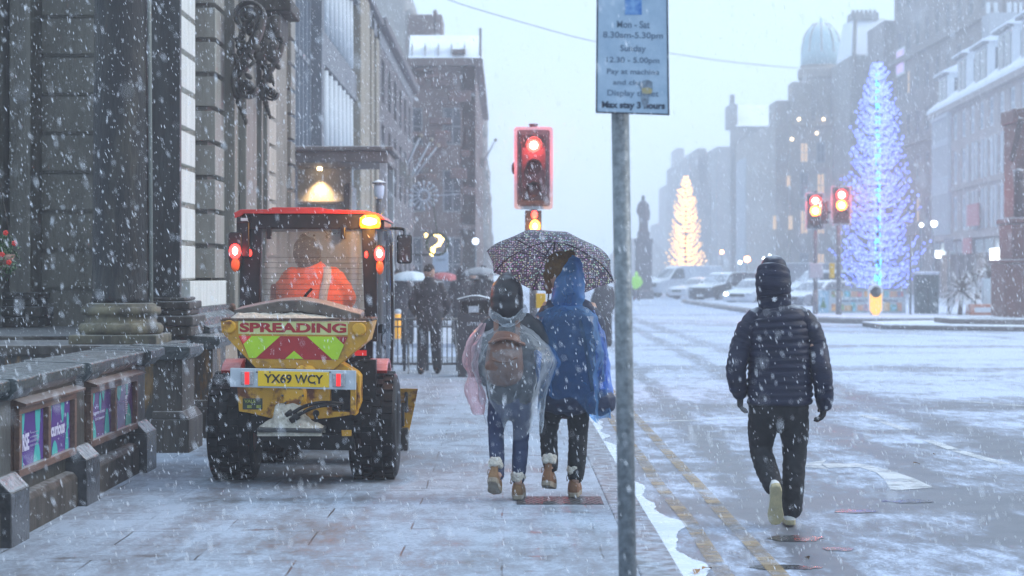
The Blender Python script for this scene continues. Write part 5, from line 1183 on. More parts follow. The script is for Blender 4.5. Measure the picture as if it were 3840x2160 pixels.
# ---- the man in the padded jacket, walking away on the road
Ym = 13.42; sM = SC / Ym
def Q(dx, dy, dY=0.0): return at(dx, dy, Ym + dY)
man = thing('person', 'person in a navy quilted hooded jacket and white trainers walking away on the road', 'person', (mx(1965, Ym), Ym, 0))
J = dict(head=Q(1945, 708, .02), neck=Q(1948, 762), chest=Q(1958, 850), pelvis=Q(1958, 1010),
         shl=Q(1895, 808), ell=Q(1850, 925, -.03), wrl=Q(1862, 990, .03), hdl=Q(1862, 1035, .06),
         shr=Q(2028, 808), elr=Q(2068, 930, -.06), wrr=Q(2074, 1012, -.02), hdr=Q(2068, 1060, .0),
         hpl=Q(1922, 1030), knl=Q(1915, 1128, .06), anl=Q(1950, 1240, -.22), tol=Q(1952, 1305, -.12),
         hpr=Q(1992, 1030), knr=Q(1998, 1130, .04), anr=Q(1990, 1288, .0), tor=Q(1986, 1312, .15))
body_mesh(J, skin, man, face=(-.45, 1, 0), k=1.0)
navy = M('navy_quilted_nylon', (.003, .005, .020), .5, c2=(.006, .010, .036), scale=7, stretch=(1, 1, 3), bump=.25, bscale=22, spec=.3, snow=.4, snowlo=.68)
b = MB(); q = (.075, .0465)
b.tube([Q(1962, 1018, .0), Q(1962, 985), Q(1962, 930), Q(1960, 880), Q(1958, 835), Q(1956, 800), Q(1952, 775)], [(.212, .155), (.218, .158), (.214, .150), (.214, .15), (.218, .152), (.205, .142), (.13, .11)], seg=40, sub=11, quilt=q, cap=False)
b.tube([Q(1952, 780), Q(1950, 768)], [(.125, .105), (.09, .09)], seg=30, sub=3, cap=True)
b.tube([Q(1912, 800), Q(1885, 828), Q(1866, 870), Q(1852, 925, -.03), Q(1855, 965, .0), Q(1862, 990, .03)], [(.085, .09), (.082, .085), (.074, .078), (.068, .072), (.062, .065), (.052, .055)], seg=24, sub=9, quilt=(.10, .046))
b.tube([Q(2008, 798), Q(2035, 828), Q(2052, 872), Q(2066, 930, -.06), Q(2072, 980, -.05), Q(2075, 1018, -.02)], [(.085, .09), (.083, .085), (.076, .078), (.068, .072), (.064, .066), (.055, .058)], seg=24, sub=9, quilt=(.10, .046))
jk = b.build('jacket', navy, man, smooth=True)
crease(jk, .006, 9, (1, 1, 2.2), False, 2.0)
b = MB()
b.tube([Q(1950, 775), Q(1947, 745, .02), Q(1945, 715, .01), Q(1945, 688, .02), Q(1946, 676, .03), Q(1947, 669, .032)], [(.105, .105), (.112, .125), (.118, .132), (.114, .130), (.104, .118), (.090, .104)], seg=30, sub=7, quilt=(.06, .048))
hd_ = b.build('hood', navy, man, smooth=True); crease(hd_, .005, 8, (1, 1, 2), False, 5.0)
blk = M('black_trouser_cloth', (.006, .007, .009), .6, c2=(.013, .014, .018), scale=6, bump=.5, bscale=9, spec=.2)
b = MB()
b.tube([Q(1960, 985), Q(1960, 1020), Q(1958, 1052)], [(.185, .125), (.19, .13), (.15, .12)], seg=20, sub=3)
b.tube([Q(1922, 1022), Q(1918, 1075, .03), Q(1915, 1128, .07), Q(1925, 1170, -.02), Q(1945, 1222, -.18)], [(.108, .115), (.098, .10), (.078, .085), (.075, .08), (.066, .07)], seg=18, sub=5)
b.tube([Q(1994, 1022), Q(1998, 1080, .02), Q(1999, 1130, .04), Q(1996, 1200, .02), Q(1992, 1284, .0)], [(.108, .115), (.098, .10), (.082, .085), (.075, .08), (.068, .075)], seg=18, sub=6)
fuse(b, 'trousers', blk, man, .010, 2, (.007, 11, (1, 1, 1.8), True, 4.0))
glove = M('black_glove', (.012, .012, .014), .6)
for s_ in 'lr':
    b = MB(); hand(b, V(J['wr' + s_]), V(J['hd' + s_]), s_, 1.0, V((0, 1, 0)), 1.18, .75); fuse(b, 'glove', glove, man, .005, 1)
shoe_w = M('white_trainer_leather', (.66, .67, .66), .45, c2=(.52, .52, .5), scale=9); sole_m = M('worn_gum_sole', (.50, .42, .24), .6, c2=(.34, .30, .19), scale=11, bump=.3)
def shoe(par, heel, toe, up, ln=.29, wd=.10, hh=.09, upper=None, sole=None, name='trainer', thick=.032, boot=0.0, cuff=None, lace=False):
    """heel/toe: sole centre-line end points; up: direction from sole to ankle"""
    heel, toe, up = V(heel), V(toe), V(up).normalized(); d = (toe - heel).normalized(); up = (up - d * up.dot(d)).normalized(); sd_ = d.cross(up)
    outl = [(-.5, .0), (-.48, .52), (-.36, .74), (-.15, .70), (.05, .78), (.25, .98), (.38, .92), (.48, .55), (.5, 0)]
    full = outl + [(x, -y) for x, y in reversed(outl[1:-1])]
    c = (heel + toe) / 2; L_ = (toe - heel).length
    s = MB(); s.ring_loft([[c + d * x * L_ * e + sd_ * y * wd / 2 * e + up * h for x, y in full] for (h, e) in ((0, .95), (.006, 1.0), (thick, 1.02), (thick + .004, .98))])
    so_ = s.build(name, upper, par); 
    u = MB(); rings = []
    for t, xs_, ys_, z0, sh_ in ((0, 1.0, 1.0, thick, 0), (.25, .97, .96, thick + hh * .3, -.0), (.5, .86, .84, thick + hh * .55, -.04), (.75, .62, .66, thick + hh * .8, -.12), (1.0, .42, .62, thick + hh * 1.05, -.20)):
        rings.append([c + d * (x * L_ * xs_ + sh_ * L_) + sd_ * y * wd / 2 * ys_ + up * z0 for x, y in full])
    if boot:
        for t in (.5, 1.0): rings.append([c + d * (x * L_ * .40 - .21 * L_) + sd_ * y * wd / 2 * .68 + up * (thick + hh * 1.05 + boot * t) for x, y in full])
    u.ring_loft(rings); u.v += []
    uo = u.build(name + '_upper', upper, par, smooth=True, bevel=.006); uo.parent = so_
    so_.data.materials.clear(); so_.data.materials.append(sole)
    cc = c - d * .21 * L_
    if cuff:
        k = MB(); zc = thick + hh * 1.05 + boot
        random.seed(int(zc * 1000))
        for i in range(60):
            a = random.uniform(0, 6.28); k.ell(cc + d * math.cos(a) * L_ * .205 + sd_ * math.sin(a) * wd * .33 + up * (zc + random.uniform(-.022, .018)), random.uniform(.015, .024), 7, 5)
        k.rod(cc + up * (zc - .03), cc + up * (zc + .012), wd * .36, 14)
        q = k.build('fleece_cuff', cuff, par, smooth=True); q.parent = so_
    if lace:
        k = MB()
        for i in range(4): p_ = c + d * (.12 - .07 * i) * L_ + up * (thick + hh * (.62 + .12 * i)); k.rod(p_ - sd_ * wd * .25, p_ + sd_ * wd * .25, .004, 5)
        p_ = c - d * .0 * L_ - sd_ * wd * .3 + up * (thick + hh * 1.0); k.tube([p_, p_ - sd_ * .022 + up * .008, p_ - sd_ * .022 - up * .03, p_ - sd_ * .01 - up * .01], .0025, seg=5, sub=4)
        q = k.build('lace', M('brown_lace', (.16, .09, .04), .7), par); q.parent = so_
    return so_
shoe(man, Q(1953, 1222, -.34), Q(1952, 1322, -.20), V((0, 1, .35)), wd=.105, upper=shoe_w, sole=sole_m)
shoe(man, Q(1989, 1322, -.06), Q(1982, 1312, .23), V((0, 0, 1)), wd=.095, upper=shoe_w, sole=sole_m)
b = MB(); c = at(1948, 753, Ym - .135)
for a in (0, 60, 120): b.box(c, (.035, .004, .006), (0, R(a + 15), 0))
b.build('jacket_logo', M('white_print_logo', (.8, .8, .82), .5), man)
# ---- the two women in plastic ponchos
def ringmesh(levels, seg, cx_, cy_, z0, amp=.0, seed=0.0, folds=9, hem=None):
    """levels: (z, xl, xr, depth_front, depth_back, yoff); horizontal rings interpolated, with folds growing towards the hem"""
    b = MB(); rings = []; zs = [l[0] for l in levels]; n = 46
    zt, zb_ = zs[0], zs[-1]
    for i in range(n + 1):
        z = zt + (zb_ - zt) * i / n; zz = zs[::-1]
        v_ = [float(np.interp(z, zz, [l[k] for l in levels][::-1])) for k in range(1, 6)]
        xl, xr, df, db, yo = v_; t = i / n; ring = []
        for j in range(seg):
            a = 2 * math.pi * j / seg; ca, sa = math.cos(a), math.sin(a)
            rx = (xr - xl) / 2; x = (xl + xr) / 2 + rx * math.copysign(abs(ca) ** .85, ca); y = yo + (df if sa > 0 else db) * sa
            fo = amp * t * (math.sin(a * folds + seed + 3 * t) + .6 * math.sin(a * (folds + 4) - 2 * t + seed * 2)); k = 1 + fo
            zo = (hem(a) * max(0, t - .55) / .45) if hem else 0
            ring.append(V((cx_ + x * k, cy_ + y * k, z0 + z + zo)))
        rings.append(ring)
    b.ring_loft(rings, cap0=False, cap1=False); return b
def film(name, tint, base_a, white, rough=.16, bumpk=.9):
    m = bpy.data.materials.new(name); m.use_nodes = True; t = m.node_tree; n = t.nodes; L = t.links; n.remove(n['Principled BSDF'])
    out = n['Material Output']; tr_ = n.new('ShaderNodeBsdfTransparent'); tr_.inputs[0].default_value = (*tint, 1)
    p = n.new('ShaderNodeBsdfPrincipled'); p.inputs['Base Color'].default_value = (*white, 1); p.inputs['Roughness'].default_value = rough; p.inputs['Specular IOR Level'].default_value = .8
    tl = n.new('ShaderNodeBsdfTranslucent'); tl.inputs[0].default_value = (*white, 1)
    m2 = n.new('ShaderNodeMixShader'); m2.inputs[0].default_value = .4; L.new(p.outputs[0], m2.inputs[1]); L.new(tl.outputs[0], m2.inputs[2])
    tcn = n.new('ShaderNodeTexCoord'); mp = n.new('ShaderNodeMapping'); mp.inputs['Scale'].default_value = (1, 1, .6); L.new(tcn.outputs['Object'], mp.inputs[0])
    nz = n.new('ShaderNodeTexNoise'); nz.inputs['Scale'].default_value = 9; nz.inputs['Detail'].default_value = 4; nz.inputs['Distortion'].default_value = 1.6; L.new(mp.outputs[0], nz.inputs['Vector'])
    nz.noise_type = 'RIDGED_MULTIFRACTAL'
    bp = n.new('ShaderNodeBump'); bp.inputs['Strength'].default_value = bumpk; bp.inputs['Distance'].default_value = .02; L.new(nz.outputs[0], bp.inputs['Height']); L.new(bp.outputs[0], p.inputs['Normal'])
    lw = n.new('ShaderNodeLayerWeight'); lw.inputs[0].default_value = .35; L.new(bp.outputs[0], lw.inputs['Normal'])
    ma = n.new('ShaderNodeMath'); ma.operation = 'MULTIPLY_ADD'; L.new(lw.outputs['Facing'], ma.inputs[0]); ma.inputs[1].default_value = .8; ma.inputs[2].default_value = base_a
    m3 = n.new('ShaderNodeMixShader'); L.new(ma.outputs[0], m3.inputs[0]); L.new(tr_.outputs[0], m3.inputs[1]); L.new(m2.outputs[0], m3.inputs[2]); L.new(m3.outputs[0], out.inputs[0])
    return m
film_c = film('clear_plastic_film', (.94, .96, .98), .07, (.74, .80, .85), .12, 1.0)
film_b = film('blue_plastic_film', (.34, .56, .86), .18, (.15, .34, .62), .12, 1.0)
film_p = film('pink_tinted_film', (.97, .86, .88), .20, (.80, .62, .66))
boot_m = M('tan_suede', (.24, .135, .06), .7, c2=(.17, .09, .04), scale=12, bump=.3); bsole = M('boot_sole', (.20, .15, .10), .6, c2=(.3, .26, .2), scale=12)
boot_d = M('brown_suede', (.19, .085, .035), .7, c2=(.13, .06, .028), scale=12, bump=.3)
fleece = M('cream_fleece', (.62, .58, .50), .95, c2=(.5, .46, .4), scale=30, bump=.5)
# woman A: clear poncho over a dark coat and brown backpack
Ya = 14.1; xa_ = mx(1285, Ya)
def A(dx, dy, dY=0.0): return at(dx, dy, Ya + dY)
wa = thing('person', 'person in a clear plastic poncho over a backpack, blue leggings and fleece-topped tan boots', 'person', (xa_, Ya, .1))
J = dict(head=A(1276, 742, .02), neck=A(1276, 785), chest=A(1282, 855), pelvis=A(1288, 985),
         shl=A(1232, 815), ell=A(1205, 900, .04), wrl=A(1225, 960, .16), shr=A(1334, 812), elr=A(1378, 872, .0), wrr=A(1392, 850, .20),
         hpl=A(1262, 1000), knl=A(1252, 1085, .03), anl=A(1252, 1200, -.10), tol=A(1243, 1238, .03), hpr=A(1308, 1000), knr=A(1312, 1090, .03), anr=A(1304, 1215, .0), tor=A(1302, 1245, .13))
body_mesh(J, skin, wa, face=(.1, 1, 0), k=.92)
legm = M('blue_legging', (.012, .022, .065), .55, c2=(.02, .035, .09), scale=8, bump=.2)
b = MB()
b.tube([A(1286, 970), A(1286, 1000), A(1286, 1030)], [(.15, .115), (.15, .115), (.11, .10)], seg=18, sub=3)
b.tube([A(1260, 1000), A(1252, 1045, .02), A(1248, 1090, .03), A(1250, 1140, -.02), A(1254, 1196, -.10)], [.088, .074, .056, .055, .042], seg=16, sub=5)
b.tube([A(1308, 1000), A(1312, 1045, .02), A(1311, 1090, .03), A(1308, 1150, .02), A(1304, 1208, .0)], [.088, .076, .058, .056, .044], seg=16, sub=5)
fuse(b, 'leggings', legm, wa, .010, 2, (.003, 14, (1, 1, 2), True, 1.0))
coat_m = M('dark_grey_coat', (.022, .025, .032), .7, c2=(.05, .055, .065), scale=6, bump=.4, bscale=12)
b = MB()
b.tube([A(1288, 992), A(1286, 950), A(1284, 890), A(1281, 840), A(1278, 805), A(1277, 785)], [(.185, .13), (.18, .13), (.172, .125), (.185, .12), (.165, .105), (.09, .08)], seg=22, sub=4)
b.tube([A(1248, 812), A(1226, 835), A(1208, 880, .03), A(1206, 915, .06), A(1225, 958, .16)], [.075, .073, .066, .06, .045], seg=14, sub=4)
b.tube([A(1318, 812), A(1345, 830), A(1376, 872), A(1392, 852, .2)], [.075, .072, .064, .045], seg=14, sub=4)
fuse(b, 'coat', coat_m, wa, .011, 2, (.009, 8, (1, 1, 1.5), True, 8.0))
blackhood = M('glossy_black_hood', (.012, .011, .014), .35, c2=(.03, .028, .034), scale=5, bump=.3, snow=.25, snowlo=.7)
b = MB(); b.tube([A(1275, 792), A(1275, 770), A(1275, 742, .01), A(1275, 722, .01), A(1274, 708, .03)], [(.106, .108), (.116, .128), (.115, .134), (.104, .122), (.07, .085)], seg=24, sub=6, quilt=(.04, .075))
h_ = b.build('hood', blackhood, wa, smooth=True); crease(h_, .004, 9, (1, 1, 1.5), True, 3.0)
lv = [(1.255, -.09, .08, .10, .10, 0), (1.215, -.17, .15, .13, .15, 0), (1.17, -.235, .215, .16, .20, 0), (1.08, -.27, .29, .18, .26, -.02), (.98, -.27, .335, .19, .29, -.03), (.90, -.25, .30, .2, .29, -.03), (.80, -.23, .245, .2, .26, -.02), (.70, -.22, .22, .2, .23, -.01), (.64, -.2, .20, .19, .21, 0)]
pm = ringmesh(lv, 72, xa_, Ya, .10, .10, 1.0, 7, hem=lambda a: .10 * math.sin(a * 2 + .6) - .10 * max(0, math.cos(a + .9)) + .05 * math.sin(5 * a))
po = pm.build('clear_poncho', film_c, wa, smooth=True); sub = po.modifiers.new('s', 'SUBSURF'); sub.levels = 1; sub.render_levels = 1; bake(po); crease(po, .016, 5.0, (1, 1, .8), True, 6.0); crease(po, .006, 14, (1, 1, .8), True, 9.0)
po.data.polygons.foreach_set('use_smooth', [True] * len(po.data.polygons))
# bunched collar of the poncho's hood
b = MB(); b.tube([A(1236, 782, -.02), A(1250, 800, -.10), A(1278, 812, -.14), A(1305, 800, -.10), A(1316, 778, -.02), A(1300, 770, .08), A(1262, 770, .08), A(1236, 782, -.02)], [(.028, .022)] * 8, seg=12, sub=6)
q = b.build('poncho_collar', film_c, wa, smooth=True); crease(q, .010, 16, (1, 1, 1), True, 4.0)
# pink tinted flare blowing out at the side
b = MB(); rings = []
for (dy, x0, x1, yo) in ((812, 1212, 1222, -.05), (850, 1178, 1212, -.08), (890, 1160, 1205, -.10), (925, 1162, 1200, -.06), (945, 1186, 1208, -.03), (965, 1162, 1212, -.06), (990, 1168, 1222, -.04), (1015, 1178, 1222, .0), (1042, 1192, 1216, .03)):
    c0, c1 = A(x0, dy, yo), A(x1, dy, yo + .02); m_ = (c0 + c1) / 2; hw = (c1.x - c0.x) / 2
    rings.append([m_ + V((hw * math.cos(2 * math.pi * j / 20), .07 * math.sin(2 * math.pi * j / 20), 0)) for j in range(20)])
b.ring_loft(rings, cap0=False, cap1=False); q = b.build('poncho_sleeve', film_p, wa, smooth=True); s2 = q.modifiers.new('s', 'SUBSURF'); s2.levels = 2; s2.render_levels = 2; bake(q); crease(q, .012, 8, (1, 1, .8), True, 2.0); q.data.polygons.foreach_set('use_smooth', [True] * len(q.data.polygons))
# backpack (under the poncho)
bpk = thing('backpack', 'brown leather backpack worn under the clear poncho', 'backpack', tuple(A(1272, 900, -.2)))
leath = M('brown_leather', (.13, .06, .04), .45, c2=(.19, .10, .07), scale=8, bump=.4)
b = MB(); b.tube([A(1268, 952, -.20), A(1268, 925, -.215), A(1270, 885, -.21), A(1276, 850, -.18)], [(.125, .07), (.135, .085), (.125, .08), (.10, .055)], seg=18, sub=4); q = fuse(b, 'bag_body', leath, bpk, .010, 3, (.006, 9, (1, 1, 1), True, 2.0))
b = MB(); b.tube([A(1232, 862, -.255), A(1275, 852, -.275), A(1318, 866, -.25)], [(.012, .03)] * 3, seg=10, sub=4); b.tube([A(1240, 905, -.30), A(1268, 912, -.315), A(1300, 900, -.30)], [.006] * 3, seg=6, sub=3); b.build('bag_flap', leath, bpk, smooth=True)
b = MB()
for s_, xx in ((-1, 1248), (1, 1302)): b.tube([A(xx, 860, -.16), A(xx, 815, -.12), A(xx, 800, .0), A(xx, 825, .12)], [(.018, .006)] * 4, seg=8, sub=4)
b.build('strap', leath, bpk)
shoe(wa, A(1238, 1212, -.24), A(1246, 1244, -.02), V((.1, .35, 1)), ln=.24, wd=.104, hh=.095, upper=boot_m, sole=bsole, name='boot', boot=.03, cuff=fleece, lace=True)
shoe(wa, A(1302, 1258, -.05), A(1306, 1246, .19), V((0, 0, 1)), ln=.24, wd=.104, hh=.095, upper=boot_m, sole=bsole, name='boot', boot=.03, cuff=fleece, lace=True)
# woman B: blue poncho, umbrella in her left hand
Yb = 14.22; xb_ = mx(1425, Yb)
def B(dx, dy, dY=0.0): return at(dx, dy, Yb + dY)
wb = thing('person', 'person in a blue plastic poncho and brown beanie holding the patterned umbrella', 'person', (xb_, Yb, .1))
J = dict(head=B(1412, 690, .05), neck=B(1428, 742), chest=B(1430, 830), pelvis=B(1426, 975), shl=B(1378, 775), ell=B(1352, 850, .05), wrl=B(1372, 820, .22),
         shr=B(1484, 775), elr=B(1508, 870, .0), wrr=B(1505, 955, .05), hpl=B(1400, 990), knl=B(1382, 1085, .06), anl=B(1384, 1180, -.08), tol=B(1378, 1215, .04),
         hpr=B(1450, 990), knr=B(1454, 1085, .04), anr=B(1448, 1208, .0), tor=B(1446, 1240, .13))
body_mesh(J, skin, wb, face=(-.9, .7, 0), k=1.0)
b = MB()
b.tube([B(1426, 950), B(1426, 990), B(1426, 1025)], [(.17, .12), (.17, .12), (.12, .10)], seg=18, sub=3)
b.tube([B(1400, 990), B(1386, 1040, .03), B(1380, 1090, .05), B(1382, 1135, -.01), B(1386, 1176, -.08)], [.092, .078, .064, .06, .050], seg=16, sub=5)
b.tube([B(1452, 990), B(1454, 1040, .02), B(1454, 1095, .04), B(1452, 1150, .02), B(1448, 1200, .0)], [.092, .082, .068, .066, .056], seg=16, sub=5)
fuse(b, 'trousers', blk, wb, .010, 2, (.008, 13, (1, 1, 1.8), True, 7.0))
nav2 = M('dark_navy_parka', (.012, .02, .045), .6, c2=(.025, .035, .07), scale=6, bump=.4)
b = MB()
b.tube([B(1424, 1010), B(1426, 960), B(1429, 890), B(1430, 830), B(1430, 780), B(1430, 755)], [(.20, .14), (.195, .14), (.185, .13), (.195, .13), (.18, .11), (.09, .08)], seg=22, sub=4)
b.tube([B(1395, 778), B(1374, 800), B(1354, 850, .05), B(1371, 822, .2)], [.08, .075, .066, .045], seg=14, sub=4); b.tube([B(1466, 778), B(1490, 805), B(1506, 870), B(1505, 950, .05)], [.08, .075, .066, .05], seg=14, sub=4)
fuse(b, 'parka', nav2, wb, .011, 2, (.009, 8, (1, 1, 1.5), True, 3.0))
lv = [(1.395, -.06, .09, .10, .10, 0), (1.36, -.16, .17, .14, .15, 0), (1.30, -.225, .235, .17, .19, 0), (1.18, -.245, .27, .19, .22, 0), (1.05, -.235, .28, .2, .24, 0), (.92, -.215, .285, .2, .24, 0), (.82, -.21, .295, .2, .23, 0), (.74, -.20, .305, .2, .22, 0), (.66, -.20, .31, .2, .22, 0)]
pm = ringmesh(lv, 72, xb_, Yb, .10, .07, 2.0, 8, hem=lambda a: .06 * math.sin(a * 3 + 1) + .07 * math.cos(a) * -1 + .03 * math.sin(7 * a))
po = pm.build('blue_poncho', film_b, wb, smooth=True); sub = po.modifiers.new('s', 'SUBSURF'); sub.levels = 1; sub.render_levels = 1; bake(po); crease(po, .015, 5.0, (1, 1, .8), True, 1.0); crease(po, .006, 14, (1, 1, .8), True, 12.0)
po.data.polygons.foreach_set('use_smooth', [True] * len(po.data.polygons))
b = MB(); rings = []
for (dy, x0, x1, yo) in ((780, 1478, 1500, 0), (830, 1492, 1520, -.02), (880, 1498, 1530, -.03), (930, 1500, 1536, -.04), (980, 1492, 1542, -.05), (1020, 1478, 1543, -.05), (1035, 1492, 1540, -.04)):
    c0, c1 = B(x0, dy, yo), B(x1, dy, yo + .02); m_ = (c0 + c1) / 2; hw = (c1.x - c0.x) / 2
    rings.append([m_ + V((hw * math.cos(2 * math.pi * j / 20), .08 * math.sin(2 * math.pi * j / 20), 0)) for j in range(20)])
b.ring_loft(rings, cap0=False, cap1=False); q = b.build('poncho_sleeve', film('pale_blue_film', (.50, .66, .98), .16, (.26, .42, .9)), wb, smooth=True); s2 = q.modifiers.new('s', 'SUBSURF'); s2.levels = 2; s2.render_levels = 2; bake(q); crease(q, .012, 8, (1, 1, .8), True, 5.0); q.data.polygons.foreach_set('use_smooth', [True] * len(q.data.polygons))
# wet film hood and beanie
b = MB(); b.tube([B(1428, 765, -.02), B(1430, 742, -.02), B(1434, 712, -.02), B(1440, 685, -.01), B(1444, 662, .01), B(1443, 648, .03)], [(.12, .11), (.115, .12), (.105, .12), (.088, .105), (.055, .07), (.016, .02)], seg=26, sub=6)
q = b.build('poncho_hood', film('blue_hood_film', (.26, .48, .84), .32, (.13, .32, .62), .12, 1.0), wb, smooth=True); crease(q, .012, 9, (1, 1, .8), True, 6.0)
wool = M('brown_wool', (.16, .085, .03), .95, c2=(.10, .05, .02), scale=40, bump=.8, bscale=60)
b = MB(); b.ell(B(1410, 672, .06), (.112, .12, .115), 20, 14); b.ell(B(1434, 640, .06), (.038, .038, .034), 12, 9); b.tube([B(1384, 690, .1), B(1384, 712, .08)], [.05, .04], seg=10, sub=2); hb_ = fuse(b, 'beanie', wool, wb, .008, 1, (.004, 40, (1, 1, 1), True, 2.0))
b = MB()
for i in range(26):
    random.seed(i); x_ = 1376 + random.uniform(-6, 8); b.tube([B(x_, 705, .05), B(x_ + random.uniform(-4, 4), 722, .03), B(x_ + random.uniform(0, 8), 738, .0)], .004, seg=4, sub=2)
b.build('hair', M('ginger_hair', (.14, .05, .02), .6), wb, smooth=True)
shoe(wb, B(1374, 1222, -.20), B(1384, 1230, .03), V((.05, .05, 1)), ln=.25, wd=.106, hh=.10, upper=boot_d, sole=bsole, name='boot', boot=.06, cuff=fleece, lace=True)
shoe(wb, B(1443, 1252, -.05), B(1447, 1240, .20), V((0, 0, 1)), ln=.25, wd=.106, hh=.10, upper=boot_d, sole=bsole, name='boot', boot=.06, cuff=fleece, lace=True)
# her dark bag under the hem
bg = thing('handbag', 'dark padded bag hanging under the hem of the blue poncho', 'bag', tuple(B(1512, 1000, -.05)))
b = MB(); b.tube([B(1488, 1015, -.08), B(1510, 1012, -.08), B(1534, 1008, -.06)], [(.085, .06), (.10, .075), (.08, .055)], seg=16, sub=4, ref=(0, 1, 0)); fuse(b, 'bag_body', M('dark_blue_bag', (.012, .02, .05), .5, c2=(.03, .04, .08), scale=10, bump=.3), bg, .010, 2, (.006, 12, (1, 1, 1), True, 1.0))
b = MB(); b.tube([B(1492, 990, -.08), B(1478, 900, -.1), B(1462, 820, -.12), B(1444, 775, -.06)], [(.014, .005)] * 4, seg=8, sub=5); b.build('strap', m_blk, bg)
# ---- umbrella
ub = thing('umbrella', 'open umbrella with a small multicoloured dot pattern held over the two people in ponchos', 'umbrella', tuple(B(1405, 700, .2)))
mu = bpy.data.materials.new('dotted_umbrella_cloth'); mu.use_nodes = True; t_ = mu.node_tree; n_ = t_.nodes; L_ = t_.links; p_ = n_['Principled BSDF']; p_.inputs['Roughness'].default_value = .35
tcn = n_.new('ShaderNodeTexCoord'); vo = n_.new('ShaderNodeTexVoronoi'); vo.inputs['Scale'].default_value = 62; vo.inputs['Randomness'].default_value = .6; L_.new(tcn.outputs['Object'], vo.inputs['Vector'])
hs_ = n_.new('ShaderNodeHueSaturation'); hs_.inputs['Saturation'].default_value = .5; hs_.inputs['Value'].default_value = .85; L_.new(vo.outputs['Color'], hs_.inputs['Color'])
mr_ = n_.new('ShaderNodeMapRange'); mr_.inputs[1].default_value = .32; mr_.inputs[2].default_value = .44; mr_.inputs[3].default_value = 1; mr_.inputs[4].default_value = 0; L_.new(vo.outputs['Distance'], mr_.inputs[0])
mi_ = n_.new('ShaderNodeMix'); mi_.data_type = 'RGBA'; mi_.inputs[6].default_value = (.09, .075, .11, 1); L_.new(mr_.outputs[0], mi_.inputs[0]); L_.new(hs_.outputs[0], mi_.inputs[7]); L_.new(mi_.outputs[2], p_.inputs['Base Color'])
tlu = n_.new('ShaderNodeBsdfTranslucent'); L_.new(mi_.outputs[2], tlu.inputs[0]); mxu = n_.new('ShaderNodeMixShader'); mxu.inputs[0].default_value = .5; L_.new(p_.outputs[0], mxu.inputs[1]); L_.new(tlu.outputs[0], mxu.inputs[2]); L_.new(mxu.outputs[0], n_['Material Output'].inputs[0])
Ru, Hu = .48, .21
apex = B(1396, 604, .15)
rotu = Matrix.Rotation(R(9), 4, 'Y') @ Matrix.Rotation(R(-24), 4, 'X')
def canopy(b, Ru, Hu, apex, rotu, nr=8, sag=.05, off=0.0, phase=0.2):
    sub = 6; rings = []
    for i in range(11):
        t = i / 10; ring = []
        for j in range(nr * sub):
            a = 2 * math.pi * j / (nr * sub) + phase; fr_ = (j % sub) / sub; sg = math.sin(math.pi * fr_)
            rr = Ru * math.sin(t * 1.25) / math.sin(1.25) * (1 - sg * .10 * t); zz = -Hu * (1 - math.cos(t * 1.25)) / (1 - math.cos(1.25)) - off + sg * .028 * t * (1 - t) * -1
            ring.append(apex + rotu @ V((rr * math.cos(a), rr * math.sin(a), zz)))
        rings.append(ring)
    b.ring_loft(rings[1:], cap0=True, cap1=False); return b
b = MB(); canopy(b, Ru, Hu, apex, rotu); cn = b.build('canopy', mu, ub, smooth=True)
b = MB()
for k in range(8):
    a = 2 * math.pi * k / 8 + .2
    pts = [apex + rotu @ V((Ru * math.sin(t * 1.25) / math.sin(1.25) * math.cos(a), Ru * math.sin(t * 1.25) / math.sin(1.25) * math.sin(a), -Hu * (1 - math.cos(t * 1.25)) / (1 - math.cos(1.25)) - .006)) for t in (.05, .25, .5, .75, 1.0)]
    b.tube(pts, .0035, seg=5, sub=2); b.rod(pts[2], apex + rotu @ V((.01 * math.cos(a), .01 * math.sin(a), -.15)), .003, 5)
b.build('rib', m_blk, ub)
b = MB(); b.rod(apex + rotu @ V((0, 0, .04)), V(B(1372, 812, .24)), .006, 8); b.rod(V(B(1374, 800, .24)), V(B(1371, 838, .24)), .014, 10); b.build('shaft', m_steel, ub, smooth=True)
# ---- the driver
dr = thing('person', 'person in an orange high-visibility jacket and dark hat sitting in the tractor cab', 'person', (-1.6, 16.2, 1.0))
Yd_ = 16.12
def D(rx, ry, dY=0.0): return T(rx, ry, Yd_ + dY)
J = dict(head=D(480, 262, .05), neck=D(488, 320, .03), chest=D(505, 400), pelvis=D(500, 610), shl=D(395, 400), ell=D(350, 510, .12), wrl=D(400, 540, .5), shr=D(620, 395), elr=D(668, 500, .12), wrr=D(590, 540, .5),
         hpl=D(450, 630, .05), knl=D(430, 640, .5), anl=D(430, 850, .55), tol=D(430, 870, .68), hpr=D(560, 630, .05), knr=D(585, 640, .5), anr=D(585, 850, .55), tor=D(585, 870, .68))
body_mesh(J, skin, dr, face=(-.25, 1, 0), k=.98)
orange = M('orange_hi_vis_cloth', (.85, .10, .012), .7, c2=(.68, .07, .01), scale=5, bump=.5, bscale=9)
b = MB()
b.tube([D(505, 640), D(505, 560), D(505, 480), D(508, 410), D(500, 355, .02), D(492, 325, .03)], [(.24, .15), (.25, .16), (.25, .16), (.215, .14), (.13, .11), (.085, .09)], seg=24, sub=4)
b.tube([D(420, 385), D(385, 425, .02), D(345, 500, .1), D(398, 540, .46)], [.09, .085, .075, .055], seg=14, sub=4); b.tube([D(595, 385), D(632, 420, .02), D(675, 500, .1), D(592, 540, .46)], [.09, .085, .075, .055], seg=14, sub=4)
fuse(b, 'jacket', orange, dr, .013, 2, (.010, 7, (1, 1, 1.4), True, 5.0))
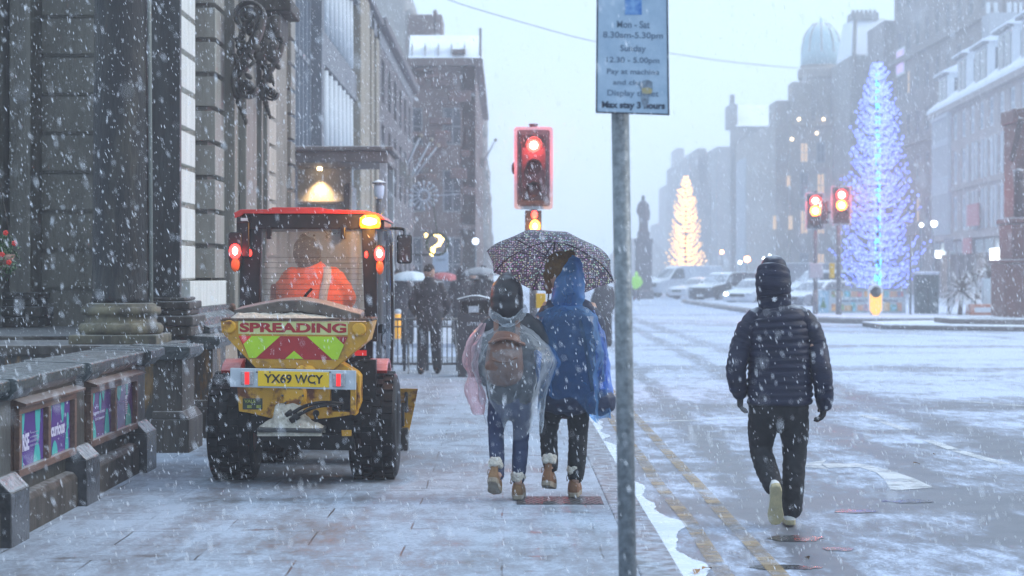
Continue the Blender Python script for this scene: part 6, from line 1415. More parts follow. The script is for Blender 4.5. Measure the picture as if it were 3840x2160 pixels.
b = MB(); b.tube([D(578, 345, -.06), D(576, 400, -.135), D(562, 460, -.16), D(555, 530, -.165), D(552, 590, -.16)], [(.034, .02)] * 5, seg=10, sub=5); b.build('reflective_brace', M('silver_tape', (.42, .42, .42), .3), dr, smooth=True)
b = MB(); b.tube([D(490, 332, .0), D(486, 300, .0), D(480, 265, .03), D(470, 225, .04), D(462, 196, .05)], [(.085, .09), (.105, .11), (.112, .12), (.095, .11), (.035, .045)], seg=22, sub=5); q = b.build('hat', M('dark_knit_hat', (.025, .022, .035), .8, c2=(.05, .045, .06), scale=9, bump=.4), dr, smooth=True); crease(q, .007, 10, (1, 1, 1), True, 2.0)
b = MB(); b.tube([D(450, 640, .05), D(430, 645, .48), D(430, 840, .54)], [.095, .075, .06], seg=12, sub=3); b.tube([D(560, 640, .05), D(585, 645, .48), D(585, 840, .54)], [.095, .075, .06], seg=12, sub=3); b.build('trousers', blk, dr, smooth=True)
# ---- smaller figures beyond
def walker(dx, ybase, h, Y, label, top, legs_c, hat=None, face=(0, -1, 0), pose=0, ground=.1, group=None, build_=1.0, hoodc=None, sit=False):
    k = h / 1.75; X = mx(dx, Y); z0 = ground
    w_ = thing('person', label, 'person', (X, Y, z0), group)
    def G(x, y, z): return V((X + x * k * build_, Y + y * k, z0 + z * k))
    st = .10 if pose else .0
    J = dict(head=G(0, 0, 1.62), neck=G(0, 0, 1.47), chest=G(0, 0, 1.28), pelvis=G(0, 0, .96), shl=G(-.18, 0, 1.40), ell=G(-.25, .03, 1.13), wrl=G(-.20, .10, .92), shr=G(.18, 0, 1.40), elr=G(.25, .03, 1.13), wrr=G(.20, .10, .92),
             hpl=G(-.09, 0, .92), knl=G(-.11, st, .50), anl=G(-.12, -st, .09), tol=G(-.13, -st - .13, .03), hpr=G(.09, 0, .92), knr=G(.10, 0, .50), anr=G(.12, st, .09), tor=G(.13, st - .13, .03))
    body_mesh(J, skin, w_, face=face, k=k, voxel=.022)
    b = MB(); bw = build_
    b.tube([G(0, 0, .80), G(0, 0, 1.0), G(0, 0, 1.28), G(0, 0, 1.42), G(0, 0, 1.50)], [(.20 * bw, .15), (.20 * bw, .16), (.215 * bw, .155), (.17 * bw, .12), (.09, .09)], seg=16, sub=3)
    for s_ in (-1, 1): b.tube([G(s_ * .15, 0, 1.41), G(s_ * .24, .02, 1.18), G(s_ * .26, .05, 1.08), G(s_ * .20, .10, .93)], [.085, .075, .07, .05], seg=10, sub=3)
    fuse(b, 'coat', top, w_, .022, 2, (.010, 6, (1, 1, 1.4), True, dx * .1))
    b = MB()
    for s_, st_ in ((-1, st), (1, -st)): b.tube([G(s_ * .09, 0, .94), G(s_ * .10, st_ * .5, .5), G(s_ * .12, -st_, .08)], [.105, .085, .07], seg=12, sub=4)
    b.build('trousers', legs_c, w_, smooth=True)
    b = MB()
    for s_, st_ in ((-1, st), (1, -st)): b.tube([G(s_ * .12, -st_ + .05, .05), G(s_ * .13, -st_ - .14, .04)], [(.05, .045), (.045, .035)], seg=10, sub=2)
    b.build('shoe', m_blk, w_, smooth=True)
    b = MB()
    if hoodc is not None: b.tube([G(0, 0, 1.48), G(0, .0, 1.62), G(0, 0, 1.74)], [(.11, .12), (.12, .13), (.06, .07)], seg=14, sub=3); b.build('hood', hoodc, w_, smooth=True)
    else: b.ell(G(0, .015, 1.665), (.088 * k, .105 * k, .10 * k), 14, 9); b.build('hair', hat or M('dark_hair', (.03, .022, .02), .8), w_, smooth=True)
    return w_
dk = M('dark_winter_coat', (.022, .02, .026), .7, c2=(.045, .04, .05), scale=5, bump=.3, snow=.4, snowlo=.6); dk2 = M('charcoal_coat', (.04, .04, .05), .7, c2=(.06, .06, .07), scale=5, snow=.4, snowlo=.6)
jn = M('dark_jeans', (.012, .013, .02), .8, c2=(.035, .037, .05), scale=8)
walker(1080, 943, 1.76, 32.0, 'person in dark clothes standing by the pavement railing', dk, jn, pose=1, face=(-.8, .6, 0), build_=1.05)
hv = M('lime_hi_vis_coat', (.42, .85, .06), .6, emis=None); walker(1601, 745, 1.85, 128, 'distant person in a lime high-visibility jacket on the far snowy road', hv, jn, hoodc=hv, ground=0.0, pose=1, face=(1, 0, 0), build_=1.3)
for i, (dx, Y, h, lab, tp) in enumerate([(1003, 44, 1.72, 'person in a dark coat under the pale umbrella beyond the railing', dk), (1022, 46, 1.60, 'shorter person in charcoal beside the one under the pale umbrella', dk2), (1160, 45, 1.74, 'person in a dark hooded coat behind the litter bin', dk), (1190, 48, 1.70, 'person with a pale cap between the litter bin and the dark umbrella', dk2), (1216, 44, 1.78, 'person under the dark umbrella beyond the litter bin', dk), (1520, 47, 1.68, 'person in dark clothes half hidden by the sign pole', dk2)]):
    walker(dx, 0, h, Y, lab, tp, jn, ground=.1 if dx < 1400 else 0, group='people waiting beyond the railing', hoodc=tp if i in (2, 4) else None, hat=M('pale_cap', (.3, .4, .55), .8) if i == 3 else None, face=(.3, 1, 0))
def small_umbrella(dx, dy, Y, Ru, c, label, tilt=0):
    ap = at(dx, dy, Y); t = thing('umbrella', label, 'umbrella', tuple(ap - V((0, 0, .8))), 'umbrellas of the waiting people')
    b = MB(); canopy(b, Ru, Ru * .42, ap, Matrix.Rotation(R(tilt), 4, 'Y')); b.build('canopy', c, t, smooth=True)
    b = MB(); b.rod(ap + V((0, 0, .05)), ap - V((0, 0, .85)), .01, 6); b.build('shaft', m_steel, t)
small_umbrella(1033, 682, 43.5, .50, M('pale_umbrella_cloth', (.38, .48, .56), .5, snow=.6, snowlo=.3), 'pale grey-blue umbrella dusted with snow beyond the railing')
small_umbrella(1126, 686, 46.5, .42, M('red_umbrella_cloth', (.42, .10, .11), .5), 'dull red umbrella beyond the railing', 8)
small_umbrella(1208, 672, 43.6, .44, M('black_umbrella_cloth', (.03, .03, .04), .5, snow=.3, snowlo=.4), 'dark umbrella above the litter bin')
# ---------------------------------------------------------------- sign on its pole
Ys = 8.46
m_galv = M('galvanised_steel', (.22, .24, .255), .42, metal=.25, c2=(.13, .145, .155), scale=26, mixlo=.4, mixhi=.6, bump=.35, bscale=40)
ps = thing('parking_sign', 'grey galvanised pole in the foreground carrying a white parking times plate', 'sign', (mx(1578, Ys), Ys, .1))
b = MB(); b.rod((mx(1582, Ys), Ys, .08), at(1559, 200, Ys), .038, 28); b.lathe([(.06, .10), (.06, .11), (.042, .13)], (mx(1582, Ys), Ys, 0), seg=24); b.build('pole', m_galv, ps, smooth=True)
m_spl = M('frosted_sign_plate', (.40, .50, .60), .45, c2=(.27, .37, .48), scale=9, mixlo=.35, mixhi=.75, bump=.12)
cn_ = [at(1500, -120, Ys), at(1676, -120, Ys), at(1681, 293, Ys), at(1497, 287, Ys)]
b = MB(); yf = Ys - .062; b.prism([(p.x, p.z) for p in cn_], 'y', yf, yf + .004); pl = b.build('sign_plate', m_spl, ps, bevel=.001)
b = MB(); cc = sum(cn_, V()) / 4
for i in range(4):
    a, c = cn_[i], cn_[(i + 1) % 4]; d = (c - a).normalized(); n2 = V((-d.z, 0, d.x)); n2 = n2 if n2.dot(cc - a) > 0 else -n2
    b.add([(q.x, y, q.z) for y in (yf - .003, yf + .006) for q in (a, c, c + n2 * .006, a + n2 * .006)], [(0, 1, 2, 3), (7, 6, 5, 4), (0, 4, 5, 1), (1, 5, 6, 2), (2, 6, 7, 3), (3, 7, 4, 0)])
q = b.build('plate_edge', M('dark_plate_edge', (.03, .032, .045), .4), ps); q.parent = pl
m_prt = M('faded_black_print', (.14, .19, .26), .6); m_prt2 = M('bold_print', (.045, .06, .09), .6); m_bluep = M('blue_print', (.06, .17, .45), .5, c2=(.22, .38, .6), scale=30)
def sg(s, dx, dy, wpx, hpx, m, bold=.0004):
    q = text(s, 'lettering', m, ps, at(dx, dy, Ys) * 1.0 + V((0, yf - .0012 - Ys, 0)), .03, width=wpx * Ys / SC, height=hpx * Ys / SC, bold=bold, lean=R(1.2)); q.parent = pl
sg('Mon - Sat', 1591, 66, 82, 18, m_prt); sg('8.30am-5.30pm', 1590, 95, 150, 20, m_prt); sg('Sunday', 1590, 128, 64, 20, m_prt); sg('12.30 - 5.00pm', 1590, 157, 132, 18, m_prt)
sg('Pay at machine', 1590, 186, 130, 17, m_prt); sg('and clearly', 1590, 213, 100, 16, m_prt); sg('Display ticket', 1590, 240, 128, 19, m_prt); sg('Max stay 3 hours', 1591, 270, 158, 22, m_prt2, .0012)
b = MB(); a, c = at(1570, -60, Ys), at(1612, 42, Ys); b.bb(a.x, c.x, yf - .0015, yf - .0003, c.z, a.z); q = b.build('blue_symbol', m_bluep, ps); q.parent = pl
def ragged(cx_, cz_, rx, rz, sd_, y0, y1, nm, m):
    k = MB(); k.prism([(cx_ + rx * math.cos(R(15 * i)) * (1 + .35 * mnoise.noise(V((math.cos(R(15 * i)) * 2, math.sin(R(15 * i)) * 2, sd_)))), cz_ + rz * math.sin(R(15 * i)) * (1 + .35 * mnoise.noise(V((math.cos(R(15 * i)) * 2.6, math.sin(R(15 * i)) * 2.6, sd_ + 3))))) for i in range(24)], 'y', y0, y1)
    o = k.build(nm, m, ps); o.parent = pl
c = at(1624, 225, Ys); m_stk = M('peeling_grey_sticker', (.11, .13, .17), .6, c2=(.26, .32, .38), scale=60)
ragged(c.x, c.z, .026, .034, 1.0, yf - .0022, yf - .0004, 'sticker', m_stk)
c = at(1620, 252, Ys); ragged(c.x, c.z, .016, .034, 4.0, yf - .0030, yf - .0023, 'sticker', m_stk)
c = at(1625, 232, Ys); ragged(c.x, c.z, .022, .015, 7.0, yf - .0038, yf - .0031, 'yellow_spot', M('ochre_sticker', (.42, .34, .16), .6, c2=(.3, .3, .26), scale=50))
b = MB(); b.bb(at(1545, 0, Ys).x, at(1576, 0, Ys).x, yf + .0045, Ys + .04, mz(120, Ys), mz(105, Ys)); b.build('clip', m_galv, ps, bevel=.003)
# ---------------------------------------------------------------- traffic signals
m_sig = M('signal_black', (.016, .014, .016), .45, c2=(.04, .035, .04), scale=12, snow=.6, snowlo=.45)
m_bb = M('backing_board', (.07, .06, .065), .5, c2=(.16, .14, .15), scale=14); m_bw = M('board_border', (.5, .52, .56), .5)
L_red = M('red_signal_glow', (1, .1, .08), .3, emis=(1, .035, .025), es=7); L_redcore = M('red_signal_core', (1, .5, .45), .3, emis=(1, .45, .38), es=30)
L_amb = M('amber_signal_glow', (1, .4, .1), .3, emis=(1, .26, .02), es=9); L_ambcore = M('amber_signal_core', (1, .7, .3), .3, emis=(1, .62, .20), es=24); L_off = M('unlit_lens', (.03, .012, .012), .12)
def signal(name, label, dx, Y, zb, ztop, wboard, lens, base_z, group=None, polew=.057, pts=None, poleoff=0, plabel=None, extra=None, spread=1.0):
    X = mx(dx, Y); t = thing(name, label, 'traffic light', (X, Y, base_z), group); H = ztop - zb; hw = wboard / 2; r0 = .035
    def rrect(hw_, z0, z1, r_, y0, y1, mb):
        pl_ = []
        for (cx_, cz_, a0) in ((hw_ - r_, z1 - r_, 0), (-hw_ + r_, z1 - r_, 90), (-hw_ + r_, z0 + r_, 180), (hw_ - r_, z0 + r_, 270)):
            pl_ += [(X + cx_ + r_ * math.cos(R(a0 + k * 22.5)), cz_ + r_ * math.sin(R(a0 + k * 22.5))) for k in range(5)]
        mb.prism(pl_, 'y', y0, y1)
    b = MB(); rrect(hw, zb, ztop, .05, Y - .06, Y - .052, b); b.build('board_border', m_bw, t)
    b = MB(); rrect(hw - .045, zb + .045, ztop - .045, .03, Y - .066, Y - .0605, b); b.build('backing_board', m_bb, t)
    b = MB(); hh = H * .80; zc = (zb + ztop) / 2; rrect(hw * .62, zc - hh / 2 - .0, zc + hh / 2, .02, Y - .19, Y - .067, b); b.build('signal_head', m_sig, t, bevel=.004)
    b = MB(); b.rod((X + poleoff, Y + .02, base_z - .02), (X + poleoff, Y + .02, ztop + .03), polew, 18); b.rod((X + poleoff, Y + .02, ztop + .03), (X + poleoff, Y + .02, ztop + .05), polew * 1.2, 18); b.rod((X + poleoff, Y + .02, base_z), (X + poleoff, Y + .02, base_z + .9), polew * 1.25, 18); b.build('pole', M('grey_signal_pole', (.12, .12, .13), .45, c2=(.2, .2, .22), scale=9), t, smooth=True)
    rl = .10 * spread
    for k, st in enumerate(lens):
        z = zc + hh / 2 - hh * (k + .5) / 3
        c = V((X, Y - .195, z)); b = MB()
        b.ell(c, (rl, .03, rl), 20, 12); mt = {'R': L_red, 'A': L_amb, '-': L_off}[st]; b.build('lens', mt, t, smooth=True)
        if st != '-':
            b = MB(); b.ell(c + V((0, -.035, 0)), (rl * .55, .012, rl * .55), 18, 10); b.build('lamp_core', L_redcore if st == 'R' else L_ambcore, t, smooth=True)
        b = MB(); b.lathe([(rl * 1.12, Y - .19), (rl * 1.16, Y - .38)], (X, 0, z), axis='y', seg=20, a0=-10, a1=190, cap=False); b.lathe([(rl * 1.18, Y - .38), (rl * 1.15, Y - .19)], (X, 0, z), axis='y', seg=20, a0=-10, a1=190, cap=False)
        b.build('visor', m_sig, t, smooth=True)
    return t, X, zc, hh
Y1 = 29.1
t, X, zc, hh = signal('traffic_signal', 'large red traffic light on the near kerb rising behind the patterned umbrella', 1342, Y1, mz(527, Y1), mz(320, Y1), .565, 'R--', .1)
plight('signal_light', (X, Y1 - .50, zc + hh / 3), 45, (1, .06, .05), .10, t); spotl('signal_beam', (X, Y1 - .36, zc + hh / 3), 420, (1, .06, .06), .08, t, 34)
b = MB(); b.bb(X - .125, X + .115, Y1 - .16, Y1 - .06, mz(592, Y1), mz(530, Y1)); b.build('lower_signal_box', m_sig, t, bevel=.01)
b = MB(); b.ell((X + .012, Y1 - .165, mz(541, Y1)), (.045, .02, .06), 14, 9); b.build('side_red_lamp', L_red, t, smooth=True)
b = MB(); b.ell((X + .02, Y1 - .165, mz(570, Y1)), (.035, .02, .048), 14, 9); b.build('side_amber_lamp', L_ambcore, t, smooth=True)
b = MB(); b.ell((X + .02, Y1 - .162, mz(570, Y1)), (.075, .014, .095), 14, 9); b.build('side_amber_lens', L_amb, t, smooth=True)
plight('amber_signal_light', (X + .02, Y1 - .4, mz(570, Y1)), 10, (1, .35, .05), .06, t)
b = MB(); b.bb(mx(1348, Y1), mx(1372, Y1), Y1 - .14, Y1 - .04, mz(775, Y1), mz(738, Y1)); b.build('push_button_box', M('yellow_button_box', (.65, .42, .02), .4), t, bevel=.01)
b = MB(); b.ell((X - .29, Y1, mz(423, Y1)), (.03, .07, .09), 10, 8); b.build('side_visor', m_sig, t, smooth=True)
Y2 = 74.0
t, X, zc, hh = signal('traffic_signal', 'far traffic light showing red and amber, the left of the pair on the island', 2049, Y2 + 1, mz(578, Y2 + 1), mz(484, Y2 + 1), .70, 'RA-', .2, 'far pair of traffic lights', polew=.085, poleoff=.04, spread=1.9)
plight('signal_light', (X, Y2 + .2, zc + .3), 70, (1, .07, .06), .15, t); spotl('signal_beam', (X, Y2 + .4, zc + .2), 2600, (1, .09, .07), .12, t, 20)
b = MB(); b.bb(X - .22, X + .30, Y2 + .8, Y2 + 1.15, mz(700, Y2), mz(662, Y2)); b.build('control_box', M('pale_control_box', (.4, .42, .46), .5), t, bevel=.03)
t, X, zc, hh = signal('traffic_signal', 'far traffic light showing red and amber in front of the blue lit tree', 2115, Y2, mz(566, Y2), mz(468, Y2), .74, 'RA-', .2, 'far pair of traffic lights', polew=.085, poleoff=-.07, spread=1.9)
plight('signal_light', (X, Y2 - .8, zc + .3), 70, (1, .07, .06), .15, t); spotl('signal_beam', (X, Y2 - .6, zc + .2), 2600, (1, .09, .07), .12, t, 20)
b = MB(); b.bb(X - .40, X - .24, Y2 - .1, Y2 + .2, mz(700, Y2), mz(662, Y2)); b.build('push_button_box', M('yellow_button_box', (.65, .42, .02), .4), t, bevel=.02)
b = MB(); b.bb(X - .72, X - .45, Y2 + .1, Y2 + .4, mz(562, Y2), mz(505, Y2)); b.bb(X - .45, X - .1, Y2 + .2, Y2 + .26, mz(536, Y2), mz(530, Y2)); b.build('side_signal_head', m_sig, t, bevel=.03)
# ---------------------------------------------------------------- railing, bin, posts
Yf_ = 33.0
rl_ = thing('pedestrian_railing', 'dark steel pedestrian railing along the far edge of the near pavement', 'railing', (-1.4, Yf_, .1))
m_rail = M('railing_grey_paint', (.05, .055, .065), .4, c2=(.09, .10, .11), scale=10)
x0, x1 = -3.1, mx(1151, Yf_); zt, zb = mz(803, Yf_), mz(915, Yf_)
b = MB(); b.rod((x0, Yf_, zt), (x1, Yf_, zt), .022, 8); b.rod((x0, Yf_, mz(822, Yf_)), (x1, Yf_, mz(822, Yf_)), .014, 8); b.rod((x0, Yf_, zb), (x1, Yf_, zb), .022, 8); b.build('rail', m_rail, rl_, smooth=True)
xx = x1 - .09; k = 0; bar = MB(); bar.rod((xx, Yf_, zb), (xx, Yf_, zt), .010, 6); q0 = bar.build('upright', m_rail, rl_)
while xx > x0 + .15 and k < 26:
    xx -= .082; k += 1; c = q0.copy(); col.objects.link(c); c.parent = rl_; c.location = (-.082 * k, 0, 0)
for xp in (x1, mx(1075, Yf_), mx(1018, Yf_) , x0):
    b = MB(); b.rod((xp, Yf_ - .01, .08), (xp, Yf_ - .01, zt), .026, 10); b.build('post', m_rail, rl_, smooth=True)
b = MB(); b.rod((mx(1140, Yf_), Yf_, zt - .05), (mx(1156, 31.6), 31.6, .1), .018, 8); b.rod((mx(1028, Yf_), Yf_, zt - .4), (mx(1027, 32), 32, .1), .018, 8); b.build('stay', m_rail, rl_)
Yb2 = 31.0
bn = thing('litter_bin', 'square black litter bin with a snow-topped lid at the end of the railing', 'litter bin', (mx(1194, Yb2), Yb2, .1))
xa, xb = mx(1152, Yb2), mx(1238, Yb2); m_bin = M('bin_black', (.035, .033, .04), .45, c2=(.065, .06, .07), scale=6)
b = MB(); b.bb(xa, xb, Yb2, Yb2 + .5, .10, mz(790, Yb2)); b.bb(xa, xa + .05, Yb2, Yb2 + .5, mz(790, Yb2), mz(757, Yb2)); b.bb(xb - .05, xb, Yb2, Yb2 + .5, mz(790, Yb2), mz(757, Yb2)); b.bb(xa + .05, xb - .05, Yb2 + .44, Yb2 + .5, mz(790, Yb2), mz(757, Yb2)); b.build('body', m_bin, bn, bevel=.012)
b = MB(); b.prism([(xa - .02, mz(757, Yb2)), (xb + .02, mz(757, Yb2)), (xb + .02, mz(752, Yb2)), ((xa + xb) / 2 + .06, mz(743, Yb2)), ((xa + xb) / 2 - .06, mz(743, Yb2)), (xa - .02, mz(752, Yb2))], 'y', Yb2 - .02, Yb2 + .52); b.build('lid', M('bin_lid_snow', (.06, .06, .07), .5, snow=1.0, snowlo=.1), bn, bevel=.01)
b = MB(); b.box(((xa + xb) / 2 - .02, Yb2 - .006, mz(778, Yb2)), (.16, .008, .10)); b.build('litter_symbol', M('pale_symbol', (.5, .53, .58), .5), bn)
text('LITTER', 'lettering', M('pale_symbol', (.5, .53, .58), .5), bn, ((xa + xb) / 2, Yb2 - .004, mz(815, Yb2)), .08, width=.24, height=.05, bold=.002)
Yp2 = 42.0
mp_ = thing('marker_post', 'white and amber marker post beyond the railing with snow on its top', 'post', (mx(1001, Yp2), Yp2, 0))
b = MB(); b.rod((mx(1001, Yp2), Yp2, 0), (mx(1001, Yp2), Yp2, mz(786, Yp2)), .062, 16); b.ell((mx(1001, Yp2), Yp2, mz(784, Yp2)), (.075, .075, .06), 14, 8); b.build('post', M('white_post', (.6, .63, .68), .5), mp_, smooth=True)
b = MB(); b.rod((mx(1001, Yp2), Yp2 - .012, mz(852, Yp2)), (mx(1001, Yp2), Yp2 - .012, mz(790, Yp2)), .064, 16); b.build('amber_band', M('amber_panel', (.95, .42, .02), .5, emis=(1, .5, .05), es=.35), mp_, smooth=True)
dg = thing('drain_cover', 'dark wet metal drain cover set in the pavement below the two people in ponchos', 'drain cover', (mx(1405, 14.05), 14.05, .1))
b = MB(); xa, xb, ya, yb = mx(1300, 14.05), mx(1515, 14.05), 13.83, 14.30
b.bb(xa, xb, ya, yb, .088, .1055); b.build('frame', M('wet_iron', (.018, .016, .018), .5, c2=(.04, .04, .045), scale=30, bump=.5), dg)
b = MB()
for i in range(24):
    for j in range(7):
        if (i + j) % 2: b.box((xa + .03 + i * (xb - xa - .06) / 23, ya + .04 + j * (yb - ya - .08) / 6, .1065), (.018, .045, .003))
b.build('tread_plate', M('iron_tread', (.07, .07, .075), .6), dg)
def leaf(dx, dy, s_, lab, z=.006):
    Y = (CAMZ - z) * SC / (dy - PY); p = V((mx(dx, Y), Y, z)); b = MB(); n_ = 9; vs = []
    for i in range(n_):
        t = i / (n_ - 1); hw = .4 * math.sin(math.pi * t) ** .7 * s_; vs += [V((-s_ + 2 * s_ * t, -hw, .012 * math.sin(3 * t + dx))), V((-s_ + 2 * s_ * t, 0, .004)), V((-s_ + 2 * s_ * t, hw, .014 * math.cos(2 * t + dx)))]
    m_ = Matrix.Rotation(dx * .7, 4, 'Z'); b.add([m_ @ q + p + V((0, 0, .004)) for q in vs], [(3 * i + k, 3 * i + 3 + k, 3 * i + 4 + k, 3 * i + 1 + k) for i in range(n_ - 1) for k in (0, 1)])
    o = b.build('fallen_leaf', M('brown_leaf', (.20, .10, .035), .6, c2=(.34, .2, .09), scale=30), None, smooth=True, fix=False); tag(o, lab, 'leaf', 'fallen leaves on the road')
leaf(1752, 1440, .05, 'curled brown leaf lying in the gutter water near the sign pole'); leaf(1778, 1432, .035, 'small curled leaf beside another in the gutter water'); leaf(2030, 1404, .035, 'pale leaf on the road nearest the bottom edge'); leaf(2306, 1167, .03, 'brown leaf above the curved end of the turn arrow'); leaf(2010, 1062, .04, 'tan leaf on the road beside the walking man'); leaf(1492, 1062, .04, 'brown leaf in the gutter beside the blue poncho', ); leaf(2350, 1145, .02, 'tiny leaf on the white dashed line')
# ---------------------------------------------------------------- lit trees
def light_tree(name, label, X, Y, z0, H, Rm, c_b, c_t, es, nlev, nb, br, seed, trunk_em, per=22, fine=1.0, clear=0.04):
    random.seed(seed); t = thing(name, label, 'tree', (X, Y, z0), None)
    b = MB(); b.rod((X, Y, z0 - .02), (X, Y, z0 + H), .10, 12, .03); b.build('trunk', M('dark_wrapped_trunk', (.05, .045, .06), .7), t, smooth=True)
    br_ = MB(); P_ = []; 
    for i in range(nlev):
        f_ = clear + (1 - clear) * (i + random.uniform(0, .6)) / nlev; z = z0 + H * f_
        rad = Rm * (1 - f_) ** .66 * random.uniform(.9, 1.08) * (.75 if f_ < .08 else 1)
        for j in range(nb):
            a = 2.399 * (i * nb + j) + random.uniform(-.25, .25); L_ = rad * random.uniform(.78, 1.08); rise = L_ * random.uniform(.35, .75)
            d = V((math.cos(a), math.sin(a), 0)); p0 = V((X, Y, z)); pts = []
            for k in range(7):
                s_ = k / 6; pts.append(p0 + d * L_ * s_ + V((0, 0, rise * s_ * s_ - .10 * L_ * math.sin(math.pi * s_))))
            for k in range(0, 6, 2): br_.rod(pts[k], pts[min(k + 2, 6)], .012, 4, .007)
            for k in range(1, 7):
                side = d.cross(V((0, 0, 1)))
                for sg_ in (-1, 1):
                    tw = (.07 + .12 * rad / Rm) * (1.15 - k / 7); tip = pts[k] + (side * sg_ * .8 + d * .6 + V((0, 0, .25))) * tw
                    for u in range(per // 6): s2 = random.random(); P_.append(pts[k].lerp(tip, s2) + V((random.gauss(0, .015), random.gauss(0, .015), random.gauss(0, .02))))
            for u in range(per): s2 = random.uniform(.05, 1) * 6; k = min(int(s2), 5); P_.append(pts[k].lerp(pts[k + 1], s2 - k) + V((random.gauss(0, .02), random.gauss(0, .02), random.gauss(0, .025))))
    br_.build('branch', M('dark_twig', (.06, .055, .07), .8), t)
    P_ = np.array([tuple(q) for q in P_]); n_ = len(P_); r = br * np.random.uniform(.7, 1.3, (n_, 1, 1))
    o8 = np.array([(1, 0, 0), (-1, 0, 0), (0, 1, 0), (0, -1, 0), (0, 0, 1), (0, 0, -1)], float)[None] * r
    vv = (P_[:, None, :] + o8).reshape(-1, 3); ff = np.array([(0, 2, 4), (2, 1, 4), (1, 3, 4), (3, 0, 4), (2, 0, 5), (1, 2, 5), (3, 1, 5), (0, 3, 5)])
    F = (ff[None] + (np.arange(n_) * 6)[:, None, None]).reshape(-1, 3)
    m = bpy.data.materials.new(name + '_bulb'); m.use_nodes = True; nt_ = m.node_tree; p = nt_.nodes['Principled BSDF']; p.inputs['Base Color'].default_value = (*c_b, 1)
    g_ = nt_.nodes.new('ShaderNodeNewGeometry'); rp = nt_.nodes.new('ShaderNodeValToRGB'); e_ = rp.color_ramp.elements; e_[0].color = (*c_b, 1); e_[1].color = (*c_t, 1); e_[0].position = .45
    nt_.links.new(g_.outputs['Random Per Island'], rp.inputs[0]); nt_.links.new(rp.outputs[0], p.inputs['Emission Color']); p.inputs['Emission Strength'].default_value = es
    me = bpy.data.meshes.new('string_light'); me.from_pydata(vv.tolist(), [], F.tolist()); me.materials.append(m); o = bpy.data.objects.new('string_light', me); col.objects.link(o)
    inv = worldmat(t).inverted(); me.transform(inv); o.parent = t; o['kind'] = 'stuff'
    if trunk_em:
        random.seed(seed + 1); b = MB()
        for i in range(int(H * 26)):
            z = z0 + .2 + (H * .93) * random.random(); a = random.uniform(0, 6.28); rr = .13 * (1 - .6 * (z - z0) / H); b.ell((X + rr * math.cos(a), Y + rr * math.sin(a), z), (.05, .05, .075), 5, 4)
        q = b.build('trunk_light', M(name + '_trunk_bulb', (.2, .6, 1), .5, emis=trunk_em, es=1.3), t); q['kind'] = 'stuff'
    return t
Yt = 86.0
light_tree('blue_lit_tree', 'tall conical tree covered in blue and violet lights behind the island', mx(2208, Yt), Yt, .2, mz(150, Yt) - .2, 2.25, (.14, .20, 1.0), (.48, .64, 1.0), 1.5, 32, 10, .023, 5, (.10, .62, 1.0), per=30)
Yt = 160.0
light_tree('gold_lit_tree', 'conical tree of warm gold lights rising behind the parked white van', mx(1725, Yt), Yt, 0, mz(440, Yt), 1.95, (1.0, .62, .26), (1.0, .76, .40), 1.5, 26, 8, .040, 8, None, per=20)
